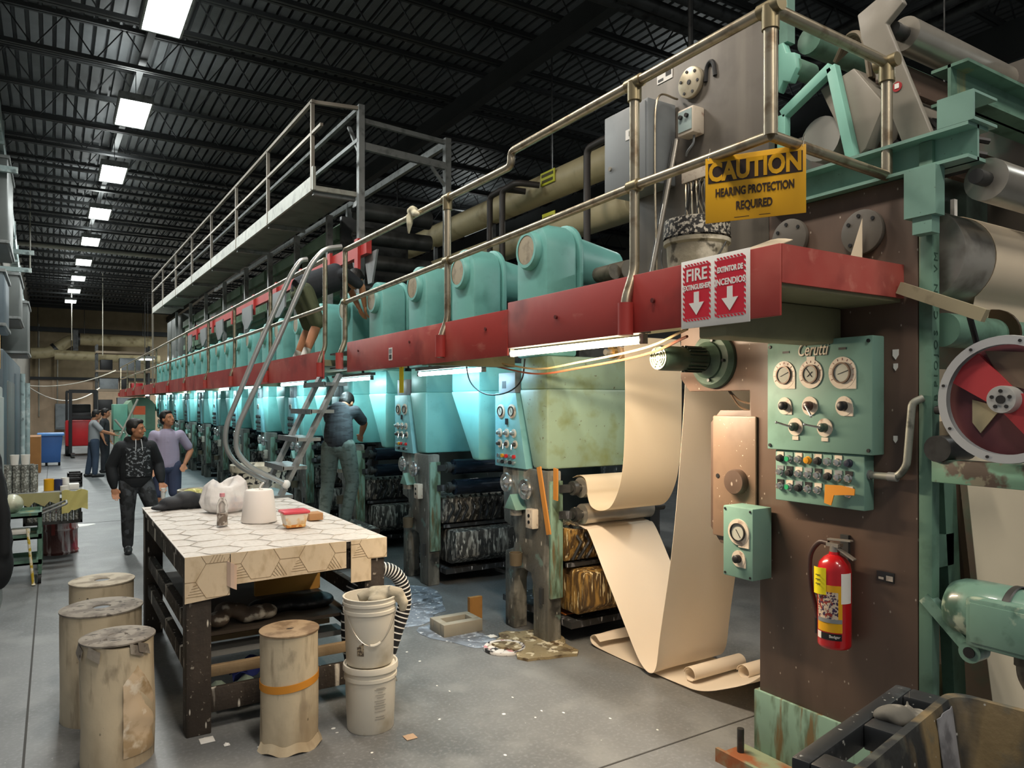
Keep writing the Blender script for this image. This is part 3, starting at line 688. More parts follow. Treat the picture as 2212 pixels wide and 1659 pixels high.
# the nearest upper housing is teal like the others
pa = hood(4.6 + 2.15, 'A', teal, 'teal dryer hood, third from the right along the press')
pb = hood(5.66, 'B', teal, 'strongly tapered teal dryer hood, second from the right')
for o in bpy.data.objects:
    if o.parent and o.parent.get('label', '').startswith('nearest dryer') and o.name.split('.')[0] in ('upper_housing', 'flange', 'duct_cone', 'window_ring'): o.data.materials[0] = teal
for j in range(1, 12):
    if j > 1: dup(pa, pa.location + V((0, 2.15 * (j - 1), 0)), 'teal dryer hood, %s from the right along the press' % ORD[2 * j])
    dup(pb, pb.location + V((0, 2.15 * j, 0)), 'tapered teal dryer hood, %s from the right along the press' % ORD[2 * j + 1])

# ================================================================ printing units below the hoods
FX = 3.2
def unit(y0, label, first=False):
    t = thing('printing_unit', label, 'press unit', (FX + .4, y0 + .3, 0), 'printing units below the dryer hoods')
    poly = [(0, 0), (.2, 0), (.2, .40), (.24, .5), (.34, .52), (.44, .5), (.48, .40), (.48, 0), (.62, 0), (.62, .62), (.5, .66), (.46, .74), (.5, .83), (.64, .86), (.66, 1.325), (0, 1.325)]
    m = M(); m.prism([(y0 + a, b) for a, b in poly], 'x', FX, FX + .13); m.build('side_frame', ironwhite, t, bevel=.012)
    m = M(); m.box(FX + .01, FX + .125, y0 - .03, y0 - .0005, .35, 1.25); m.build('frame_edge', oldgreen, t, bevel=.005)
    m = M(); m.prism([(y0 + a, b) for a, b in poly], 'x', 4.25, 4.36); m.build('far_frame', irondark, t)
    rl = steel if first else navy
    for z, ry in ((1.2, y0 - .12), (1.0, y0 - .14)):
        m = M(); m.cyl((3.42, ry, z), (4.1, ry, z), .078, seg=28); o = m.build('roller', rl, t)
        M().cyl((3.33, ry, z), (3.42, ry, z), .03, seg=14).build('shaft', dsteel, o); M().cyl((4.1, ry, z), (4.26, ry, z), .03, seg=14).build('shaft', dsteel, o); M().cyl((3.34, ry, z), (3.38, ry, z), .055, seg=16).build('collar', dsteel, o)
        m = M(); m.bar((3.36, ry, z), (3.28, y0 + .04, z - .02), .05, .06); m.build('bearing_arm', irondark, t)
    m = M(); m.prism([(y0 - .1, .88), (y0 - .02, .62), (y0 + .5, .6), (y0 + .6, .88)], 'x', 3.345, 4.15); m.build('ink_trough', ochre if first else splat, t, bevel=.015)
    m = M(); m.prism([(y0 - .22, .56), (y0 - .22, .3), (y0 - .1, .22), (y0 + .52, .22), (y0 + .52, .56)], 'x', 3.4, 4.15); m.build('drip_tray', ochre if first else splat, t, bevel=.02)
    m = M(); m.box(3.35, 4.2, y0 - .1, y0 + .9, .12, .17); m.box(3.36, 4.2, y0 - .05, y0 - .01, .58, .61)
    for x in (3.5, 3.8, 4.05): m.box(x, x + .04, y0 + .1, y0 + .14, .17, .22)
    m.build('cross_bar', irondark, t)
    m = M()
    for k in range(9):
        x = 3.4 + k * .08; m.tube([(x, y0 - .04 + R.uniform(-.03, .03), .9), (x + .03, y0 - .12, .78), (x + R.uniform(-.04, .04), y0 - .06, .64)], .013, 6)
    m.build('hoses', irondark, t)
    for yy, z, r_ in ((y0 + .50, 1.2, .075), (y0 + .22, 1.17, .078)):
        m = M(); m.lathe([(.02, .0), (.02, .05), (r_ * .6, .055), (r_, .045), (r_ + .006, .06), (r_, .075), (r_ * .6, .07), (.025, .09), (.001, .092)], (FX - .001, yy, z), (-1, 0, 0), 24); m.build('handwheel', chrome, t)
    m = M(); m.prism([(y0 + .28, 1.0), (y0 + .46, 1.0), (y0 + .37, 1.12)], 'x', FX - .11, FX - .001); m.build('gabled_cover', panelgreen, t, bevel=.004)
    m = M(); m.cyl((FX - .05, y0 + .37, .95), (FX - .05, y0 + .37, 1.0), .05, seg=14); m.build('regulator', steel, t)
    m = M(); m.box(FX - .06, FX - .001, y0 + .12, y0 + .22, .87, 1.02); o = m.build('switch_box', dial, t, bevel=.006)
    m = M(); m.cyl((FX - .064, y0 + .17, .92), (FX - .06, y0 + .17, .92), .014, seg=10); m.cyl((FX - .064, y0 + .17, .97), (FX - .06, y0 + .17, .97), .014, seg=10); m.build('push_buttons', black, o)
    m = M(); m.lathe([(.001, 0), (.05, 0), (.055, .1), (.05, .1), (.045, .01), (.001, .01)], (FX - .06, y0 + .36, .55), seg=18); m.build('cup', mat('grimy cup', '#5f5442', .6, var=.2), t)
    m = M(); m.box(FX - .02, FX + .0, y0 + .05, y0 + .09, .3, .42); m.build('bolt_plate', dsteel, t)
    return t
u0 = unit(4.59, 'nearest printing unit with bare steel rollers and ochre dripped tray', True)
u1 = unit(4.59 + 2.1, 'printing unit with dark navy rollers, second from the right')
for j in range(2, 12): dup(u1, u1.location + V((0, 2.12 * (j - 1), 0)), 'printing unit with dark rollers, %s from the right' % ORD[j])

# ---- control panels between hoods
ptex = mat('cyan panel', '#79b2b8', .45, layers=[('#5d9a9c', 7, .5, .8)], var=.05)
def face_dial(par, x, y, z, r, needle=.8, name='gauge', rim=dial):
    o = M().cyl((x, y, z), (x - .008, y, z), r, seg=28).build(name, rim, par)
    m = M(); m.lathe([(r * .62, .008), (r * .7, .008), (r * .7, .018), (r * .62, .018)], (x, y, z), (-1, 0, 0), 24, cap=False); m.build('bezel', dsteel, o)
    M().cyl((x - .008, y, z), (x - .012, y, z), r * .62, seg=24).build('gauge_face', glass, o)
    m = M(); d = V((0, math.cos(needle), math.sin(needle))) * r * .5; m.bar(V((x - .0135, y, z)) - d * .5, V((x - .0135, y, z)) + d, .002, r * .06, up=(1, 0, 0)); m.build('needle', black, o)
    return o
def knob(par, x, y, z, r, col=black, plate=dial, lever=None, name='knob', lug=True):
    o = M().cyl((x, y, z), (x - .006, y, z), r, seg=20)
    if lug: o.box(x - .0045, x, y - r * 1.05, y - r * .1, z - r, z - r * .1)
    o = o.build('knob_plate', plate, par)
    m = M(); m.lathe([(r * .5, .006), (r * .48, .03), (r * .3, .036), (.001, .037)], (x, y, z), (-1, 0, 0), 16); m.build(name, col, o)
    if lever:
        m = M(); a = V((x - .034, y, z)); b = a + V((-.03, math.cos(lever) * r * 1.6, math.sin(lever) * r * 1.6)); m.tube([a, b], [r * .14, r * .1], 8); m.ball(b, r * .17, 8, 6); m.build('lever', chrome, o)
    return o
btn = [mat('green lamp', '#2f9c68', .3), mat('amber lamp', '#c98d22', .3), mat('red button', '#c42a2a', .35), chrome, black, purewhite]
def unit_panel(y0, label, full):
    t = thing('control_panel', label, 'control panel', (HX + .03, y0 + .24, 1.32), 'control panels between the dryer hoods')
    X = HX
    m = M(); m.prism([(y0 + .02, 1.32), (y0 + .50, 1.32), (y0 + .50, 1.93), (y0 + .175, 1.93)], 'x', X - .02, X + .05); m.build('panel_plate', ptex, t, bevel=.004)
    m = M(); m.box(X - .01, X + .05, y0 + .2, y0 + .46, 1.931, 2.1); m.build('relay_box', greyenam, t, bevel=.006)
    m = M(); m.box(X - .012, X - .010, y0 + .34, y0 + .4, 1.97, 2.03); m.build('dark_window', black, t)
    X -= .02
    if full:
        for y in (y0 + .40, y0 + .23): face_dial(t, X, y, 1.78, .058, 1.0)
        m = M(); m.box(X - .012, X - .001, y0 + .29, y0 + .32, 1.67, 1.72); m.build('toggle', black, t)
        for i, y in enumerate((y0 + .42, y0 + .31, y0 + .2)): knob(t, X, y, 1.6, .036, alum, lug=False, lever=3.0)
        for i, y in enumerate((y0 + .42, y0 + .31, y0 + .18)): knob(t, X, y, 1.51, .034, dsteel, lug=False, lever=3.9 if i else None)
        for r_ in range(2):
            for c in range(5):
                o = M().cyl((X, y0 + .43 - c * .06, 1.41 - r_ * .05), (X - .018, y0 + .43 - c * .06, 1.41 - r_ * .05), .016, seg=12).build('push_button', btn[(1 if c == 1 else 2 if c in (2, 4) else 3) if r_ == 0 else (4 if c % 2 else 3)], t)
    else:
        face_dial(t, X, y0 + .36, 1.78, .05, 1.0)
        m = M()
        for k in range(6): m.cyl((X, y0 + .42 - (k % 3) * .1, 1.6 - (k // 3) * .1), (X - .03, y0 + .42 - (k % 3) * .1, 1.6 - (k // 3) * .1), .03, seg=10)
        for k in range(10): m.cyl((X, y0 + .43 - (k % 5) * .06, 1.42 - (k // 5) * .05), (X - .02, y0 + .43 - (k % 5) * .06, 1.42 - (k // 5) * .05), .016, seg=8)
        m.build('controls', dsteel, t)
    return t
unit_panel(4.84, 'bright cyan control panel beside the tan green hood', True)
unit_panel(4.84 + 2.15, 'teal control panel below the yellow tag, second from right', True)
p3_ = unit_panel(4.84 + 4.3, 'small control panel, third from the right between hoods', False)
for j in range(3, 12): dup(p3_, p3_.location + V((0, 2.15 * (j - 2), 0)), 'distant small control panel, %s from the right between hoods' % ORD[j])

# ---- tubes under the walkway
def tube_light(y, x, z, label, mt, col, wt, L=1.2, grp='strip lights under the walkway'):
    t = thing('strip_light', label, 'light', (x, y, z), grp)
    M().cyl((x, y - L / 2, z), (x, y + L / 2, z), .019, seg=12).build('lit_tube', mt, t)
    m = M(); m.box(x - .035, x + .035, y - L / 2 - .03, y + L / 2 + .03, z + .032, z + .062)
    for s in (-1, 1): m.box(x - .015, x + .015, y + s * (L / 2 + .015) - .015, y + s * (L / 2 + .015) + .015, z - .02, z + .03); m.box(x - .01, x + .01, y + s * L * .3, y + s * L * .3 + .03, z + .06, 2.284 if y < 3.7 else 2.249 if y < 6.5 else 2.219)
    m.build('fitting', galv, t)
    area('strip_lamp', (x, y, z - .025), .05, L, wt, col, (0, -.5, 0), par=t)
tube_light(3.32, 2.46, 2.16, 'warm glowing strip light under the red walkway', warmtube, (1, .79, .56), WARM_W)
for i, y in enumerate((5.75, 8.2, 10.7, 13.2, 15.8, 18.5, 21.2, 24.0, 27.0, 30.0)):
    tube_light(y, 2.95, 2.12, 'cool white strip light under the walkway, %s from the right' % ORD[i + 1], cooltube, (.45, .80, 1) if i == 0 else (.66, .95, 1), TUBE_W)
# ================================================================ upper platform and oven above the press
UP = thing('upper_platform', 'high grey service platform with handrail above the press', 'platform', (3.15, 18, 3.0))
pl = [(9.42, 4.62, 5.755), (11.73, 4.66, 5.70), (14.06, 4.68, 5.76), (16.56, 4.72, 5.80), (19.13, 4.76, 5.87), (21.89, 4.8, 5.92), (24.69, 4.84, 5.97), (27.4, 4.88, 6.06)]
def zup(y, c): return c + (y - 9.42) * .0145
palegalv = mat('pale galvanised', '#a2a299', .5, .2, layers=[('#7c7c74', 8, .5, .75)], var=.1)
m = M()
for i in range(len(pl) - 1):
    a, b = pl[i], pl[i + 1]
    m = M(); m.bar((2.85, a[0] + .012, zup(a[0], 4.70)), (2.85, b[0] - .012, zup(b[0], 4.70)), .03, .19); m.build('edge_channel', palegalv, UP)
    m = M(); m.bar((3.15, a[0] + .01, zup(a[0], 4.64)), (3.15, b[0] - .01, zup(b[0], 4.64)), .56, .03); m.build('deck_plate', mat('platform underside', '#5f655f', .6, layers=[('#4a504a', 3, .5, .7)], var=.1), UP)
    m = M(); m.bar((2.87, a[0] + .05, zup(a[0], 4.60)), (3.44, a[0] + .05, zup(a[0], 4.60)), .06, .08); m.build('joist', galv, UP)
hr = mat('platform handrail', '#8b8378', .5, .5, var=.12)
for y, _, _ in pl: m = M(); m.bar((2.85, y, zup(y, 4.62)), (2.85, y, zup(y, 5.755)), .045, .045); m.build('post', hr, UP)
for z, r_ in ((5.755, .045), (5.34, .038)):
    m = M(); m.bar((2.85, 9.38 - (.35 if z < 5.5 else 0), zup(9.38, z)), (2.85, 27.4, zup(27.4, z)), r_, r_); m.build('handrail', hr, UP)
    m = M(); m.bar((3.44, 9.3, zup(9.38, z)), (3.44, 27.4, zup(27.4, z)), .05, .05); m.build('inner_handrail', galv, UP)
m = M(); m.bar((2.85, 9.42, 5.755), (3.44, 9.3, 5.755), .045, .045); m.build('end_rail', hr, UP); M().bar((2.85, 27.4, 6.0), (2.85, 27.4, 2.5), .05, .05).build('corner_post', hr, UP)
m = M(); m.box(2.86, 3.44, 9.36, 9.40, 4.6, 4.66); m.box(2.83, 2.87, 9.34, 9.39, 4.6, 4.9); m.build('end_angle', palegalv, UP)
for y in (9.3, 10.6, 12.3, 14.1, 16.1, 18.4, 20.9, 23.5, 26.4):
    m = M(); m.box(3.42, 3.50, y - .045, y + .045, 3.285, 5.80 if y < 10 else zup(y, 4.6)); m.build('leg', galv, UP)
m = M(); m.bar((3.46, 9.36, 5.2), (3.46, 9.75, 5.65), .05, .03); m.build('brace', galv, UP)
# portal frame behind
PF = thing('portal_frame', 'second grey portal frame behind the platform end', 'frame', (4.77, 9.4, 3))
M().box(4.72, 4.81, 9.3, 9.39, 2.6, 5.62).build('upright', galv, PF)
M().box(4.72, 4.81, 13.4, 13.49, 2.6, 5.62).build('upright', galv, PF)
m = M(); m.bar((3.5, 9.34, 5.28), (4.72, 9.34, 5.22), .06, .1); m.bar((3.5, 9.34, 5.62), (4.72, 9.34, 5.56), .05, .06); m.bar((4.76, 9.34, 5.55), (4.76, 27, 5.75), .06, .1); m.build('beam', galv, PF)
m = M(); m.bar((4.5, 9.34, 5.2), (4.76, 9.34, 4.9), .05, .03); m.build('brace', galv, PF)
drk = mat('dim roller', '#5a5b59', .35, .7, layers=[('#3a3b3a', 4, .5, .75)], var=.1)
for i, (y, z, r_) in enumerate(((9.75, 4.52, .13), (9.75, 4.18, .12), (9.75, 3.82, .11), (9.75, 3.45, .11))):
    t = thing('dark_roller', ['topmost dark roller below the platform end', 'second dark roller from the top under the platform end', 'third dark roller down under the platform end', 'lowest dark roller just above the teal hoods'][i], 'roller', (4.1, y, z), 'dark rollers at the platform end')
    M().cyl((3.55, y, z), (4.68, y, z), r_, seg=24).build('roller_body', drk, t); M().cyl((3.5, y, z), (4.72, y, z), .03, seg=12).build('shaft', dsteel, t)
t = thing('oven_body', 'long dull green oven housing under the high platform', 'oven', (4.1, 17, 3.35))
ov = mat('dull oven green', '#4e6a50', .5, layers=[('#39503c', 2.5, .5, .7), ('#7f9a80', 6, .64, .72)], var=.12)
for k in range(7):
    y = 10.5 + k * 2.2
    M().box(3.62, 4.66, y + .04, y + 2.12, 3.45, 4.55).build('oven_section', ov, t, bevel=.06)
    m = M(); m.box(3.56, 3.62, y + .08, y + 2.08, 4.28, 4.46); m.box(3.575, 3.62, y + .08, y + 2.08, 3.95, 4.1); m.box(3.58, 3.62, y + .08, y + 2.08, 3.55, 3.7); m.build('rib', mat('oven rib green', '#64826a', .5, var=.1), t)
    M().box(3.6, 4.66, y - .04, y + .04, 3.4, 4.6).build('joint', dsteel, t)
t = thing('red_channel', 'red steel channel running between the upper oven and the teal hoods', 'beam', (3.38, 15, 3.72))
M().box(3.31, 3.38, 8.7, 23, 3.72, 3.90).build('channel_web', mat('bright red channel', '#b03430', .5, var=.12), t)
for y in (8.9, 10.0, 11.4, 12.9, 14.6, 16.6, 18.9, 21.2): M().box(3.27, 3.31, y, y + .12, 3.55, 3.94).build('bracket', mat('bright red channel', '#b03430', .5), t)
gp = mat('grey guard plate', '#7a7d7e', .5, layers=[('#686a6b', 4, .5, .75)], var=.06)
for i, (px, py) in enumerate(((603, 680), (535, 705), (475, 720), (440, 738), (410, 748), (772, 590))):
    p = onX(px, py, 3.22); y = p.y; w_ = .42
    t = thing('guard_plate', ['grey guard plate nearest behind the ladder handrails', 'second grey guard plate left of the ladder handrails', 'third grey guard plate above the teal hoods', 'fourth grey guard plate above the teal hoods', 'farthest grey guard plate above the teal hoods', 'tall grey guard plate under the platform end, above the teal hoods'][i], 'guard', (3.22, y, 3.3), 'grey guard plates above the hoods')
    if i < 5: m = M(); m.prism([(y - w_, 3.42), (y - .1, 3.29), (y + .15, 3.29), (y + w_, 3.5), (y + w_, 3.72), (y - w_, 3.72)], 'x', 3.2, 3.225)
    else: m = M(); m.prism([(y - .22, 3.75), (y - .05, 3.36), (y + .08, 3.36), (y + .22, 3.75)], 'x', 3.39, 3.415)
    m.build('plate', gp, t)
t = thing('far_cabinets', 'stack of grey control cabinets under the far platform end', 'cabinet', (3.7, 24.5, 2.4))
for k, (y, z) in enumerate(((26.1, 3.30), (27.3, 3.30), (26.1, 4.05), (27.3, 4.05), (28.5, 3.3), (28.5, 4.05))): M().box(3.56, 4.3, y, y + 1.1, z, z + .74).build('cabinet', greyduct, t, bevel=.03)

# ---- cream pipes behind the press
t = thing('cream_pipe', 'upper thick cream pipe running behind the press', 'pipe', (6, 8, 4.7))
M().cyl((6.0, 6.7, 4.93), (6.0, 20, 4.93), .2, seg=22).build('pipe_run', cream, t)
for y in (8.5, 14, 19): M().cyl((6.0, y, 4.93), (6.0, y, 7.43), .012, seg=6).build('hanger', dsteel, t)
p = onX(1183, 385, 5.79); M().box(5.785, 5.797, p.y - .17, p.y + .17, p.z - .08, p.z + .1).build('pipe_label', mat('label yellow green', '#c4c432', .5), t)
M().box(5.781, 5.785, p.y - .14, p.y + .14, p.z + .03, p.z + .07).build('label_print', mat('olive print', '#4a4416', .6), t); M().box(5.781, 5.785, p.y - .13, p.y + .13, p.z - .05, p.z - .01).build('label_print', mat('olive print', '#4a4416', .6), t)
for y in (10.1, 12.2): M().box(5.97, 6.03, y, y + .06, 4.47, 4.74).build('pipe_strap', dsteel, t)
t = thing('cream_pipe', 'lower thick cream pipe running behind the press', 'pipe', (6, 8, 4.2))
M().cyl((6.0, 6.7, 4.28), (6.0, 20, 4.28), .2, seg=22).build('pipe_run', cream, t)
p = onX(1185, 470, 5.79); M().box(5.785, 5.797, p.y - .15, p.y + .15, p.z - .07, p.z + .07).build('pipe_label', mat('label yellow green', '#c4c432', .5), t)
M().box(5.781, 5.785, p.y - .12, p.y + .12, p.z - .02, p.z + .02).build('label_print', mat('olive print', '#4a4416', .6), t)
for i, (px0, py0, px1, lab) in enumerate(((1058, 425, 1100, 'dark bent pipe in front of the cream pipes, left'), (1085, 412, 1112, 'dark bent pipe in front of the cream pipes, middle'), (1268, 322, 1308, 'dark bent pipe in front of the cream pipes, right'))):
    a = onX(px0, py0, 5.45); pts = [(5.45, a.y, 0), (5.45, a.y, a.z), (5.45, a.y - .38, a.z + .02), (5.75, a.y - .5, a.z)]
    solo(M().tube(fillet(pts, .09), .045, 10), 'bent_pipe', mat('dark pipe', '#3a3532', .5, var=.1), lab, 'pipe', 'dark bent pipes before the cream pipes')
solo(M().box(5.9, 7.5, 2, 30, 2.0, 2.6), 'cable_tray', joistm, 'dark cable tray running behind the press', 'tray')
solo(M().box(4.9, 5.3, 6.0, 30, 0, 2.2), 'rear_dark_block', mat('dark backing block', '#2e3230', .6, var=.2), 'added dark block keeping the space behind the press black', 'cabinet')  # dark block added so the gap behind the press stays black
for i, (x, z) in enumerate(((8.0, 6.6), (8.35, 6.55), (8.7, 6.6))):
    pts = fillet([(x - 5 + i * .3, 6.2 + i * .25, z), (x + .6 + i * .1, 6.2 + i * .25, z), (x + .6 + i * .1, 2.2, z + .2)], .4)
    solo(M().tube(pts, .08, 10), 'roof_pipe', dsteel, ['dark roof pipe at top right, lowest of three', 'dark roof pipe at top right, middle of three', 'dark roof pipe at top right, uppermost of three'][i], 'pipe')
a = onY(1492, 0, 5.6); b = onY(1492, 95, 5.6); solo(M().cyl(a + V((0, 0, .6)), b - V((0, 0, .8)), .03, seg=8), 'drop_pipe', dsteel, 'thin dark pipe dropping from the roof behind the tall plate', 'pipe')
solo(M().cyl((6.2, 0.2, 5.35), (11, .2, 5.9), .55, seg=26), 'roof_duct', mat('dim round duct', '#4c4d4b', .5, .3, var=.1), 'large dim round duct at the top right corner', 'duct')

# ================================================================ infeed frame at the near end
X0 = 3.104
IF = thing('infeed_frame', 'tall brown side frame of the press with green edges', 'machine frame', (3.13, 2.1, 0))
low = [(1.715, .17), (2.535, .17), (2.535, 1.08), (2.80, 1.08), (2.87, 1.16), (2.87, 1.74), (2.80, 1.81), (2.60, 1.81), (2.60, 1.915), (3.03, 1.915), (3.10, 1.99), (3.10, 2.60), (3.47, 2.60), (3.47, 3.0), (2.47, 3.0), (2.47, 2.82), (1.715, 2.82)]
m = M(); m.prism(low, 'x', X0 + .005, X0 + .055); m.build('side_plate', brown, IF, bevel=.004)
m = M(); m.box(X0 + .001, X0 + .05, 2.475, 3.475, 2.6, 3.89); m.build('upper_plate', greyplate, IF, bevel=.004)
M().box(X0 + .006, X0 + .064, 1.655, 1.712, .1, 2.95).build('edge_strip', dgreen, IF, bevel=.004)
M().box(X0 - .01, X0 + .06, 1.70, 2.56, .0, .36).build('plinth', oldgreen, IF, bevel=.005)
m = M(); m.box(X0 - .2, X0 - .011, 2.1, 2.62, .0, .05); m.box(X0 - .21, X0 - .19, 2.08, 2.64, 0, .07); m.build('base_plate', mat('rusty green base', '#7f8a70', .7, layers=[('#8a4f2c', 6, .45, .65)], var=.15), IF)
M().cyl((X0 - .1, 2.57, .05), (X0 - .1, 2.57, .17), .018, seg=12).build('anchor_bolt', dsteel, IF)
M().box(X0 - .014, X0 + .004, 2.545, 2.84, 1.12, 1.78).build('door_panel', mat('lit brown panel', '#75604f', .45, layers=[('#5d4a3d', 4, .5, .75), ('#cdbfae', 60, .75, .77)], var=.08), IF, bevel=.012)  # brown plate colour lightened, the strip light's glow put into the paint
m = M(); m.lathe([(.001, .045), (.062, .04), (.068, .03), (.068, 0)], (X0 - .014, 2.66, 1.43), (-1, 0, 0), 28); m.build('round_cap', brown, IF)
M().cyl((X0 - .018, 2.80, 1.45), (X0 - .013, 2.80, 1.45), .012, seg=12).build('bolt_hole', black, IF)
for y, z in ((2.34, 2.66), (1.955, 2.62)):
    m = M(); m.cyl((X0 - .022, y, z), (X0 + .004, y, z), .10, seg=30); o = m.build('bearing_cover', greyplate, IF, bevel=.004)
    m = M()
    for a in (.6, 1.4, 2.4, 5.5): m.cyl((X0 - .026, y + .075 * math.cos(a), z + .075 * math.sin(a)), (X0 - .02, y + .075 * math.cos(a), z + .075 * math.sin(a)), .009, seg=8)
    m.build('bolt_holes', black, o)
m = M(); m.cyl((X0 - .03, 3.0, 3.68), (X0 + .0005, 3.0, 3.68), .088, seg=32); o = m.build('bearing_flange', mat('worn pale steel', '#b5ac97', .4, .5, layers=[('#8a8068', 6, .5, .7)], var=.1), IF, bevel=.006)
m = M()
for a in range(6): m.cyl((X0 - .034, 3.0 + .066 * math.cos(a + .3), 3.68 + .066 * math.sin(a + .3)), (X0 - .029, 3.0 + .066 * math.cos(a + .3), 3.68 + .066 * math.sin(a + .3)), .009, seg=8)
m.cyl((X0 - .034, 3.0, 3.68), (X0 - .029, 3.0, 3.68), .014, seg=10); m.build('bolt_holes', black, o)
m = M()
pts = [(X0 - .002, 2.865 + .03 * math.cos(PI * k / 10), 3.70 + .05 * math.sin(PI * k / 10)) for k in range(11)]
m.tube([(X0 - .002, 2.90, 3.65)] + pts + [(X0 - .002, 2.83, 3.66)], .013, 8); m.build('slot', black, IF)
for y, z in ((3.25, 3.6), (3.27, 3.42), (3.24, 3.40)): M().cyl((X0 - .012, y, z), (X0, y, z), .014, seg=12).build('lifting_eye', steel, IF)
t = thing('white_label', 'white strip label on the tall plate below the top rail', 'label', (X0, 3.2, 3.7)); M().box(X0 - .003, X0 - .0005, 3.16, 3.29, 3.775, 3.84).build('label_sheet', purewhite, t); M().box(X0 - .0045, X0 - .003, 3.17, 3.215, 3.80, 3.83).build('label_print', black, t); M().box(X0 - .0045, X0 - .003, 3.235, 3.28, 3.785, 3.80).build('label_print', dsteel, t)
# green I beams on top
def ibeam(m, ax, a0, a1, c, z0, z1, fl):
    t_ = .014
    for lo, hi, w_ in ((z0, z0 + t_, fl), (z1 - t_, z1, fl), (z0, z1, t_)):
        if ax == 'y': m.box(c - w_ / 2, c + w_ / 2, a0, a1, lo, hi)
        else: m.box(a0, a1, c - w_ / 2, c + w_ / 2, lo, hi)
t = thing('green_beam', 'green I-beam lying on the brown frame below the end railing', 'beam', (3.14, 1.95, 2.8))
m = M(); ibeam(m, 'y', 1.49, 2.46, 3.14, 2.822, 2.965, .16); m.build('beam_body', panelgreen, t)
m = M(); m.box(3.03, 3.10, 1.60, 1.73, 2.62, 2.82); m.box(3.04, 3.1, 1.62, 1.70, 2.55, 2.62); m.build('clip_angle', panelgreen, t)
t = thing('green_box_beam', 'short teal channel standing on the green I-beam end', 'beam', (3.12, 1.55, 2.966))
m = M(); m.box(3.06, 3.072, 1.47, 1.61, 2.966, 3.085); m.box(3.072, 3.25, 1.47, 1.61, 2.966, 2.978); m.box(3.072, 3.25, 1.47, 1.61, 3.075, 3.085); m.build('channel', panelgreen, t)
t = thing('green_cross_beam', 'green I-beam crossing to the right at the top right edge', 'beam', (4, 1.7, 3.1))
m = M(); ibeam(m, 'x', 3.41, 6.5, 1.74, 3.20, 3.37, .16); m.build('beam_body', dgreen, t)
t = thing('steel_roller', 'polished steel roller below the green I-beam end at right', 'roller', (3.8, 1.44, 2.8))
M().cyl((3.2, 1.49, 2.755), (4.5, 1.49, 2.755), .085, seg=28).build('roller_body', steel, t); M().cyl((3.12, 1.49, 2.755), (4.6, 1.49, 2.755), .03, seg=12).build('shaft', dsteel, t)
t = thing('steel_roller', 'long polished roller high at the top right corner', 'roller', (3.8, 1.92, 3.5))
M().cyl((3.36, 1.92, 3.57), (4.3, 1.92, 3.57), .078, seg=28).build('roller_body', steel, t); M().cyl((3.27, 1.92, 3.57), (4.4, 1.92, 3.57), .035, seg=12).build('shaft', dsteel, t)
# grey swing arm
t = thing('swing_arm', 'leaning grey swing arm holding the top roller', 'arm', (3.26, 1.9, 3.0))
arm = mat('warm grey enamel', '#8a857b', .45, layers=[('#77726a', 5, .5, .8)], var=.06)
m = M(); m.prism([(1.70, 2.97), (1.83, 2.97), (2.04, 3.56), (2.06, 3.68), (1.88, 3.74), (1.84, 3.64), (1.92, 3.58)], 'x', 3.215, 3.255); m.build('arm_plate', arm, t, bevel=.006)
m = M(); m.cyl((3.211, 1.865, 3.27), (3.215, 1.865, 3.27), .022, seg=18); o = m.build('badge', mat('badge red', '#a02a2e', .4), t); M().box(3.209, 3.2112, 1.855, 1.875, 3.262, 3.284).build('badge_mark', purewhite, o)
# angled grey guard box
t = thing('guard_box', 'angled grey sheet-metal guard beside the swing arm', 'guard', (3.3, 2.1, 3.0))
m = M(); m.prism([(2.02, 3.04), (2.08, 3.0), (2.26, 3.40), (2.08, 3.44), (1.93, 3.22)], 'x', 3.22, 3.9); m.build('guard_shell', arm, t, bevel=.006)
# green A frame
t = thing('bracket_stand', 'teal trapezoid bracket frame behind the end railing', 'frame', (3.2, 2.3, 2.83))
m = M()
q = [(2.45, 2.83), (2.45, 3.33), (2.17, 3.47), (2.03, 2.85)]
for a, b in ((0, 1), (1, 2), (2, 3)): m.bar((3.19, q[a][0], q[a][1]), (3.19, q[b][0], q[b][1]), .05, .045, up=(1, 0, 0))
m.build('frame_bars', mat('pale teal', '#83bdae', .5, var=.06), t, bevel=.004)
m = M(); m.prism([(2.44, 3.50), (2.40, 3.48), (2.36, 3.54), (2.37, 3.62), (2.42, 3.64), (2.44, 3.7), (2.47, 3.7), (2.47, 3.45)], 'x', 3.17, 3.22); m.build('pillow_bearing', mat('pale teal', '#83bdae', .5), t, bevel=.006)
M().cyl((3.20, 2.40, 3.56), (3.34, 2.40, 3.56), .05, seg=18).build('bearing_housing', dgreen, t)
m = M(); m.box(3.18, 3.24, 2.42, 2.47, 3.7, 3.95); m.build('upright', panelgreen, t)
t = thing('green_tube', 'dark green tube crossing behind the end railing', 'roller', (3.7, 2.35, 3.7)); M().cyl((3.3, 2.38, 3.72), (4.4, 2.38, 3.72), .07, seg=20).build('tube_body', dgreen, t)
t = thing('web_roller', 'pale grey roller inside the teal bracket frame', 'roller', (3.7, 2.3, 3.15)); M().cyl((3.25, 2.28, 3.17), (4.4, 2.28, 3.17), .11, seg=24).build('roller_body', mat('pale roller', '#a5a39d', .4, .4), t)
t = thing('web_roller', 'thin steel roller below the pale one in the bracket frame', 'roller', (3.7, 2.3, 2.98)); M().cyl((3.25, 2.28, 2.98), (4.4, 2.28, 2.98), .045, seg=20).build('roller_body', steel, t)
solo(M().box(4.42, 4.47, 1.5, 3.4, 0.1, 3.7), 'far_side_frame', mat('dim far frame', '#4a443d', .6, layers=[('#3a4a40', 3, .5, .6)], var=.15), 'dim far side frame of the infeed', 'frame')
m = M()
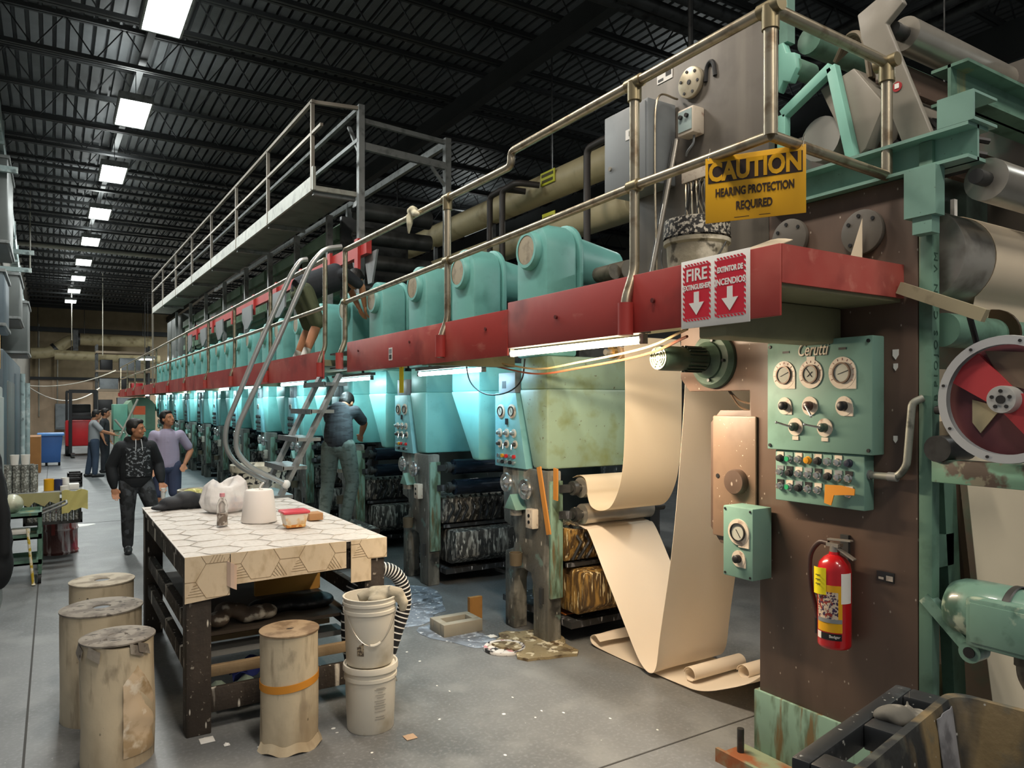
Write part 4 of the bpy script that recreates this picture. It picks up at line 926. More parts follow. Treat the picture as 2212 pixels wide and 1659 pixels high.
for k in range(14):
    y, z = R.uniform(1.75, 2.05), R.uniform(2.98, 3.12); x = R.uniform(3.25, 3.6); m.tube(spline([(x, y, z), (x + .05, y + .08, z + .1), (x + .12, y + .02, z + .05), (x + .2, y - .05, z + .02)], 5), .014, 6)
for k in range(8): m.ball((R.uniform(3.3, 3.7), R.uniform(1.8, 2.0), R.uniform(3.03, 3.1)), .04, 10, 7)
m.box(3.28, 3.8, 1.78, 2.02, 2.98, 3.02)
solo(m, 'wiring_bundle', black, 'black fittings and hoses on the frame behind the end railing', 'wiring')
m = M()
for k in range(4): m.tube(spline([(3.3 + .03 * k, 2.05, 3.4), (3.32 + .03 * k, 2.1, 3.62), (3.36 + .03 * k, 2.2, 3.68), (3.4, 2.3, 3.6)], 6), .012, 6)
solo(m, 'cable_loom', mat('tan cables', '#756a58', .5, var=.1), 'tan cables looping above the angled guard', 'cable')

# grey control box with conduits on the upper plate
t = thing('grey_control_cabinet', 'grey control cabinet on the tall plate behind the railing', 'cabinet', (2.98, 3.6, 2.9))
M().box(2.88, 3.10, 3.13, 3.52, 3.12, 3.60).build('cabinet_body', greyenam, t, bevel=.008)
M().box(2.872, 2.88, 3.145, 3.505, 3.135, 3.585).build('door', greyenam, t, bevel=.003)
M().box(2.869, 2.872, 3.22, 3.31, 3.40, 3.46).build('label_sheet', purewhite, t); text('B.', .045, (2.8685, 3.265, 3.43), (0, -1, 0), (0, 0, 1), black, t)
M().cyl((2.862, 3.45, 3.27), (2.872, 3.45, 3.27), .013, seg=14).build('lock', steel, t)
solo(M().tube(spline([(X0 - .02, 3.10, 3.62), (2.94, 3.11, 3.60), (2.92, 3.115, 3.3), (2.93, 3.11, 2.6)], 8), .006, 6), 'thin_cable', rail, 'thin pale cable down the side of the grey control cabinet', 'cable')
t = thing('switch_box', 'small beige switch box with two switches on tall plate', 'switch box', (3.05, 2.98, 3.2))
M().box(X0 - .09, X0, 2.91, 3.03, 3.36, 3.51).build('box_body', dial, t, bevel=.008); M().box(X0 - .095, X0 - .09, 2.92, 3.02, 3.38, 3.495).build('cover', mat('pale blue plate', '#9db0b0', .4), t)
for y in (2.95, 2.995): M().cyl((X0 - .11, y, 3.46), (X0 - .094, y, 3.46), .012, seg=10).build('switch', black, t)
m = M(); m.tube(spline([(X0 - .04, 2.95, 3.36), (X0 - .05, 2.95, 3.31), (X0 - .05, 2.99, 3.28), (X0 - .02, 3.03, 3.27)], 6), .007, 6); m.build('cord', greyenam, t)
for k, (a, b, lab) in enumerate((((3.03, 3.05, 3.36), (2.86, 3.145, 2.335), 'shiny conduit leaning behind the railing, right one'), ((3.04, 3.09, 3.36), (2.89, 3.19, 2.335), 'thin dark conduit leaning behind the railing, left one'))):
    solo(M().cyl(a, b, .014 if k == 0 else .009, seg=10), 'conduit', steel if k == 0 else dsteel, lab, 'conduit')
t = thing('terminal_box', 'open terminal box with dangling wires below the mid rail', 'terminal box', (3.06, 2.95, 2.85))
M().box(X0 - .06, X0, 2.83, 3.03, 3.10, 3.20).build('terminal_strip', dial, t, bevel=.004)
for k in range(9):
    y = 2.845 + .02 * k; m = M(); m.tube(spline([(X0 - .05, y, 3.10), (X0 - .06, y + R.uniform(-.02, .03), 3.03), (X0 - .05, y + R.uniform(-.03, .06), 2.93 - R.uniform(0, .15))], 6), .005, 5); m.build('wire', dsteel if k % 2 else rail, t)
# splattered bucket on the deck
t = thing('paint_bucket', 'paint caked white bucket on the deck behind the caution sign', 'bucket', (2.78, 2.5, 2.33))
bk = mat('caked bucket', '#b0a995', .6, layers=[('#e2dccb', 7, .5, .62), ('#6a6558', 12, .6, .68)], var=.15, bump=.4)
M().lathe([(.001, 0), (.135, 0), (.15, .3), (.165, .31), (.165, .33), (.15, .335), (.158, .43), (.15, .43), (.14, .36), (.001, .36)], (2.74, 2.62, 2.331), seg=32).build('bucket_body', bk, t)
M().lathe([(.153, .335), (.160, .428), (.161, .428), (.166, .34)], (2.74, 2.62, 2.331), seg=32, cap=False).build('black_rim_crust', mat('black crust', '#2a2a2a', .6, layers=[('#cfcabd', 55, .5, .6)], var=.2), t)
m = M(); m.tube([(2.74 + .175 * math.cos(a), 2.62 + .175 * math.sin(a), 2.63 - .2 * math.sin((a - 2.2) / 2.6 * PI)) for a in [2.2 + 2.6 * k / 14 for k in range(15)]], .004, 6); m.build('bail', dsteel, t)
m = M(); m.sheet([[(2.44 + .25 * i / 8, 2.02 + .3 * k / 8, 2.46 + .09 * (i / 8) + .02 * math.sin(k * .6)) for k in range(9)] for i in range(9)], .003)
solo(m, 'paper_scrap', paper, 'cream paper scrap lying by the bucket behind the fire sign', 'paper')
m = M(); m.add([(3.02, 2.08, 2.34), (3.05, 1.93, 2.335), (3.05, 1.93, 2.67), (3.06, 1.934, 2.58), (3.05, 1.99, 2.50), (3.023, 2.08, 2.34), (3.053, 1.93, 2.335), (3.053, 1.93, 2.67), (3.063, 1.934, 2.58), (3.053, 1.99, 2.50)], [(0, 1, 2, 4), (5, 9, 7, 6), (0, 4, 9, 5), (4, 2, 7, 9), (2, 1, 6, 7), (1, 0, 5, 6)])
solo(m, 'paper_shard', paper, 'pointed cream paper shard standing behind the red end board', 'paper')
# blue-green valve on the nearest hood
m = M(); m.cyl((3.62, 4.3, 2.85), (3.62, 4.5, 2.85), .06, seg=16); m.box(3.56, 3.7, 4.28, 4.42, 2.6, 2.72); m.cyl((3.75, 4.28, 2.87), (3.75, 4.48, 2.87), .08, seg=16); m.tube(spline([(3.6, 4.3, 2.7), (3.5, 4.26, 2.6), (3.45, 4.28, 2.42)], 6), .012, 6); m.box(3.6, 3.66, 4.32, 4.46, 2.3, 2.62)
solo(m, 'valve_group', mat('dirty valve', '#6a6358', .5, .4, layers=[('#3d3934', 7, .5, .7)], var=.15), 'dirty valve group beside the nearest upper hood', 'valve')

# ---- Cerutti panel
CP = thing('main_control_panel', 'large green control panel with three dials and script logo', 'control panel', (3.08, 2.2, 1.62))
XC = X0 - .085
M().box(XC, X0 + .004, 1.905, 2.505, 1.62, 2.145).build('panel_body', panelgreen, CP, bevel=.006)
def dp(y, z, r, square=True):
    m = M(); m.cyl((XC - .005, y, z), (XC, y, z), r, seg=30)
    if square: m.box(XC - .004, XC, y - r, y - r * .15, z - r, z - r * .1)
    else: m.box(XC - .004, XC, y - r * .35, y + r * .35, z + r * .8, z + r * 1.2)
    return m
for y, z, r, sq, nd in ((2.395, 1.985, .068, True, 2.75), (2.235, 1.985, .068, False, .9), (2.06, 1.985, .073, True, 2.85)):
    o = dp(y, z, r, sq).build('gauge', dial, CP)
    m = M()
    for k in range(11):
        a = -.5 + 4.2 * k / 10; m.bar((XC - .0055, y + r * .78 * math.cos(a), z + r * .78 * math.sin(a)), (XC - .0055, y + r * .92 * math.cos(a), z + r * .92 * math.sin(a)), .001, .004, up=(1, 0, 0))
    m.build('scale_marks', mat('dial print', '#b06a5c', .5), o)
    m = M(); m.lathe([(r * .56, .005), (r * .66, .005), (r * .66, .014), (r * .56, .014)], (XC, y, z), (-1, 0, 0), 28, cap=False); m.build('bezel', mat('bezel brown', '#5e4e42', .4, .4), o)
    M().cyl((XC - .005, y, z), (XC - .009, y, z), r * .57, seg=26).build('gauge_face', glass, o)
    d = V((0, math.cos(nd), math.sin(nd))) * r * .5; m = M(); m.bar(V((XC - .0105, y, z)) - d * .55, V((XC - .0105, y, z)) + d, .0015, .004, up=(1, 0, 0))
    if not sq: d2 = V((0, d.z, -d.y)); m.bar(V((XC - .0105, y, z)) - d2 * .5, V((XC - .0105, y, z)) + d2 * .6, .0015, .004, up=(1, 0, 0))
    m.build('needle', black, o)
knob(CP, XC, 2.39, 1.835, .042, black, dial); knob(CP, XC, 2.24, 1.835, .045, mat('brown knob', '#4a3430', .4), dial, lever=3.85, lug=False); knob(CP, XC, 2.05, 1.835, .045, black, dial)
knob(CP, XC, 2.325, 1.735, .043, mat('dark green knob', '#33473c', .4), dial, lever=.3, lug=False); knob(CP, XC, 2.155, 1.735, .043, mat('dark green knob', '#33473c', .4), dial, lever=.2, lug=False)
for y in (2.325, 2.155): M().box(XC - .005, XC, y - .018, y + .018, 1.672, 1.69).build('name_plate', dial, CP)
for y, z in ((2.485, 2.125), (1.925, 2.122), (2.485, 1.64), (1.925, 1.64)): M().cyl((XC - .006, y, z), (XC, y, z), .0085, seg=10).build('screw', black, CP)
text('Cerutti', .085, (XC - .002, 2.225, 2.095), (0, -1, 0), (0, .0, 1), mat('script shadow', '#5a5346', .5), CP, 'logo', width=.175, shear=.35, ext=.002)  # dark offset copy of the letters, drawn as the script's shadow
text('Cerutti', .085, (XC - .0045, 2.228, 2.098), (0, -1, 0), (0, .0, 1), mat('script cream', '#d8cfba', .4), CP, 'logo', width=.175, shear=.35, ext=.001)
for y in (2.385, 2.06): M().box(XC - .003, XC, y - .02, y + .02, 2.09, 2.1).build('name_plate', black, CP)
CP.location.y = 2.134; CP.scale = (1, .925, 1)
BP = thing('push_button_panel', 'green push-button box below the large control panel', 'control panel', (3.08, 2.2, 1.37))
XP = X0 - .07
M().box(XP, X0 + .004, 1.945, 2.45, 1.37, 1.618).build('panel_body', panelgreen, BP, bevel=.006)
k = 0
for r_ in range(3):
    for c in range(8):
        if r_ == 2 and c in (5, 6): continue
        y = 2.415 - c * .056; z = 1.578 - r_ * .068
        if not (r_ == 0 and c == 7): M().box(XP - .004, XP, y - .02, y + .02, z + .012, z + .032).build('name_plate', [dial, greyenam, black][(c + r_) % 3] if r_ else [dial, panelgreen][c % 2], BP)
        mt = btn[0] if (r_, c) in ((0, 1), (2, 1)) else btn[1] if (r_, c) == (0, 3) else mat('navy plug', '#262b3d', .4) if (r_, c) == (0, 7) else black if (r_ * 5 + c * 3) % 4 == 0 else chrome
        m = M(); m.lathe([(.019, 0), (.019, .008), (.0145, .012), (.0145, .024), (.001, .026)], (XP, y, z), (-1, 0, 0), 16); o = m.build('push_button', chrome if mt in (btn[0],) else mt, BP)
        if mt == btn[0]: M().cyl((XP - .0255, y, z), (XP - .029, y, z), .0125, seg=12).build('button_cap', mt, o)
BP.location.y = 2.146; BP.scale = (1, .933, 1)
m = M(); m.prism([(1.936, 1.44), (1.934, 1.468), (2.0, 1.478), (2.081, 1.474), (2.085, 1.39), (2.05, 1.382), (2.036, 1.43), (1.98, 1.437)], 'x', XP - .034, XP - .029); solo(m, 'masking_tape', orange, 'piece of orange tape stuck across the push buttons', 'tape')
t = thing('small_gauge_box', 'small green box with one gauge beside the brown frame', 'control box', (3.0, 2.68, .9))
XS = X0 - .16
M().box(XS, X0 - .015, 2.585, 2.775, .925, 1.285).build('box_body', panelgreen, t, bevel=.006)
o = face_dial(t, XS, 2.67, 1.16, .066, -2.2); M().box(XS - .0065, XS, 2.605, 2.67, 1.085, 1.15).build('dial_lug', dial, t); knob(t, XS, 2.67, 1.025, .042)
for y, z in ((2.6, 1.27), (2.76, 1.27), (2.6, .94), (2.76, .94)): M().cyl((XS - .004, y, z), (XS, y, z), .006, seg=8).build('screw', black, t)
t.location += V((0, -.142, .035))
t = thing('name_plate', 'small dark data plate on the brown frame right of the extinguisher', 'plate', (X0, 1.86, 1.08)); M().box(X0 - .001, X0 + .005, 1.815, 1.895, 1.06, 1.105).build('plate_sheet', dsteel, t, bevel=.001); M().box(X0 - .003, X0 - .001, 1.82, 1.85, 1.068, 1.09).build('plate_print', dial, t); M().box(X0 - .003, X0 - .001, 1.862, 1.885, 1.07, 1.08).build('plate_print', dial, t)
t = thing('conduit_elbow', 'grey conduit elbow leaving the push-button box', 'conduit', (3.05, 1.85, 1.45))
m = M(); m.tube(fillet([(X0 - .035, 1.943, 1.53), (X0 - .035, 1.78, 1.53), (X0 - .035, 1.74, 1.58), (X0 - .03, 1.72, 1.85), (X0 + .0, 1.69, 1.87)], .05), .016, 10); m.build('tube_run', mat('dirty conduit', '#8c8f86', .5, .3, layers=[('#5d5f58', 14, .5, .65)]), t)
m = M(); m.cyl((X0 - .035, 1.944, 1.53), (X0 - .035, 1.9, 1.53), .022, seg=14); m.cyl((X0 - .035, 1.82, 1.53), (X0 - .035, 1.78, 1.53), .02, seg=12); m.build('coupling', galv, t)
for y, z, s in ((1.81, 2.06, .022), (1.81, 2.005, .016), (1.81, 1.69, .016)):
    m = M(); m.prism([(y - s * .6, z + s), (y + s * .6, z + s), (y + s * .6, z - s * .2), (y, z - s), (y - s * .6, z - s * .1)], 'x', X0 + .001, X0 + .0045); solo(m, 'sticker_remnant', purewhite, {2.06: 'upper white shield-shaped scrap on the brown frame', 2.005: 'lower white scrap under the shield-shaped one on the brown frame', 1.69: 'small white scrap on the brown frame beside the lower conduit'}[z], 'sticker')
text('B  P I O J O S   C O N   V M', .04, (3.138, 1.654, 2.17), (0, 0, 1), (-1, 0, 0), mat('pen green', '#2c4a3e', .6), IF, width=.62)

# ---- fire extinguisher
FE = thing('fire_extinguisher', 'red fire extinguisher hung on the brown frame', 'fire extinguisher', (3.02, 2.045, .742))
cx, cy = X0 - .085, 2.045
M().lathe([(.001, .0), (.066, .0), (.071, .006), (.072, .014), (.072, .35), (.066, .38), (.045, .405), (.024, .418), (.022, .43)], (cx, cy, .742), seg=36).build('cylinder', extred, FE)
m = M(); m.cyl((cx, cy, 1.165), (cx, cy, 1.2), .022, seg=16); m.box(cx - .02, cx + .02, cy - .03, cy + .03, 1.195, 1.21); m.build('valve', steel, FE)
m = M(); m.bar((cx, cy + .03, 1.225), (cx, cy - .085, 1.232), .024, .007); m.bar((cx, cy + .01, 1.205), (cx - .0, cy - .10, 1.15), .024, .007); m.build('handle', steel, FE)
M().tube(spline([(cx, cy + .03, 1.205), (cx, cy + .08, 1.20), (cx, cy + .125, 1.13), (cx, cy + .125, 1.0), (cx, cy + .1, .9), (cx - .005, cy + .085, .84)], 8), .0115, 10).build('hose', mat('hose brown', '#3a2a26', .5), FE)
M().cyl((cx - .005, cy + .085, .85), (cx - .01, cy + .08, .78), .012, seg=12).build('nozzle', black, FE)
def wrap(a0, a1, z0, z1, mt, nm, off=.0008, par=FE):
    n = 10; r = .072 + off
    pts = [[(cx + r * math.cos(a0 + (a1 - a0) * k / n), cy + r * math.sin(a0 + (a1 - a0) * k / n), z) for z in (z0, z1)] for k in range(n + 1)]
    m = M(); m.sheet(pts, .001); return m.build(nm, mt, par)
vc = math.atan2(-cy, -cx)     # towards the aisle
f0 = PI + .606
wrap(f0 - 1.2, f0 + .45, .82, 1.03, yellow, 'label'); wrap(f0 - 1.15, f0 + .2, .88, 1.0, mat('label print', '#c9b9a4', .5, layers=[('#3a2a4a', 90, .5, .55), ('#8a3028', 40, .56, .6)], var=.2), 'label_print', .002)
wrap(f0 - 1.15, f0 + .43, .862, .88, greyenam, 'label_band', .0025)
wrap(f0 + .38, f0 + 1.15, .95, 1.085, purewhite, 'inspection_label'); wrap(f0 - .9, f0 + .42, .785, .815, black, 'brand_band', .0012); wrap(f0 - 1.2, f0 - .85, .785, .815, purewhite, 'round_badge', .0016)
o = text('Badger', .017, (cx - .0745 * .822, cy - .0745 * .57, .802), (.57, -.822, 0), (0, 0, 1), purewhite, FE, 'brand_lettering', width=.046)
m = M(); m.sheet([[(cx - .083 - .002 * math.sin(k) + .004 * abs(k - 2), cy + .052 - .06 * k / 4, z) for z in (.985, 1.06, 1.105)] for k in range(5)], .0012); m.build('inspection_tag', ybright, FE)
m = M()
for k in range(3): m.box(cx - .087, cx - .0855, cy + .012, cy + .036, 1.03 + .02 * k, 1.034 + .02 * k)
m.build('tag_print', mat('tag pen', '#6a6420', .6), FE)
M().box(X0 - .012, X0 + .004, cy - .02, cy + .02, 1.05, 1.24).build('wall_hook', dsteel, FE)

# ---- signs
t = thing('caution_sign', 'yellow CAUTION hearing protection sign wired to the railing corner', 'sign', (2.42, 2.0, 2.57))
A, B = V((2.318 - .03, 2.14, 0)), V((2.51 - .025, 1.805, 0)); u = (B - A).normalized(); n = u.cross(V((0, 0, 1)))
def plate(m, s0, s1, z0, z1, d0, d1, base=A, u=u, n=n):
    vs = []
    for z in (z0, z1):
        for s, d in ((s0, d0), (s1, d0), (s1, d1), (s0, d1)): p = base + u * s + n * d; vs.append((p.x, p.y, z))
    return m.add(vs, [(0, 1, 2, 3), (4, 7, 6, 5), (0, 4, 5, 1), (1, 5, 6, 2), (2, 6, 7, 3), (3, 7, 4, 0)])
LS = (B - A).length
plate(M(), 0, LS, 2.59, 2.858, 0, .004).build('sign_plate', yellow, t, bevel=.0015)
plate(M(), .012, LS - .012, 2.752, 2.835, .004, .0052).build('header_panel', signdark, t)
c = A + u * LS / 2 + n * .006
text('CAUTION', .105, (c.x, c.y, 2.793), u, (0, 0, 1), yellow, t, width=LS * .92, off=.004)
text('HEARING PROTECTION', .047, (c.x, c.y, 2.708), u, (0, 0, 1), signdark, t, width=LS * .78, off=.0012); text('REQUIRED', .047, (c.x, c.y, 2.648), u, (0, 0, 1), signdark, t, width=LS * .36, off=.0012)
m = M(); plate(m, LS * .3, LS * .45, 2.602, 2.604, .004, .005); plate(m, LS * .55, LS * .66, 2.602, 2.604, .004, .005); m.build('fine_print_lines', signdark, t)
for s in (.012, LS - .012): p = A + u * s + n * .003; m = M(); m.tube([(p.x, p.y, 2.85), (p.x + .01, p.y, 2.90), (p.x - .0, p.y, 2.85)], .0025, 6); m.build('wire_tie', steel, t)
t = thing('fire_sign', 'red and white fire extinguisher sign in two languages on red beam', 'sign', (XF, 2.09, 2.17))
XS = XF - .006
M().box(XS, XF - .0005, 1.91, 2.275, 2.165, 2.452).build('sign_plate', purewhite, t, bevel=.002)
for (y0, y1, l1, l2, s1, s2) in ((2.265, 2.105, 'FIRE', 'EXTINGUISHER', .072, .03), (2.088, 1.925, 'EXTINTOR DE', 'INCENDIOS', .03, .036)):
    yc = (y0 + y1) / 2; w_ = y0 - y1
    M().box(XS - .0012, XS, y1 + .012, y0 - .012, 2.205, 2.425).build('red_panel', redsign, t)
    m = M(); nst = 11
    for k in range(nst):
        zz = 2.196 + .236 * k / nst
        for yy in (y1 + .003, y0 - .011):
            m.prism([(yy, zz), (yy + .009, zz + .008), (yy + .009, zz + .019), (yy, zz + .011)], 'x', XS - .0012, XS)
    for k in range(8):
        yy = y1 + .012 + (w_ - .024) * k / 8
        for zz in (2.194, 2.427):
            m.prism([(yy, zz), (yy + .01, zz), (yy + .018, zz + .009), (yy + .008, zz + .009)], 'x', XS - .0012, XS)
    m.build('stripe_border', redsign, t)
    text(l1, s1, (XS - .0015, yc, 2.385), (0, -1, 0), (0, 0, 1), purewhite, t, width=w_ * (.72 if l1 == 'FIRE' else .8), off=.0015)
    text(l2, s2, (XS - .0015, yc, 2.335), (0, -1, 0), (0, 0, 1), purewhite, t, width=w_ * .94, off=.001)
    m = M(); m.prism([(yc - .014, 2.315), (yc + .014, 2.315), (yc + .014, 2.27), (yc + .042, 2.27), (yc, 2.218), (yc - .042, 2.27), (yc - .014, 2.27)], 'x', XS - .003, XS - .0012); m.build('arrow', purewhite, t)

t = thing('brown_cross_plate', 'brown cross plates behind the swing arm at the top right', 'plate', (3.8, 2.0, 3.1))
M().box(3.30, 4.4, 1.98, 2.02, 3.36, 3.48).build('upper_plate', brown, t); M().box(3.30, 4.4, 2.0, 2.04, 3.03, 3.2).build('lower_plate', brown, t)
# ---- flange motor on the frame
t = thing('flange_motor', 'dark green motor with fan grille bolted to the brown frame', 'motor', (2.9, 2.92, 2.0))
my, mz = 2.84, 2.085
mg = mat('motor green', '#42564a', .4, layers=[('#2f3e35', 6, .5, .75)], var=.08)
m = M(); m.lathe([(.001, 0), (.155, 0), (.155, .02), (.135, .045), (.1, .05), (.1, .065), (.08, .08), (.065, .1)], (X0 + .004, my, mz), (-1, 0, 0), 40); m.build('flange', mg, t)
m = M(); m.lathe([(.062, .1), (.062, .25), (.066, .26), (.066, .40), (.06, .415), (.001, .415)], (X0, my, mz), (-1, 0, 0), 32); m.build('motor_body', mg, t)
m = M()
for k in range(18):
    a = 2 * PI * k / 18; m.bar((X0 - .11, my + .066 * math.cos(a), mz + .066 * math.sin(a)), (X0 - .24, my + .066 * math.cos(a), mz + .066 * math.sin(a)), .005, .012, up=(0, math.cos(a), math.sin(a)))
m.build('cooling_fins', mat('motor fins', '#2f3a35', .45), t)
m = M()
for r_ in (.014, .028, .042, .058): m.lathe([(r_ - .003, .416), (r_ + .003, .416), (r_ + .003, .421), (r_ - .003, .421), (r_ - .003, .416)], (X0, my, mz), (-1, 0, 0), 24, cap=False)
for k in range(6):
    a = 2 * PI * k / 6; m.bar((X0 - .42, my, mz), (X0 - .42, my + .058 * math.cos(a), mz + .058 * math.sin(a)), .005, .005)
m.build('fan_grille', mat('grille cream', '#8f9078', .5), t)
m = M()
for a in (.5, 1.9, 3.2, 4.6): m.cyl((X0 - .05, my + .112 * math.cos(a), mz + .112 * math.sin(a)), (X0 - .062, my + .112 * math.cos(a), mz + .112 * math.sin(a)), .009, seg=8)
m.build('bolts', dsteel, t)
for k, (d, lab) in enumerate(((.05, 'upper brown cable loop hanging under the flange motor'), (.085, 'lower brown cable loop hanging under the flange motor'))):
    solo(M().tube(spline([(X0 + .06, 2.80, 1.93), (X0 + .1, 2.74, 1.91 - d), (X0 + .1, 2.62, 1.9 - d), (X0 + .06, 2.56, 1.93)], 8), .006, 6), 'cable_loop', mat('brown cable', '#5d4a38', .5), lab, 'cable')
# cables under the walkway
wy = mat('warm cable', '#b39a6c', .5)
for k, (dz, mt, lab) in enumerate(((.0, wy, 'pale cable strung under the red walkway by the warm light'), (.035, mat('red brown cable', '#8a4a30', .5), 'reddish cable strung under the red walkway by the warm light'))):
    solo(M().tube(spline([(2.55, 2.5, 2.2 - dz), (2.65, 2.9, 2.14 - dz), (2.75, 3.6, 2.1 - dz), (2.9, 4.3, 2.09 - dz), (3.0, 5.0, 2.17 - dz)], 8), .007, 6), 'cable', mt, lab, 'cable')
solo(M().tube(spline([(2.9, 5.35, 2.2), (2.92, 5.3, 2.02), (2.95, 5.1, 1.92), (3.0, 4.86, 1.93), (3.0, 4.65, 2.02), (3.0, 4.6, 2.18)], 8), .006, 6), 'black_cable', black, 'black cable loop hanging before the second hood', 'cable')

# ---- the paper web
def strip(name, prof, x0, x1, mt, label, nx=8, wav=.0, grp=None):
    m = M(); pts = [[(x0 + (x1 - x0) * i / nx, p[1] + wav * math.sin(i * 1.1 + k * .35), p[2] + wav * .5 * math.cos(i * .9 + k * .3)) for i in range(nx + 1)] for k, p in enumerate(prof)]
    m.sheet(pts, .002); return solo(m, name, mt, label, 'paper', grp, ang=80)
wx0, wx1 = 3.415, 3.965
up = spline([(0, 3.96, 2.32), (0, 3.945, 2.1), (0, 3.95, 1.6), (0, 3.99, 1.3), (0, 4.09, 1.11), (0, 4.22, 1.055), (0, 4.33, 1.075), (0, 4.372, 1.15), (0, 4.375, 1.2), (0, 4.40, 1.27), (0, 4.47, 1.295), (0, 4.56, 1.27)], 6)
strip('paper_web', up, wx0, wx1, paper, 'cream paper web curving down onto the nearest press rollers')
dn = spline([(0, 4.53, 1.04), (0, 4.50, .93), (0, 4.40, .90), (0, 4.33, .86), (0, 4.12, .55), (0, 3.87, .19), (0, 3.76, .06), (0, 3.68, .032), (0, 3.615, .10), (0, 3.575, .35), (0, 3.46, 1.0), (0, 3.375, 1.7), (0, 3.33, 2.42)], 7)
strip('paper_web', dn, wx0 - .01, wx1 + .10, paper2, 'long cream paper web falling from the press into a V on the floor', wav=.004)
fl = spline([(0, 4.28, .06), (0, 4.34, .10), (0, 4.40, .07), (0, 4.36, .02), (0, 4.2, .012), (0, 3.8, .012), (0, 3.46, .014), (0, 3.3, .03), (0, 3.1, .10), (0, 2.9, .20), (0, 2.75, .34)], 7)
strip('paper_sheet', fl, 3.46, 4.03, paper2, 'loose cream paper sheet curling up on the floor in front', wav=.005)
for k, (y, x0, x1, lab) in enumerate(((3.44, 3.53, 4.02, 'rolled cream paper fold lying at the bottom of the web'), (3.28, 3.86, 4.12, 'small cream paper curl on the floor behind the brown frame'))):
    m = M(); pr = [(0, y + .055 * math.cos(a) * (1 - a * .04), .07 + .05 * math.sin(a) * (1 - a * .04)) for a in [7.5 * q / 24 for q in range(25)]]
    m.sheet([[(x0 + (x1 - x0) * i / 6, p[1], p[2]) for i in range(7)] for p in pr], .002); solo(m, 'paper_curl', paper2, lab, 'paper', ang=80)
t = thing('web_roller', 'cream brown roller feeding the web under the walkway', 'roller', (3.6, 4.0, 2.2))
M().cyl((3.40, 4.0, 2.205), (4.15, 4.0, 2.205), .045, seg=20).build('roller_body', mat('roller beige', '#a98d6c', .4), t); M().cyl((3.28, 4.0, 2.205), (3.4, 4.0, 2.205), .022, seg=12).build('shaft', steel, t); M().lathe([(.02, 0), (.045, .0), (.045, .03), (.02, .03)], (3.36, 4.0, 2.205), (-1, 0, 0), 16).build('collar', mat('brass', '#a9844a', .35, .8), t)
for k, (a, b, lab) in enumerate((((3.14, 4.62, 1.36), (3.15, 4.5, .86), 'orange wooden stick leaning on the nearest press frame, longer one'), ((3.17, 4.44, 1.36), (3.19, 4.47, 1.12), 'orange wooden stick beside the longer one on the nearest press frame'))):
    solo(M().bar(a, b, .05, .012, up=(1, 0, 0)), 'wooden_stick', mat('orange timber', '#b57a34', .6, var=.1), lab, 'stick')

# ---- things on the floor near the press
t = thing('bucket_lid', 'paint spattered round lid lying on the floor', 'lid', (2.87, 4.68, 0))
M().lathe([(.001, .004), (.13, .004), (.13, .02), (.155, .024), (.16, .012), (.157, .001), (.001, .001)], (2.87, 4.68, 0), seg=36).build('lid_disc', mat('spattered lid', '#d9d7d4', .5, layers=[('#2a2a2c', 16, .52, .6), ('#c88a92', 7, .62, .68)], var=.08), t)
t = thing('timber_offcut', 'grey timber offcut with a slot lying on the floor', 'timber', (2.75, 5.25, 0))
m = M(); m.box(2.6, 2.95, 5.15, 5.22, .0, .1); m.box(2.6, 2.95, 5.34, 5.41, 0, .1); m.box(2.6, 2.66, 5.22, 5.34, 0, .1); m.box(2.89, 2.95, 5.22, 5.34, 0, .1); m.build('block', mat('dusty timber', '#8f8a7c', .8, var=.15), t, bevel=.006)
solo(M().box(2.98, 3.1, 5.42, 5.46, 0, .2), 'cardboard_piece', cardboard, 'brown cardboard piece standing beside the nearest frame leg', 'cardboard')
solo(M().box(3.42, 4.1, 4.66, 5.1, .175, .185), 'cardboard_sheet', mat('orange brown card', '#a5632c', .7, var=.1), 'orange brown board under the nearest press unit', 'board')
m = M(); blob(m, 3.12, 4.62, .28, .32, .02, 26, .4); solo(m, 'paint_crust', mat('tan crust', '#8f8264', .7, layers=[('#5a4a33', 10, .5, .65), ('#d0c8b0', 16, .58, .66)], var=.2, bump=.5), 'tan paint crust spread around the nearest frame foot', 'crust')

# ---- right edge: unwinder
t = thing('unwind_drum', 'big steel drum wrapped in cream paper at the right edge', 'roller', (3.8, 1.72, 2.3))
M().cyl((3.22, 1.78, 2.49), (4.35, 1.78, 2.49), .205, seg=48).build('drum_body', mat('ground steel', '#a9a59c', .32, .6, layers=[('#6f6a60', 5, .5, .75)], var=.1), t, bevel=.006)
M().cyl((3.12, 1.78, 2.49), (4.4, 1.78, 2.49), .04, seg=14).build('shaft', dsteel, t)
pr = [(0, 1.78 + .208 * math.cos(a), 2.49 + .208 * math.sin(a)) for a in [.6 + 3.5 * k / 24 for k in range(25)]]
pr += [(0, pr[-1][1] + .006 * k, pr[-1][2] - .03 * k) for k in range(1, 4)]
m = M(); m.sheet([[(3.47 + .60 * i / 6, p[1], p[2]) for i in range(7)] for p in pr], .002); solo(m, 'paper_web', paper, 'cream paper web wrapped around the big steel drum', 'paper', ang=80)
t = thing('green_tube_roller', 'long dull green roller below the steel drum', 'roller', (3.8, 1.66, 2.1))
M().cyl((3.2, 1.66, 2.16), (4.7, 1.66, 2.16), .072, seg=28).build('roller_body', dgreen, t)
m = M(); m.lathe([(.075, 0), (.115, 0), (.115, .02), (.075, .02)], (3.62, 1.66, 2.16), (1, 0, 0), 24); m.build('collar_ring', mat('dark bronze', '#4a3c2c', .4, .5), t)
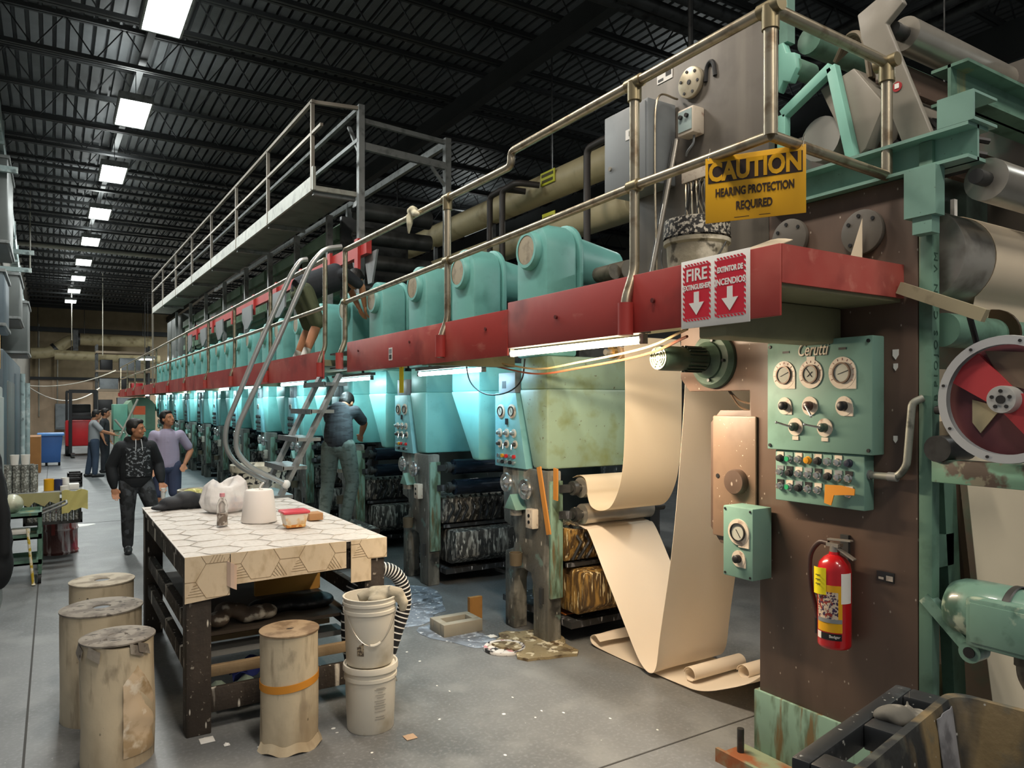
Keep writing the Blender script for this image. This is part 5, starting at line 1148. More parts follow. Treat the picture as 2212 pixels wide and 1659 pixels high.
t = thing('wooden_arm', 'grimy pale arm reaching from the red walkway to the green roller', 'arm', (3.1, 1.7, 2.25))  # wooden arm between the walkway and the roller
M().bar((3.065, 1.765, 2.34), (3.09, 1.44, 2.19), .04, .05).build('arm_bar', mat('grimy pale bar', '#948c72', .6, layers=[('#5e5846', 9, .5, .7)]), t)
m = M(); m.tube(spline([(3.09, 1.50, 2.20), (3.18, 1.51, 2.06), (3.2, 1.52, 1.95), (3.2, 1.52, 1.85), (3.19, 1.56, 1.79), (3.17, 1.63, 1.80)], 8), .012, 8); m.build('black_cable', black, t)
t = thing('spoked_disc', 'large red disc with chrome rim and steel hub at right', 'reel', (3.12, 1.38, 1.62))
dy, dz_, xd = 1.345, 1.862, 3.05
M().lathe([(.208, 0), (.24, 0), (.243, .012), (.24, .03), (.208, .03)], (xd, dy, dz_), (-1, 0, 0), 56, cap=False).build('rim', mat('rim metal', '#b9bcbe', .3, .35, var=.05), t)
M().cyl((xd + .02, dy, dz_), (xd + .028, dy, dz_), .236, seg=48).build('back_plate', mat('disc maroon', '#5d3136', .45, layers=[('#7d7460', 3.2, .58, .64)], var=.1), t)
for a in (.69, .69 + PI):
    m = M(); m.prism([(dy + .05 * math.cos(a + 1.2), dz_ + .05 * math.sin(a + 1.2)), (dy + .207 * math.cos(a + .36), dz_ + .207 * math.sin(a + .36)), (dy + .207 * math.cos(a), dz_ + .207 * math.sin(a)), (dy + .207 * math.cos(a - .36), dz_ + .207 * math.sin(a - .36)), (dy + .05 * math.cos(a - 1.2), dz_ + .05 * math.sin(a - 1.2))], 'x', xd - .004, xd + .019); m.build('spoke', mat('spoke red', '#a3343a', .4, var=.06), t)
M().prism([(dy + .06, dz_ - .02), (dy + .13, dz_ + .0), (dy + .13, dz_ - .09), (dy + .10, dz_ - .13), (dy + .04, dz_ - .05)], 'x', xd + .012, xd + .0195).build('pale_patch', mat('disc cream', '#a39a7c', .5), t)
M().prism([(dy + .02, dz_ + .06), (dy + .085, dz_ + .19), (dy - .12, dz_ + .17), (dy - .05, dz_ + .04)], 'x', xd + .012, xd + .0195).build('brown_sector', mat('disc brown', '#6a5a4c', .5, var=.15), t)
m = M(); m.lathe([(.001, .05), (.05, .05), (.052, .045), (.052, -.02)], (xd, dy, dz_), (-1, 0, 0), 30); o = m.build('hub', mat('hub metal', '#b3b4b2', .35, .3, var=.08), t)
m = M(); m.cyl((xd - .056, dy, dz_), (xd - .05, dy, dz_), .016, seg=16)
for k in range(5): a = 2 * PI * k / 5 + .3; m.cyl((xd - .055, dy + .032 * math.cos(a), dz_ + .032 * math.sin(a)), (xd - .05, dy + .032 * math.cos(a), dz_ + .032 * math.sin(a)), .007, seg=8)
m.build('hub_holes', black, o)
m = M()
for k in range(8): a = 2 * PI * k / 8 + .25; m.cyl((xd - .034, dy + .225 * math.cos(a), dz_ + .225 * math.sin(a)), (xd - .029, dy + .225 * math.cos(a), dz_ + .225 * math.sin(a)), .006, seg=8)
m.build('rim_screws', black, t)
M().cyl((xd + .028, dy, dz_), (3.4, dy, dz_), .045, seg=16).build('axle', dsteel, t)
M().cyl((3.11, 1.64, 1.82), (3.11, 1.40, 1.815), .018, seg=12).build('pin_bar', dsteel, t)
t = thing('support_beam', 'scuffed green and brown horizontal beam below the red disc', 'beam', (3.14, 1.3, 1.5))
M().box(3.09, 3.17, .9, 1.65, 1.52, 1.615).build('beam_body', mat('scuffed beam', '#75a08a', .55, layers=[('#5c5047', 9, .47, .56), ('#8c8a78', 16, .6, .68)], var=.15), t, bevel=.006)
M().cyl((3.08, 1.62, 1.66), (3.3, 1.62, 1.66), .055, seg=20).build('bearing_block', dsteel, t)
strip('paper_web', [(0, 1.70, 1.98), (0, 1.69, 1.7), (0, 1.66, 1.4), (0, 1.62, 1.0), (0, 1.57, .6), (0, 1.52, .2)], 3.42, 4.3, mat('shaded paper', '#c9bfa8', .75, var=.04), 'wide cream paper sheet hanging at the right edge below the beam')  # web paper in a darker copy, shade put into its colour
strip('paper_web', [(0, 1.75, 2.0), (0, 1.75, 1.85), (0, 1.74, 1.66)], 3.25, 4.2, paper, 'cream paper behind the red disc at the right edge')
t = thing('idler_roller', 'steel roller just behind the red disc and green edge', 'roller', (3.5, 1.62, 1.66)); M().cyl((3.32, 1.72, 1.72), (4.3, 1.72, 1.72), .05, seg=20).build('roller_body', steel, t)
t = thing('gear_motor', 'oily green geared motor at the right edge', 'motor', (3.12, 1.35, .85))
og = mat('oily green', '#6a8d80', .3, layers=[('#3c5a4e', 7, .5, .65), ('#a9b8a4', 9, .64, .72)], var=.15, coat=.4)
gx, gz = 3.2, 1.0
m = M(); m.lathe([(.001, 0), (.07, .0), (.105, .02), (.122, .06), (.126, .12), (.126, .24), (.12, .25), (.12, .62)], (gx, 1.63, gz), (0, -1, 0), 36); m.build('motor_body', og, t)
m = M(); m.lathe([(.1265, .24), (.131, .245), (.131, .265), (.1265, .27)], (gx, 1.63, gz), (0, -1, 0), 36, cap=False); m.build('band', dsteel, t)
M().box(gx - .145, gx - .02, 1.25, 1.5, gz - .11, gz + .085).build('terminal_box', og, t, bevel=.012)
M().box(gx - .15, gx - .145, 1.27, 1.48, gz - .09, gz + .065).build('terminal_cover', og, t, bevel=.003)
m = M()
for k in range(7): m.box(gx - .13, gx - .115, 1.1 + .018 * k, 1.11 + .018 * k, gz - .07, gz + .07)
m.build('fins', dgreen, t)
m = M(); m.bar((3.13, 1.69, gz + .03), (3.13, 1.51, gz - .14), .05, .05); m.cyl((3.09, 1.5, gz - .145), (3.17, 1.5, gz - .145), .042, seg=20); o = m.build('support_lug', og, t)
M().cyl((3.085, 1.5, gz - .145), (3.09, 1.5, gz - .145), .022, seg=14).build('pin_hole', black, o)
m = M(); m.cyl((gx - .08, 1.33, gz - .11), (gx - .08, 1.33, gz - .15), .022, seg=12); m.tube(spline([(gx - .08, 1.33, gz - .14), (gx - .08, 1.32, gz - .2), (gx - .07, 1.27, gz - .3), (gx - .06, 1.25, gz - .45), (gx - .04, 1.25, .35)], 8), .017, 10); m.build('conduit', mat('brown hose', '#5c554a', .5, layers=[('#7d7566', 12, .55, .7)]), t)
t = thing('green_stand', 'green cast stand leg behind the geared motor', 'stand', (3.4, 1.72, 0))
m = M(); m.bar((3.36, 1.74, 1.56), (3.50, 1.74, .05), .10, .05, up=(0, 1, 0)); m.build('leg', dgreen, t)
m = M(); m.bar((3.22, 1.74, 1.2), (3.4, 1.74, 1.2), .05, .14, up=(0, 0, 1)); m.box(3.21, 3.26, 1.72, 1.76, .1, 1.56); m.build('web_plate', dgreen, t)
M().bar((3.42, 1.74, 1.56), (3.56, 1.74, .9), .05, .04, up=(0, 1, 0)).build('brown_strut', brown, t)
m = M()
for k in range(10): a = V((R.uniform(3.25, 3.9), R.uniform(1.85, 2.2), .0)); m.tube(spline([a + V((0, 0, R.uniform(.15, .4))), a + V((.1, R.uniform(-.1, .1), R.uniform(.1, .3))), a + V((.25, R.uniform(-.1, .1), R.uniform(.1, .3))), a + V((.35, 0, .02))], 6), R.uniform(.008, .016), 6)
m.box(3.2, 4.1, 1.85, 2.3, 0, .12)
solo(m, 'hose_tangle', mat('grimy hoses', '#3b3528', .6, layers=[('#6a6044', 8, .5, .65)], var=.2), 'tangle of grimy hoses on the floor behind the frame', 'hoses')
solo(M().box(3.3, 3.75, 1.9, 2.0, .3, .55), 'grimy_guard', mat('grimy cream guard', '#8f8a64', .6, layers=[('#55503a', 6, .5, .65)], var=.15), 'grimy cream guard near the floor behind the motor', 'guard', bevel=.01)
t = thing('upper_stand', 'dark machinery bracket with white edges behind the steel drum', 'bracket', (3.9, 2.1, 2.5))
m = M(); m.box(3.3, 5.2, 2.15, 2.25, 2.78, 2.9); m.box(3.5, 3.8, 2.05, 2.2, 2.9, 3.05); m.box(4.2, 4.6, 2.05, 2.2, 2.7, 3.1); m.build('bracket_body', mat('dim green', '#4d5d55', .5, layers=[('#30352f', 5, .45, .7)], var=.15), t, bevel=.01)
M().box(3.93, 3.96, 1.98, 2.0, 2.6, 2.9).build('white_strip', purewhite, t); M().box(3.6, 3.85, 2.0, 2.12, 2.66, 2.74).build('black_block', black, t, bevel=.01)
t = thing('side_duct', 'green channel beam deep behind the steel drum at right edge', 'beam', (4.6, 2.4, 2.4)); M().box(3.6, 6.5, 2.5, 2.6, 2.35, 2.6).build('beam_body', dgreen, t)

# ---- black tub in the lower right corner
TB = thing('waste_tub', 'grimy black waste tub with molded handle at lower right corner', 'tub', (2.45, .85, 0))
tg = mat('grimy black tub', '#26292b', .5, layers=[('#75664a', 4.5, .50, .66, (1, 1, .3)), ('#54564f', 9, .55, .75), ('#7a2a2c', 1.7, .57, .64), ('#b4b6b4', 22, .16, .08, None, 's', .7)], var=.2, bump=.2)
tg2 = mat('grimy tub side', '#3a3a36', .55, layers=[('#77694c', 5, .5, .65, (1, 1, .15)), ('#6d7178', 3, .6, .66)], var=.2, bump=.2)
ZR = .86
P0, P1, P2 = onZ(1842, 1659, ZR), onZ(2050, 1490, ZR), onZ(2212, 1522, ZR)
e1 = (P1 - P0).normalized(); e2 = V((e1.y, -e1.x, 0)); L1 = (P1 - P0).length + .12
C1 = P1; C0 = P1 - e1 * (L1 + .15); Wd = .75
cen = (C1 + C0) / 2 + e2 * Wd / 2
def rect(in_, z): return [tuple(V((p.x, p.y, z)) + (cen - V((p.x, p.y, cen.z))).normalized() * in_ * 1.4 * V((1, 1, 0)).length / 1.414) for p in (C0, C1, C1 + e2 * Wd, C0 + e2 * Wd)]
def rr_(in_, z, n=6, rad=.07):
    c = [V(C0), V(C1), V(C1 + e2 * Wd), V(C0 + e2 * Wd)]; cc = (c[0] + c[2]) / 2; out = []
    L, W_ = (c[1] - c[0]).length / 2 - in_, Wd / 2 - in_
    for k, (sx, sy) in enumerate(((1, -1), (1, 1), (-1, 1), (-1, -1))):
        a0 = [-PI / 2, 0, PI / 2, PI][k]
        for q in range(n + 1):
            a = a0 + PI / 2 * q / n; lx, ly = sx * (L - rad) + rad * math.cos(a), sy * (W_ - rad) + rad * math.sin(a)
            p = cc + e1 * lx + e2 * ly; out.append((p.x, p.y, z))
    return out
m = M(); m.loft([rr_(.10, .14), rr_(.03, .8), rr_(0, .82), rr_(0, ZR), rr_(.025, ZR), rr_(.04, .8), rr_(.12, .17)]); m.build('tub_shell', tg, TB, ang=50)
m = M(); a, b = C0 + e1 * .25, C1 - e1 * .02; hd = -e2
for (d0, d1, s0, s1) in ((.11, .165, 0, 1), (0, .11, 0, .12), (0, .11, .88, 1), (0, .11, .46, .56)):
    p = [a.lerp(b, s0) + hd * d0, a.lerp(b, s1) + hd * d0, a.lerp(b, s1) + hd * d1, a.lerp(b, s0) + hd * d1]
    m.add([(q.x, q.y, z) for z in (ZR - .1, ZR - .02) for q in p], [(0, 1, 2, 3), (4, 7, 6, 5), (0, 4, 5, 1), (1, 5, 6, 2), (2, 6, 7, 3), (3, 7, 4, 0)])
m.build('handle_ledge', mat('black ledge', '#202326', .45, layers=[('#8b8d8a', 40, .72, .75), ('#3e4144', 5, .55, .7)], var=.15), TB, bevel=.008)
m = M(); q = a.lerp(b, .66) + hd * .05
for k in range(6): m.ball((q.x + R.uniform(-.06, .06), q.y + R.uniform(-.03, .03), ZR - .03 + R.uniform(0, .035)), (.05, .035, .025), 10, 7)
m.tube([(q.x + .02, q.y, ZR), (q.x + .05, q.y, ZR + .05), (q.x + .03, q.y + .01, ZR + .06)], .006, 6)
solo(remesh(m, .012, 1), 'grimy_rag', mat('grimy dark rag', '#55534d', .8, layers=[('#8a877d', 12, .5, .65)], var=.2), 'grimy rag stuffed in the tub handle', 'rag')
p = C1 - e1 * .05 + e2 * .03; m = M()
m.sheet([[tuple(C1 - e1 * (.24 - .15 * i / 5 + .06 * k / 6) + e2 * (.036 + .09 * k / 6 + .003 * math.sin(i * 2))) [:2] + (ZR - .02 - .55 * k / 6,) for k in range(7)] for i in range(6)], .003); m.build('duct_tape', mat('grey tape', '#84868c', .5, layers=[('#5c5e64', 9, .5, .65)], var=.1), TB)
for sx in (.15, .85):
    for sy in (.12, .63): p = C0.lerp(C1, sx) + e2 * sy; M().cyl((p.x - .02, p.y, .07), (p.x + .02, p.y, .07), .07, seg=16).build('caster', blackm, TB); M().box(p.x - .03, p.x + .03, p.y - .03, p.y + .03, .075, .15).build('fork', galv, TB)

# ================================================================ the wrapped table
TX0, TX1, TY0, TY1, TZ = .61, 1.79, 4.35, 6.64, 1.0
T = thing('work_table', 'heavy dark timber table wrapped in patterned pale paper', 'table', ((TX0 + TX1) / 2, 5.5, 0))
cov = mat('patterned wrap', '#cfcac4', .7, layers=[('#b9b3ab', 30, .5, .8)], var=.04, bump=.12, bs=18)
covs = mat('patterned wrap side', '#dac7aa', .7, layers=[('#bfa988', 20, .5, .8, (1, 1, .5))], var=.06, bump=.15, bs=16)
m = M(); n = 24
for_top = [[(TX0 + (TX1 - TX0) * i / n, TY0 + (TY1 - TY0) * k / n, TZ - .004 + .004 * math.sin(i * .9 + k * .5) * (0 < i < n) * (0 < k < n)) for k in range(n + 1)] for i in range(n + 1)]
m.sheet(for_top, .006); m.mi = 1
hexl = None
WRAP = m
M().box(TX0 + .005, TX1 - .005, TY0 + .005, TY1 - .005, TZ - .05, TZ - .013).build('table_top', darkwood, T, bevel=.004)
LG = .13
for x in (TX0 + .01, TX1 - .01 - LG):
    for y in (TY0 + .012, TY1 - .012 - LG): M().box(x, x + LG, y, y + LG, 0, TZ - .05).build('leg', darkwood, T, bevel=.006)
for y in (TY0 + .03, TY1 - .07): M().box(TX0 + .14, TX1 - .14, y, y + .04, TZ - .18, TZ - .05).build('apron', darkwood, T)
for x in (TX0 + .02, TX1 - .06): M().box(x, x + .04, TY0 + .14, TY1 - .14, TZ - .16, TZ - .05).build('side_apron', darkwood, T)
# wrap hanging over the front
def clip(a, b, x0, x1, y0, y1):
    t0, t1 = 0.0, 1.0; dx, dy = b[0] - a[0], b[1] - a[1]
    for p, q in ((-dx, a[0] - x0), (dx, x1 - a[0]), (-dy, a[1] - y0), (dy, y1 - a[1])):
        if abs(p) < 1e-9:
            if q < 0: return None
        else:
            r = q / p
            if p < 0: t0 = max(t0, r)
            else: t1 = min(t1, r)
    return ((a[0] + dx * t0, a[1] + dy * t0), (a[0] + dx * t1, a[1] + dy * t1)) if t0 < t1 else None
def hexlines(x0, x1, y0, y1, s, hatch=True):
    out = []; h = s * .866
    for r in range(-1, int((y1 - y0) / h) + 3):
        for c in range(-1, int((x1 - x0) / (1.5 * s)) + 3):
            cx, cy = x0 + c * 1.5 * s, y0 + r * h * 2 + (h if c % 2 else 0)
            P = [(cx + s * math.cos(PI / 3 * k), cy + s * math.sin(PI / 3 * k)) for k in range(6)]
            for k in range(3): out.append((P[k], P[k + 1]))
            for k in range(1, 6):     # hatching inside each hexagon
                f = k / 6
                for i0 in (0, 2, 4):
                    A = (P[i0][0] + (P[i0 + 1][0] - P[i0][0]) * f, P[i0][1] + (P[i0 + 1][1] - P[i0][1]) * f)
                    B = (cx + (P[(i0 + 5) % 6][0] - cx) * 0 + (P[i0 + 1][0] - cx) * f * .9, cy + (P[i0 + 1][1] - cy) * f * .9)
                    if hatch and (c + r) % 2 == 0: out.append((A, B))
    return [q for q in (clip(a, b, x0, x1, y0, y1) for a, b in out) if q]
pline = mat('printed line', '#8a7558', .7); plinet = mat('pale printed line', '#c4beb7', .7)
def wrapface(pts, par=T):
    m = M(); m.prism([(a, b) for a, b in pts], 'y', TY0 - .004, TY0 + .002)
    m.mi = 1; xs = [p[0] for p in pts]; zs = [p[1] for p in pts]
    for a, b in hexlines(min(xs), max(xs), max(zs) - .12 if len(pts) > 4 else min(zs) + .02, max(zs), .11): m.bar((a[0], TY0 - .0045, a[1]), (b[0], TY0 - .0045, b[1]), .0016, .0026, up=(0, 1, 0))
    return m.build('front_wrap', [covs, pline], par)
wrapface([(TX0, TZ), (TX0 + .235, TZ), (TX0 + .235, TZ - .235), (TX0, TZ - .255)])
wrapface([(TX0 + .24, TZ), (TX1 - .265, TZ - .0), (TX1 - .265, TZ - .165), (TX0 + .24, TZ - .18)])
wrapface([(TX1 - .235, TZ), (TX1, TZ), (TX1, TZ - .125), (TX1 - .105, TZ - .125), (TX1 - .105, TZ - .26), (TX1 - .235, TZ - .26)])
m = M(); m.sheet([[(TX0 + .22 + .05 * i / 3, TY0 - .006 - .02 * math.sin(i), TZ - .04 - .14 * k / 5 - .01 * i) for k in range(6)] for i in range(4)], .003); m.build('wrap_fold', mat('pink wrap fold', '#d2b7a4', .7), T)
WRAP.mi = 1
for a, b in hexlines(TX0 + .01, TX1 - .01, TY0 + .01, TY1 - .01, .13, False): WRAP.bar((a[0], a[1], TZ + .0015), (b[0], b[1], TZ + .0015), .003, .004, up=(0, 0, 1))
WRAP.build('top_wrap', [cov, plinet], T)
# shelves
for z in (.47,):
    m = M(); m.box(TX0 + .15, TX1 - .15, TY0 + .26, TY1 - .2, z, z + .02); m.build('shelf_board', mat('shelf board', '#4a4036', .8, var=.2), T)
for z in (.34, .57):
    for x in (TX0 + .03, TX1 - .075): M().box(x, x + .045, TY0 + .14, TY1 - .14, z - .04, z + .06).build('side_rail', darkwood, T, bevel=.004)
M().box(TX0 + .14, TX1 - .14, TY0 + .05, TY0 + .09, .30, .36).build('front_rail', wood, T, bevel=.004)
M().box(TX0 + .14, TX1 - .14, TY0 + .05, TY0 + .09, .10, .235).build('kick_board', darkwood, T, bevel=.004)
M().box(TX0 + .14, TX1 - .14, TY0 + .4, TY0 + .55, .30, .335).build('slat', mat('pale slat', '#9a9a96', .7, var=.1), T); M().box(TX0 + .14, TX1 - .14, TY0 + .7, TY0 + .85, .30, .335).build('slat', wood, T)
M().box(TX0 + .14, TX1 - .14, TY1 - .09, TY1 - .05, .3, .36).build('rear_rail', darkwood, T)
# things under the table
m = M(); m.box(1.2, 1.66, 5.3, 5.34, .491, .86); solo(m, 'amber_board', mat('amber board', '#b98a40', .6, var=.1), 'amber board standing on the shelf under the table', 'board')
m = M()
for k in range(7): m.ball((1.15 + .06 * k, 4.85 + R.uniform(-.05, .05), .535), (.1, .12, .045), 12, 8)
solo(remesh(m, .015, 2), 'dark_cloth', black, 'black bundled cloth on the shelf under the table', 'cloth')
m = M()
for k in range(6): m.ball((.84 + .06 * k, 4.72 + R.uniform(-.06, .06), .53 + R.uniform(0, .05)), (.07, .09, .045), 10, 7)
solo(remesh(m, .014, 1), 'shelf_clutter', mat('brown clutter', '#5a4c40', .7, layers=[('#b7afa0', 9, .56, .64)], var=.25), 'crumpled brown paper clutter on the shelf under the table', 'clutter')
m = M(); m.sheet([[(.83 + .3 * i / 10, 4.58 + .3 * k / 8, .05 + .04 * math.sin(i * 1.1) * math.cos(k * .9) + .03) for k in range(9)] for i in range(11)], .004); solo(m, 'rag', mat('green white rag', '#9fb3a6', .85, var=.15), 'pale green rag on the floor under the table', 'rag')
m = M(); m.sheet([[(.98 + .26 * i / 10, 4.86 + .2 * k / 8, .09 + .04 * math.sin(i * .8 + 1) * math.cos(k * 1.1) + .01 * i) for k in range(9)] for i in range(11)], .004); solo(m, 'rag', mat('blue rag', '#27347a', .85, var=.15), 'dark blue rag on the floor under the table', 'rag')

# ---- things on the table
Zt = TZ + .006
m = M()
for p, r_ in (((.80, 6.36, Zt + .045), (.10, .09, .055)), ((.91, 6.38, Zt + .06), (.11, .10, .075)), ((1.0, 6.40, Zt + .05), (.07, .09, .06)), ((.72, 6.33, Zt + .02), (.08, .05, .022))): m.ball(p, r_, 16, 10)
bag = remesh(m, .012, 2)
t = thing('black_bag', 'black soft bag lying on the far end of the table', 'bag', (.9, 6.37, Zt)); bag.build('bag_body', mat('black bag cloth', '#24262b', .7, var=.1, bump=.3, bs=20), t)
m = M(); m.ball((.97, 6.44, Zt + .11), (.09, .05, .035), 12, 8); m.build('yellow_strap', mat('yellow green strap', '#b0b06a', .8, layers=[('#e0dca0', 40, .5, .6)]), t)
m = M()
from mathutils import noise as NZ
rings = []; prz = ((.75, 0), (1.0, .03), (1.06, .08), (1.0, .13), (.88, .17), (.74, .2), (.55, .215), (.35, .20), (.15, .18))
for sc_, z in prz:
    rg = []
    for k in range(56):
        a = 2 * PI * k / 56; q = .16 * sc_ * (1 + .16 * NZ.noise(V((math.cos(a) * 2.4, math.sin(a) * 2.4, z * 9))) + .10 * abs(NZ.noise(V((math.cos(a) * 7, math.sin(a) * 7, z * 5 + 3)))))
        rg.append((1.14 + q * math.cos(a) * 1.05, 6.02 + q * math.sin(a) * .8, Zt + z + .02 * (z > .1) * NZ.noise(V((a, z * 20, 1))) + (.075 * max(0, math.cos(a - .2)) + .04 * max(0, math.cos(a - 3.0)) ** 2 - .01) * (.16 < z and sc_ > .3)))
    rings.append(rg)
m.loft(rings)
for (x, dx, zt) in ():
    P = spline([(x - .045, 6.02, Zt + .17), (x - .05 + dx, 6.02, Zt + zt - .06), (x + dx, 6.03, Zt + zt), (x + .045 + dx, 6.03, Zt + zt - .08), (x + .05, 6.02, Zt + .16)], 6)
    m.tube(P, [.035 - .012 * math.sin(PI * k / (len(P) - 1)) for k in range(len(P))], 10, el=.5)
for P, rs in () and (([(1.03, 6.02, Zt + .17), (1.0, 6.02, Zt + .24), (1.01, 6.02, Zt + .29)], [.07, .045, .012]), ([(1.2, 6.03, Zt + .17), (1.2, 6.03, Zt + .25), (1.15, 6.03, Zt + .31), (1.12, 6.03, Zt + .30)], [.085, .07, .04, .012])): m.tube(P, rs, 14, el=.55)
solo(remesh(m, .007, 1), 'plastic_bag', mat('white carrier bag', '#ebe8e6', .4, layers=[('#d6c6c3', 5, .5, .75), ('#c6c4ca', 9, .6, .8)], var=.04, bump=.5, bs=22, trans=.15), 'white plastic carrier bag on the table', 'bag')
solo(M().box(1.30, 1.40, 6.25, 6.33, Zt, Zt + .075), 'yellow_pack', mat('pale yellow pack', '#d2cfa0', .7, var=.08), 'small pale yellow packet behind the white bag', 'packet', bevel=.01)
cx, cy = .985, 5.32
t = thing('water_bottle', 'clear plastic bottle with pink cap on the table', 'bottle', (cx, cy, Zt))
cl = mat('clear plastic', '#e8e4e0', .08, trans=.9, var=0)
M().lathe([(.001, 0), (.034, 0), (.037, .01), (.034, .05), (.037, .08), (.034, .11), (.036, .14), (.024, .175), (.014, .19), (.014, .2)], (cx, cy, Zt), seg=24).build('bottle_body', cl, t)
M().cyl((cx, cy, Zt + .198), (cx, cy, Zt + .222), .017, seg=18).build('cap', mat('pink cap', '#e29aa2', .4), t)
M().lathe([(.001, .004), (.031, .004), (.031, .085), (.001, .085)], (cx, cy, Zt), seg=20).build('contents', mat('brown grit', '#7d6a58', .6, layers=[('#e0d8cc', 30, .5, .6)], var=.2), t)
p = onZ(567, 1130, Zt)
t = thing('thread_cone', 'large white thread cone standing on the table', 'cone', (p.x, p.y + .1, Zt))
M().lathe([(.02, .0), (.118, 0), (.122, .01), (.097, .215), (.088, .225), (.03, .225), (.02, .2)], (p.x, p.y + .1, Zt), seg=40).build('cone_body', mat('white thread', '#ebe4de', .7, var=.03), t)
M().tube(spline([(p.x + .0, p.y + .1, Zt + .2), (p.x + .01, p.y + .1, Zt + .25), (p.x + .03, p.y + .09, Zt + .275)], 6), .006, 6).build('thread_end', purewhite, t)
p = onZ(640, 1140, Zt)
t = thing('food_container', 'clear food tub with red lid on the table', 'container', (p.x, p.y + .05, Zt))
M().loft([[(p.x + sx * w_, p.y + .05 + sy * w_ * .8, Zt + z) for sx, sy in ((-1, -1), (1, -1), (1, 1), (-1, 1))] for w_, z in ((.062, .002), (.082, .095))]).build('tub', mat('cloudy plastic', '#dfd6c6', .3, layers=[('#d7a860', 14, .5, .7)], var=.05), t, bevel=.01)
M().box(p.x - .066, p.x + .066, p.y - .003, p.y + .103, Zt + .0005, Zt + .045).build('food', mat('orange food', '#d98a3a', .5, layers=[('#e8c98a', 30, .5, .6)]), t, bevel=.008)
M().box(p.x - .09, p.x + .09, p.y - .025, p.y + .125, Zt + .095, Zt + .115).build('lid', mat('red lid', '#d04452', .35), t, bevel=.008)
p = onZ(685, 1124, Zt); solo(M().box(p.x - .055, p.x + .045, p.y, p.y + .12, Zt, Zt + .05), 'small_box', mat('tan card', '#b08358', .8, var=.08), 'small tan cardboard box behind the food tub', 'box', bevel=.004)

# ---- paper rolls and buckets on the floor
rp = mat('dirty roll paper', '#cabb9f', .75, layers=[('#a3937a', 5, .48, .75, (1, 1, .4)), ('#7a6e5c', 8, .66, .85, (1, 1, .5)), ('#3c342a', 12, .12, .08, (1, 1, .7), 's', .85), ('#8c7c66', 18, .56, .72, (1, 1, .2), 'n', .6), ('#a08d70', 3, .5, .7, (1, 1, .7), 'n', .6)], var=.08, bump=.2, bs=16)
rt = mat('grey roll end', '#8c857a', .75, layers=[('#6a6259', 9, .5, .65), ('#4d463e', 24, .6, .7)], var=.12, bump=.2)
rt2 = mat('brown roll end', '#9a8468', .75, layers=[('#735d44', 9, .5, .65)], var=.12)
def proll(x, y, r, h, label, top, torn=False, extra=None, core=.045):
    t = thing('paper_roll', label, 'paper roll', (x, y, 0), 'dirty paper rolls around the table')
    m = M(); seg = 48; rings = []
    for z in [h * k / 10 for k in range(11)]:
        rings.append([(x + (r + .004 * math.sin(a * 3 + z * 9) * (1 if torn else .4)) * math.cos(a), y + (r + .004 * math.sin(a * 3 + z * 9) * (1 if torn else .4)) * math.sin(a), z + (.012 * math.sin(a * 2 + 1) * (z / h) if torn else 0)) for a in [2 * PI * q / seg for q in range(seg)]])
    m.loft(rings); m.build('roll_body', rp, t)
    m = M(); m.lathe([(core, .0), (r - .004, .0), (r + .006, .0), (r + .006, .008), (r - .01, .014), (core + .004, .01), (core, .004)], (x, y, h - .002 + (.006 if torn else 0)), seg=40, cap=False); m.build('roll_end', top, t)
    M().cyl((x, y, h - .001), (x, y, h + .002), core, seg=20).build('core_hole', black, t)
    if torn:
        for k in range(6):
            m = M(); a = R.uniform(0, 6.28); m.sheet([[(x + (r + .004 + .012 * q / 3) * math.cos(a + .12 * i), y + (r + .004 + .012 * q / 3) * math.sin(a + .12 * i), h + .01 - .05 * q / 3 - .01 * i) for q in range(4)] for i in range(4)], .002); m.build('torn_flap', rt, t)
        for k in range(4):
            m = M(); a = R.uniform(0, 6.28); rr = r * R.uniform(.2, .5); m.sheet([[(x + rr * math.cos(a) + .045 * i - .06, y + rr * math.sin(a) + .04 * q - .05, h + .013 + .005 * math.sin(i * 1.5 + q)) for q in range(4)] for i in range(4)], .002); m.build('torn_flap', rt, t)
    return t
proll(.285, 5.75, .195, .63, 'paper roll farthest from the camera, half hidden beside the table', mat('pale roll end', '#b5ac9a', .75, layers=[('#8a8070', 9, .5, .65)], var=.1))
proll(.245, 4.99, .215, .63, 'widest paper roll with flat grey end, left of the table', rt)
t = proll(.285, 4.32, .172, .625, 'front left paper roll with torn grey top', rt, True)
m = M(); n = 10
m.sheet([[(.285 + (.176 + .006 * math.sin(k * 1.7)) * math.cos(-1.5 + 1.0 * i / n), 4.32 + (.176 + .006 * math.sin(k * 1.7)) * math.sin(-1.5 + 1.0 * i / n), .06 + .48 * k / 10 * (1 - .6 * abs(i / n - .4))) for k in range(11)] for i in range(n + 1)], .002); m.build('cling_film', mat('dull film', '#cdb79a', .2, layers=[('#e8dcc8', 8, .6, .66), ('#a8906e', 6, .5, .62)], var=.1), t)
t = proll(1.09, 4.02, .152, .615, 'paper roll with an orange tape band in front of the table', rt2, core=.02)
m = M(); m.sheet([[(1.09 + .1545 * math.cos(a), 4.02 + .1545 * math.sin(a), .355 + .018 * math.cos(a - .3) + dz) for dz in (-.02, .02)] for a in [2 * PI * k / 48 for k in range(49)]], .002); m.build('tape_band', orange, t)
m = M(); m.sheet([[(1.09 + (.153 + .02 * q / 3) * math.cos(a), 4.02 + (.153 + .02 * q / 3) * math.sin(a), .05 - .015 * q + .008 * math.sin(a * 7)) for q in range(4)] for a in [3.2 + 3.0 * k / 24 for k in range(25)]], .002); m.build('frayed_skirt', rp, t)
bw = mat('white bucket', '#d8d3c6', .4, layers=[('#b5ab96', 4, .58, .75)], var=.04)
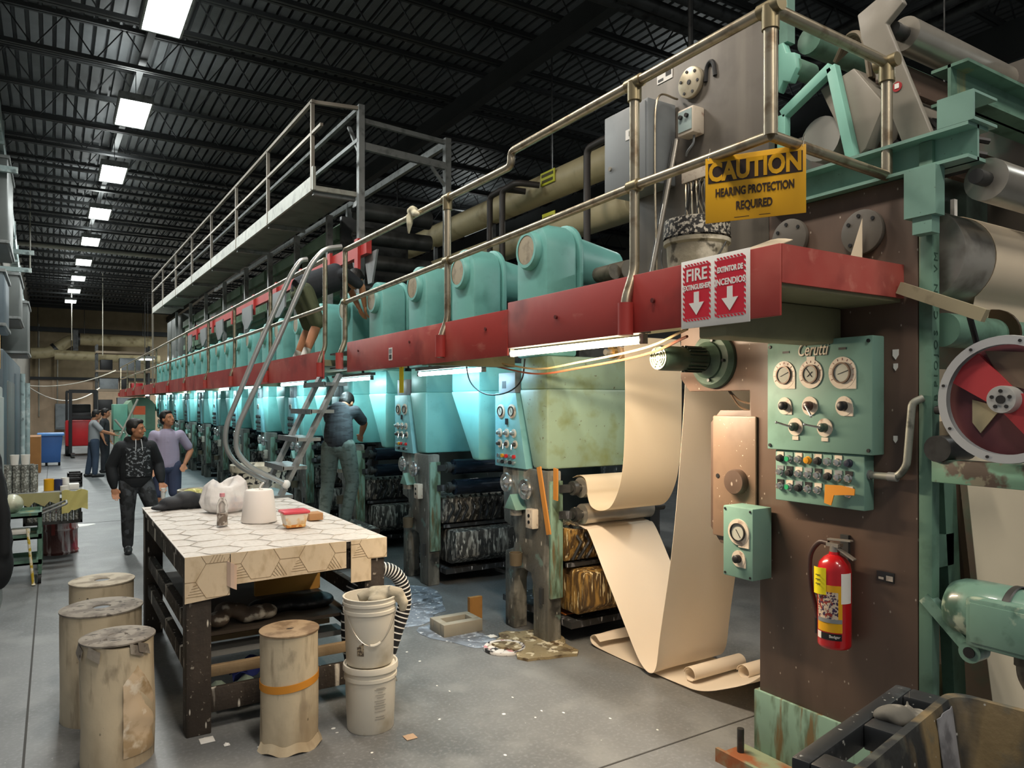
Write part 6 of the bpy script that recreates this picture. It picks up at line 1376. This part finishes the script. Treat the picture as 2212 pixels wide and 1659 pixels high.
def bucket(x, y, z, label, lid):
    t = thing('white_bucket', label, 'bucket', (x, y, z), 'two stacked white buckets')
    pr = [(.001, 0), (.128, 0), (.132, .008), (.143, .29), (.150, .292), (.150, .31), (.144, .313), (.145, .335), (.152, .337), (.152, .352), (.146, .355)]
    if not lid: pr += [(.148, .37), (.152, .372), (.152, .378), (.142, .378), (.130, .02), (.001, .02)]
    else: pr += [(.146, .36), (.001, .36)]
    M().lathe(pr, (x, y, z), seg=44, cap=False).build('bucket_body', bw, t)
    if lid: M().lathe([(.001, .362), (.138, .362), (.145, .372), (.153, .372), (.156, .36), (.156, .34), (.153, .338)], (x, y, z), seg=44, cap=False).build('lid', bw, t)
    return t
bx, by = 1.54, 3.98
b1 = bucket(bx, by, 0, 'lower white lidded bucket with printed text, right of the table', True)
b2 = bucket(bx - .005, by, .374, 'upper open white bucket holding a grey rag, right of the table', False)
def on_b(a, z, r, w_, h, mt, nm, par, z0=0):
    m = M(); da = w_ / r / 2
    m.sheet([[(bx + r * math.cos(a - da + 2 * da * k / 6), by + r * math.sin(a - da + 2 * da * k / 6), z + q * h) for q in (0, 1)] for k in range(7)], .0012); return m.build(nm, mt, par)
pm = mat('faded print', '#8c8a84', .6)
for k, (wd, z) in enumerate(((.05, .26), (.07, .253), (.03, .236), (.06, .222), (.04, .208), (.065, .19), (.05, .176), (.07, .162), (.06, .148), (.065, .13), (.05, .1), (.06, .086))): on_b(-1.55, z, .1325 + z * .05, wd, .003, pm, 'printed_line', b1)
on_b(-2.35, .374 + .07, .1395, .04, .09, mat('warning print', '#a89a82', .6, layers=[('#5c5044', 60, .5, .56)]), 'warning_label', b2)
m = M(); m.tube([(bx + .155 * math.cos(a), by + .155 * math.sin(a), .374 + .30 - .17 * math.sin((a - 3.3) / 2.2 * PI)) for a in [3.3 + 2.2 * k / 18 for k in range(19)]], .0025, 6); m.build('bail_wire', steel, b2); a = 4.45; m = M(); m.tube([(bx + .157 * math.cos(q), by + .157 * math.sin(q), .374 + .30 - .168 * math.sin((q - 3.3) / 2.2 * PI)) for q in (a - .12, a, a + .12, a + .25)], .009, 8); m.build('bail_grip', bw, b2)
m = M(); m.tube([(bx + .15 * math.cos(q), by + .15 * math.sin(q), .30 - .06 * math.sin((q + .8) / 1.2 * PI)) for q in [-.8 + 1.2 * k / 10 for k in range(11)]], .0025, 6); m.build('bail_wire', steel, b1)
m = M()
for k in range(10): m.ball((bx + .06 + R.uniform(-.07, .07), by - .02 + R.uniform(-.05, .06), .745 + R.uniform(-.015, .02)), (.06, .045, .025), 10, 7)
m.tube([(bx + .08, by - .06, .77), (bx + .135, by - .08, .755), (bx + .165, by - .09, .7), (bx + .16, by - .085, .655)], [.04, .04, .03, .02], 10)
m.tube([(bx - .06, by + .03, .73), (bx + .02, by + .0, .765), (bx + .12, by - .02, .765)], [.03, .035, .03], 10)
solo(remesh(m, .009, 2), 'grey_rag', mat('grey cotton rag', '#9a9484', .9, layers=[('#c8c0ac', 7, .5, .65)], var=.15, bump=.4, bs=24), 'grey cotton rag draped over the upper bucket rim', 'rag')
solo(M().box(1.58, 1.65, 4.265, 4.33, .70, .82), 'block', mat('pale block', '#cfc0a0', .7), 'pale wooden block on the table leg behind the buckets', 'block', bevel=.004) if 0 else None
# striped hose
t = thing('striped_hose', 'black ribbed hose with white stripes arching behind the buckets', 'hose', (1.8, 4.6, 0))
path = spline([(1.66, 4.55, .047), (1.61, 4.55, .35), (1.63, 4.55, .62), (1.73, 4.55, .735), (1.87, 4.55, .745), (1.97, 4.55, .66), (2.0, 4.55, .50), (1.94, 4.55, .32), (1.84, 4.55, .047)], 12)
m = M(); m.tube(path, .045, 14)
m.mi = 1
for k in range(2, len(path) - 2, 2):
    d = (path[k + 1] - path[k - 1]).normalized(); m.cyl(path[k] - d * .004, path[k] + d * .004, .0475, seg=14)
m.build('hose_tube', [black, purewhite], t)
# litter
for k, (px, py, rr, mt, lab) in enumerate(((447, 1600, .035, purewhite, 'white paper scrap at the foot of the table leg'), (886, 1593, .03, mat('tan leaf', '#b59a80', .8), 'tan scrap on the floor right of the buckets'), (490, 1610, .014, purewhite, 'tiny white crumb left of the taped paper roll'), (1063, 1375, .03, purewhite, 'white scrap beside the timber offcut'))):
    p = onZ(px, py, 0); m = M(); m.sheet([[(p.x + rr * (i - 1.5) * .7, p.y + rr * (q - 1.5) * .7, .003 + .006 * ((i * q) % 3)) for q in range(4)] for i in range(4)], .002); solo(m, 'floor_scrap', mt, lab, 'scrap')
# paint drums beyond the table
for (px, py, w_, h, lab) in ((560, 1100, .30, .86, 'tall splattered paint drum behind the ladder handrails'), (430, 1110, .22, .45, 'smaller splattered pail behind the carrier bag'), (480, 1105, .24, .42, 'pale splattered pail behind the table'), (505, 1108, .26, .36, 'low wide splattered pail with black print behind the table')):
    y = {560: 8.6, 430: 9.0, 480: 8.3, 505: 7.7}[px]; c = onY(px, 1000, y); hh = {560: 1.15, 430: .86, 480: .83, 505: .80}[px]
    t = thing('paint_drum', lab, 'drum', (c.x, y, 0)); b0 = hh - h
    if b0 > .05: M().box(c.x - w_ * .8, c.x + w_ * .8, y - w_ * .8, y + w_ * .8, 0, b0).build('plinth', irondark, t)
    M().lathe([(.001, b0 + .001), (w_ * .9, b0 + .001), (w_, hh - .08), (w_ * 1.05, hh - .07), (w_ * 1.05, hh), (w_ * .96, hh), (w_ * .9, hh - .05), (.001, hh - .05)], (c.x, y, 0), seg=36).build('drum_body', mat('splattered drum', '#b9b4a4', .55, layers=[('#d8d3c4', 6, .5, .62, (1, 1, .25)), ('#4a4a46', 9, .6, .68), ('#8d8672', 4, .55, .7)], var=.12, bump=.2), t)
    M().lathe([(w_ * .985, hh - .2), (w_ * 1.012, hh - .08)], (c.x, y, 0), seg=36, cap=False).build('black_print', mat('drum print', '#c9c5b8', .5, layers=[('#1e2024', 13, .50, .53)], var=.1), t)
# teal winder at the far end
t = thing('winder', 'rounded green winder cabinet at the far end of the press', 'machine', (2.6, 30, 0))
wg = mat('winder green', '#86a58a', .5, var=.1)
m = M(); m.prism([(2.2, .9), (3.1, .9), (3.1, 1.8)] + [(2.65 + .5 * math.cos(a), 1.55 + .5 * math.sin(a)) for a in [PI * k / 12 for k in range(13)]], 'y', 29, 31); m.build('rounded_hood', wg, t)
M().box(2.1, 3.1, 29, 31, 0, .899).build('base', mat('winder teal', '#6aa892', .5, var=.1), t, bevel=.03); M().box(1.75, 2.19, 28.6, 29.6, .9, 1.8).build('control_cabinet', mat('winder teal', '#6aa892', .5), t, bevel=.02); M().box(1.8, 2.1, 28.7, 29.5, 0, .899).build('pedestal', wg, t)
t = thing('rewind_stand', 'teal rewind stand with pale arms beside the far worker', 'machine', (1.6, 22.6, 0))
M().box(1.55, 2.05, 22.3, 23.1, 0, 1.05).build('stand_body', mat('winder teal', '#6aa892', .5), t, bevel=.04)
for (a, b) in (((1.5, 22.25, .9), (1.95, 22.25, 1.95)), ((1.35, 22.25, .25), (1.7, 22.25, 1.0)), ((1.4, 22.3, 1.4), (1.7, 22.3, 1.0))): M().cyl(a, b, .03, seg=10).build('arm', vp, t)
M().box(2.0, 2.3, 24, 24.4, 1.5, 1.75).build('orange_gauge', mat('orange box', '#c4552e', .5), t); M().box(2.0, 2.3, 24.0, 24.4, 0, 1.499).build('gauge_post', wg, t)
# ================================================================ people
skinm = mat('skin', '#b47d5c', .55, var=.06)
hairm = mat('black hair', '#15110f', .6, var=.2, bump=.4, bs=60)
def limb(m, pts, rs, seg=14, n=4):
    P = spline(pts, n); q = []
    for i in range(len(rs) - 1): q += [rs[i] + (rs[i + 1] - rs[i]) * k / n for k in range(n)]
    q.append(rs[-1]); m.tube(P, q, seg)
    m.ball(pts[0], rs[0], 12, 8); m.ball(pts[-1], rs[-1], 12, 8)
def person(label, org, face, J, look, shirt, pants, shoes, sleeve='short', legs='long', group='workers', hair=hairm, vox=.0078, extra=None, sock=None, hood=False):
    """J: joints in the body frame (x right, y forward, z up)"""
    o = V(org); f = V((face[0], face[1], 0)).normalized(); r = V((f.y, -f.x, 0))
    def L(p): return o + r * p[0] + f * p[1] + V((0, 0, p[2]))
    j = {k: L(v) for k, v in J.items()}
    t = thing('person', label, 'person', o, group)
    lk = V(look).normalized(); up = V((0, 0, 1)); rt = lk.cross(up).normalized(); up2 = rt.cross(lk)
    HT = Matrix((rt, lk, up2)).transposed()
    def hd(x, y, z): return j['head'] + HT @ V((x, y, z))
    m = M(); T4 = HT.to_4x4()
    m.ball(hd(0, -.005, .02), (.076, .095, .10), 20, 14, T4); m.ball(hd(0, .02, -.045), (.058, .07, .075), 16, 12, T4); m.ball(hd(0, .055, -.09), (.032, .028, .028), 12, 8, T4)
    m.ball(hd(0, .098, -.02), (.014, .020, .028), 10, 8, T4); m.ball(hd(0, .107, -.034), (.017, .014, .012), 10, 8, T4)
    m.ball(hd(0, .08, -.068), (.026, .016, .012), 10, 8, T4); m.ball(hd(0, .078, .018), (.055, .018, .016), 12, 8, T4)
    for s in (-1, 1):
        m.ball(hd(s * .078, -.005, -.015), (.012, .02, .03), 10, 8, T4); m.ball(hd(s * .038, .062, -.038), (.024, .02, .024), 10, 8, T4)
    limb(m, [j['neck'], j['neck'].lerp(j['head'], .6)], [.058, .052])
    limb(m, [j['pelvis'], j['pelvis'].lerp(j['chest'], .5), j['chest'], j['neck']], [.105, .10, .10, .055])
    m.ball(j['chest'].lerp(j['shL'], .5), .075); m.ball(j['chest'].lerp(j['shR'], .5), .075)
    for s in 'LR':
        limb(m, [j['sh' + s], j['sh' + s].lerp(j['el' + s], .5), j['el' + s]], [.052, .05, .04]); limb(m, [j['el' + s], j['el' + s].lerp(j['wr' + s], .4), j['wr' + s]], [.041, .042, .027])
        limb(m, [j['hip' + s], j['hip' + s].lerp(j['kn' + s], .5), j['kn' + s]], [.085, .075, .053]); limb(m, [j['kn' + s], j['kn' + s].lerp(j['an' + s], .35), j['an' + s]], [.052, .056, .036])
        d = (j['wr' + s] - j['el' + s]).normalized(); side = d.cross(f).normalized() if abs(d.dot(f)) < .9 else d.cross(V((0, 0, 1))).normalized(); pn = side.cross(d)
        b = j['wr' + s]; PT = Matrix((side, pn, d)).transposed().to_4x4()
        m.ball(b + d * .05, (.042, .017, .05), 12, 8, PT)
        for k, (off, ln) in enumerate(((-.036, .074), (-.0125, .092), (.0115, .086), (.034, .066))):
            a = b + d * .088 + side * off; c = a + d * ln * .55 + pn * .012; e = c + d * ln * .35 + pn * .025; m.tube([a - d * .025 - side * off * .3, a, c, e], [.010, .0092, .0085, .007], 8); m.ball(e, .007, 8, 6)
        a = b + d * .03 - side * .03; m.tube([a, a + d * .035 - side * .025 + pn * .01, a + d * .06 - side * .025 + pn * .022], [.012, .011, .008], 8)
        toe = J.get('toe' + s, (0, .17, -.06)); tv = r * toe[0] + f * toe[1]
        m.tube([j['an' + s] - tv.normalized() * .03 + V((0, 0, -.045)), j['an' + s] + tv * .5 + V((0, 0, -.05)), j['an' + s] + tv + V((0, 0, -.058))], [.038, .038, .028], 10)
    remesh(m, vox, 3).build('body', skinm, t)
    # clothes
    m = M(); c = j['chest']; pv = j['pelvis']
    mid = pv.lerp(c, .5)
    for q, rr in [(pv.lerp(c, .02 + 1.06 * i / 11), (.172 + .008 * math.sin(i * .5), .129 - .008 * i / 11)) for i in range(12)]:
        BT = Matrix((r, f, V((0, 0, 1)))).transposed().to_4x4(); k = 1.12 if hood else 1
        m.ball(q, (rr[0] * k * .97, rr[1] * k, .17), 18, 12, BT)
    limb(m, [c, j['neck'] - (j['neck'] - c) * .2], [.125, .068])
    for s in 'LR':
        k = 1.18 if hood else 1.0
        limb(m, [c.lerp(j['sh' + s], .4) , j['sh' + s]], [.09, .07])
        if sleeve == 'short': limb(m, [j['sh' + s], j['sh' + s].lerp(j['el' + s], .75)], [.07, .064])
        else:
            limb(m, [j['sh' + s], j['sh' + s].lerp(j['el' + s], .5), j['el' + s]], [.072 * k, .066 * k, .058 * k]); limb(m, [j['el' + s], j['el' + s].lerp(j['wr' + s], .6), j['wr' + s] - (j['wr' + s] - j['el' + s]) * .04], [.057 * k, .055 * k, .042])
    if hood:
        for a in range(7):
            q = j['neck'] + (r * math.cos(a * PI / 6) * .09 - f * math.sin(a * PI / 6) * .085) + V((0, 0, .0)); m.ball(q, .048, 10, 8)
    sh = remesh(m, vox, 7).build('hoodie' if hood else 'shirt', shirt, t)
    m = M(); k = 1.0
    for q in (pv, pv + V((0, 0, -.06))): m.ball(q, (.17, .122, .11), 16, 10, Matrix((r, f, V((0, 0, 1)))).transposed().to_4x4())
    for s in 'LR':
        end = .95 if legs == 'long' else 0
        limb(m, [j['hip' + s], j['hip' + s].lerp(j['kn' + s], .5), j['kn' + s].lerp(j['hip' + s], .0 if legs == 'long' else .04)], [.108, .098, .078 if legs == 'long' else .088])
        if legs == 'long': limb(m, [j['kn' + s], j['kn' + s].lerp(j['an' + s], .5), j['kn' + s].lerp(j['an' + s], .96)], [.078, .072, .062])
    remesh(m, vox, 3).build('trousers' if legs == 'long' else 'shorts', pants, t)
    for s in 'LR':
        toe = J.get('toe' + s, (0, .17, -.06)); tv = r * toe[0] + f * toe[1]; m = M()
        m.tube([j['an' + s] - tv.normalized() * .045 + V((0, 0, -.042)), j['an' + s] + tv * .45 + V((0, 0, -.04)), j['an' + s] + tv * 1.06 + V((0, 0, -.052))], [.046, .05, .036], 12); m.ball(j['an' + s] + tv * 1.06 + V((0, 0, -.052)), .036, 10, 8); m.ball(j['an' + s] - tv.normalized() * .045 + V((0, 0, -.042)), .046, 10, 8); m.ball(j['an' + s] + V((0, 0, -.02)), .047, 10, 8)
        o2 = remesh(m, .01, 2).build('shoe', shoes, t)
        if sock: M().cyl(j['an' + s] + V((0, 0, .0)), j['an' + s].lerp(j['kn' + s], .25), .045, seg=14).build('sock', sock, t)
    # hair and features
    m = M(); m.ball(hd(0, -.018, .04), (.084, .096, .094), 20, 14, T4); m.ball(hd(0, -.05, -.01), (.078, .062, .075), 16, 10, T4); m.ball(hd(0, .045, .085), (.06, .045, .032), 14, 8, T4)
    for s in (-1, 1): m.ball(hd(s * .072, .005, .03), (.015, .03, .035), 10, 8, T4)
    remesh(m, .009, 1).build('hair', hair, t)
    m = M()
    for s in (-1, 1): m.ball(hd(s * .03, .0795, -.004), (.011, .008, .0045), 10, 6, T4)
    m.build('eyes', purewhite, t)
    m = M()
    for s in (-1, 1): m.ball(hd(s * .031, .0855, -.004), (.0055, .004, .005), 8, 6, T4); m.ball(hd(s * .032, .090, .02), (.018, .005, .004), 10, 6, T4)
    m.build('pupils_and_brows', hairm, t)
    m = M(); m.ball(hd(0, .093, -.068), (.022, .006, .006), 10, 6, T4); m.build('lips', mat('lips', '#8a4a40', .5), t)
    if extra: extra(t, j, L, hd)
    return t
def stand(h=1.66, **kw):
    k = h / 1.70
    J = dict(head=(0, .03, 1.575), neck=(0, 0, 1.44), chest=(0, 0, 1.25), pelvis=(0, 0, .93), shL=(-.17, 0, 1.345), shR=(.17, 0, 1.345), elL=(-.235, -.02, 1.09), elR=(.235, -.02, 1.09), wrL=(-.25, .06, .87), wrR=(.25, .06, .87),
             hipL=(-.09, 0, .90), hipR=(.09, 0, .90), knL=(-.10, .02, .50), knR=(.10, .02, .50), anL=(-.11, 0, .085), anR=(.11, 0, .085))
    J = {a: tuple(c * k for c in b) for a, b in J.items()}; J.update(kw); return J

hoodm = mat('black hoodie', '#171b20', .8, var=.15, bump=.35, bs=14)
camofl = mat('dark camouflage', '#33363a', .8, layers=[('#1e2124', 9, .48, .56), ('#4a4f55', 7, .58, .64)], var=.1, bump=.3, bs=12)
def hoodx(t, j, L, hd):
    global HELD
    HELD = j['wrL'] + (j['wrL'] - j['elL']).normalized() * .10 + L((0, .03, 0)) - L((0, 0, 0))
    pr = mat('hoodie print', '#191d22', .8, layers=[('#8d949b', 26, .54, .62, (1, 1, 1.4))], var=.1)
    pts = []
    for i in range(9):
        a = -.75 + 1.5 * i / 8; pts.append([L((.205 * math.sin(a) * .98 * (1 if k else 1), .152 * math.cos(a) + .002, 1.30 - .36 * k / 6)) for k in range(7)])
    m = M(); m.sheet(pts, .003); m.build('chest_print', pr, t)
    m = M()
    for s in (-1, 1): m.tube([L((s * .03, .125, 1.40)), L((s * .035, .15, 1.33)), L((s * .04, .158, 1.26))], .006, 6)
    m.build('drawstring', mat('drawstring', '#b4b8bc', .7), t)
J = stand(1.64, head=(.01, .05, 1.53), elL=(-.27, -.03, 1.08), elR=(.27, -.03, 1.07), wrR=(.25, .03, .82), wrL=(-.27, .1, .86), knL=(-.17, .12, .52), anL=(-.3, -.05, .12), knR=(.10, .04, .49), anR=(.09, .0, .085), toeR=(.03, .17, -.06), toeL=(-.05, .16, -.06))
g = person('man in black hoodie and dark camouflage trousers walking beside the table', (.87, 10.2, 0), (.15, -1), J, (.93, -.42, .02), hoodm, camofl, mat('dark shoe', '#26282a', .5, layers=[('#7c7f82', 18, .6, .66)]), sleeve='long', hood=True, extra=hoodx)
p = HELD; M_ = M(); M_.lathe([(.001, 0), (.026, 0), (.03, .13), (.026, .13), (.001, .12)], (p.x, p.y, p.z - .12), seg=20); solo(M_, 'cup', purewhite, 'white cup held at the side of the man in the hoodie', 'cup')
J = stand(1.74, wrL=(-.23, .10, .94), elL=(-.33, -.06, 1.13), wrR=(.22, .12, .9))
person('man in lilac shirt and navy shorts standing with a hand at his pocket', (1.43, 11.9, 0), (-.05, -1), J, (.62, -.75, .25), mat('lilac shirt', '#a59cb4', .85, var=.06, bump=.3, bs=12), mat('navy shorts', '#3c4560', .85, var=.1), mat('grey shoe', '#55585c', .5), legs='short')
J = stand(1.68, elL=(-.26, .14, 1.14), elR=(.26, .14, 1.14), wrL=(-.2, .42, 1.08), wrR=(.2, .40, 1.05), head=(0, .06, 1.55), knL=(-.1, -.05, .5), anL=(-.12, -.12, .085))
person('distant worker in grey T-shirt and jeans reaching toward the teal stand', (.86, 21.0, 0), (1, .15), J, (1, .1, -.1), mat('grey tee', '#9a9da0', .85, var=.06, bump=.2, bs=12), mat('blue jeans', '#3c4a5e', .85, var=.12), mat('dark shoe 2', '#222426', .5), vox=.012)
# second distant worker behind the first one
J = stand(1.70)
person('distant worker in dark clothes mostly hidden behind the one in grey', (1.15, 22.2, 0), (.9, -.3), J, (1, -.2, 0), mat('dark tee', '#2c3034', .85), mat('dark trousers', '#2a2d33', .85), mat('dark shoe 2', '#222426', .5), vox=.013)
# man at the press, seen from behind
zp = .42
st = thing('step_platform', 'dark wooden step platform under the man in grey green trousers', 'platform', (2.85, 8.2, 0))
M().box(2.55, 3.15, 7.85, 8.65, zp - .05, zp).build('step_top', darkwood, st)
for x in (2.57, 3.07):
    for y in (7.88, 8.56): M().box(x, x + .06, y, y + .06, 0, zp - .05).build('leg', darkwood, st)
J = stand(1.70, pelvis=(0, -.02, .97), chest=(-.05, .16, 1.25), neck=(-.05, .30, 1.38), head=(-.05, .42, 1.43), shL=(-.20, .20, 1.33), shR=(.12, .22, 1.33), elL=(-.26, .40, 1.2), elR=(.16, .45, 1.18), wrL=(-.16, .56, 1.06), wrR=(.08, .58, 1.04), hipL=(-.09, -.02, .92), hipR=(.1, -.02, .92), knL=(-.13, .0, .5), knR=(.16, .02, .5), anL=(-.17, -.03, .085), anR=(.1, -.06, .085))
person('man in charcoal shirt and grey green trousers leaning in under a teal hood', (2.80, 8.24, zp), (.62, .78), J, (.6, .6, -.7), mat('charcoal shirt', '#3d4046', .85, layers=[('#2c2e33', 26, .5, .56, (.2, .2, 1))], var=.1, bump=.2, bs=12), mat('grey green trousers', '#75817b', .85, layers=[('#5a655f', 14, .5, .7, (1, 1, 2))], var=.1, bump=.5, bs=10), mat('pale sneaker', '#a9a79c', .5))
# man bending over on the walkway
J = stand(1.72, pelvis=(0, -.12, .88), chest=(.02, .24, 1.04), neck=(.02, .40, 1.10), head=(.02, .52, 1.06), shL=(-.17, .34, 1.08), shR=(.19, .34, 1.08), elL=(-.17, .55, .95), elR=(.17, .55, .95), wrL=(-.09, .62, .74), wrR=(.09, .62, .74), hipL=(-.1, -.12, .85), hipR=(.1, -.12, .85), knL=(-.2, .04, .48), knR=(.18, .0, .48), anL=(-.27, -.10, .085), anR=(.2, -.16, .085))
person('man in olive shorts bending over on the red walkway behind the ladder rails', (2.56, 8.48, 2.282), (1, .05), J, (.8, .1, -.7), mat('dark work shirt', '#22262c', .85, var=.1, bump=.3, bs=12), mat('olive shorts', '#50573f', .85, layers=[('#3c4230', 6, .5, .7)], var=.1, bump=.4, bs=10), mat('maroon shoe', '#6a2630', .5), legs='short', sock=mat('white sock', '#d8d5cf', .8))
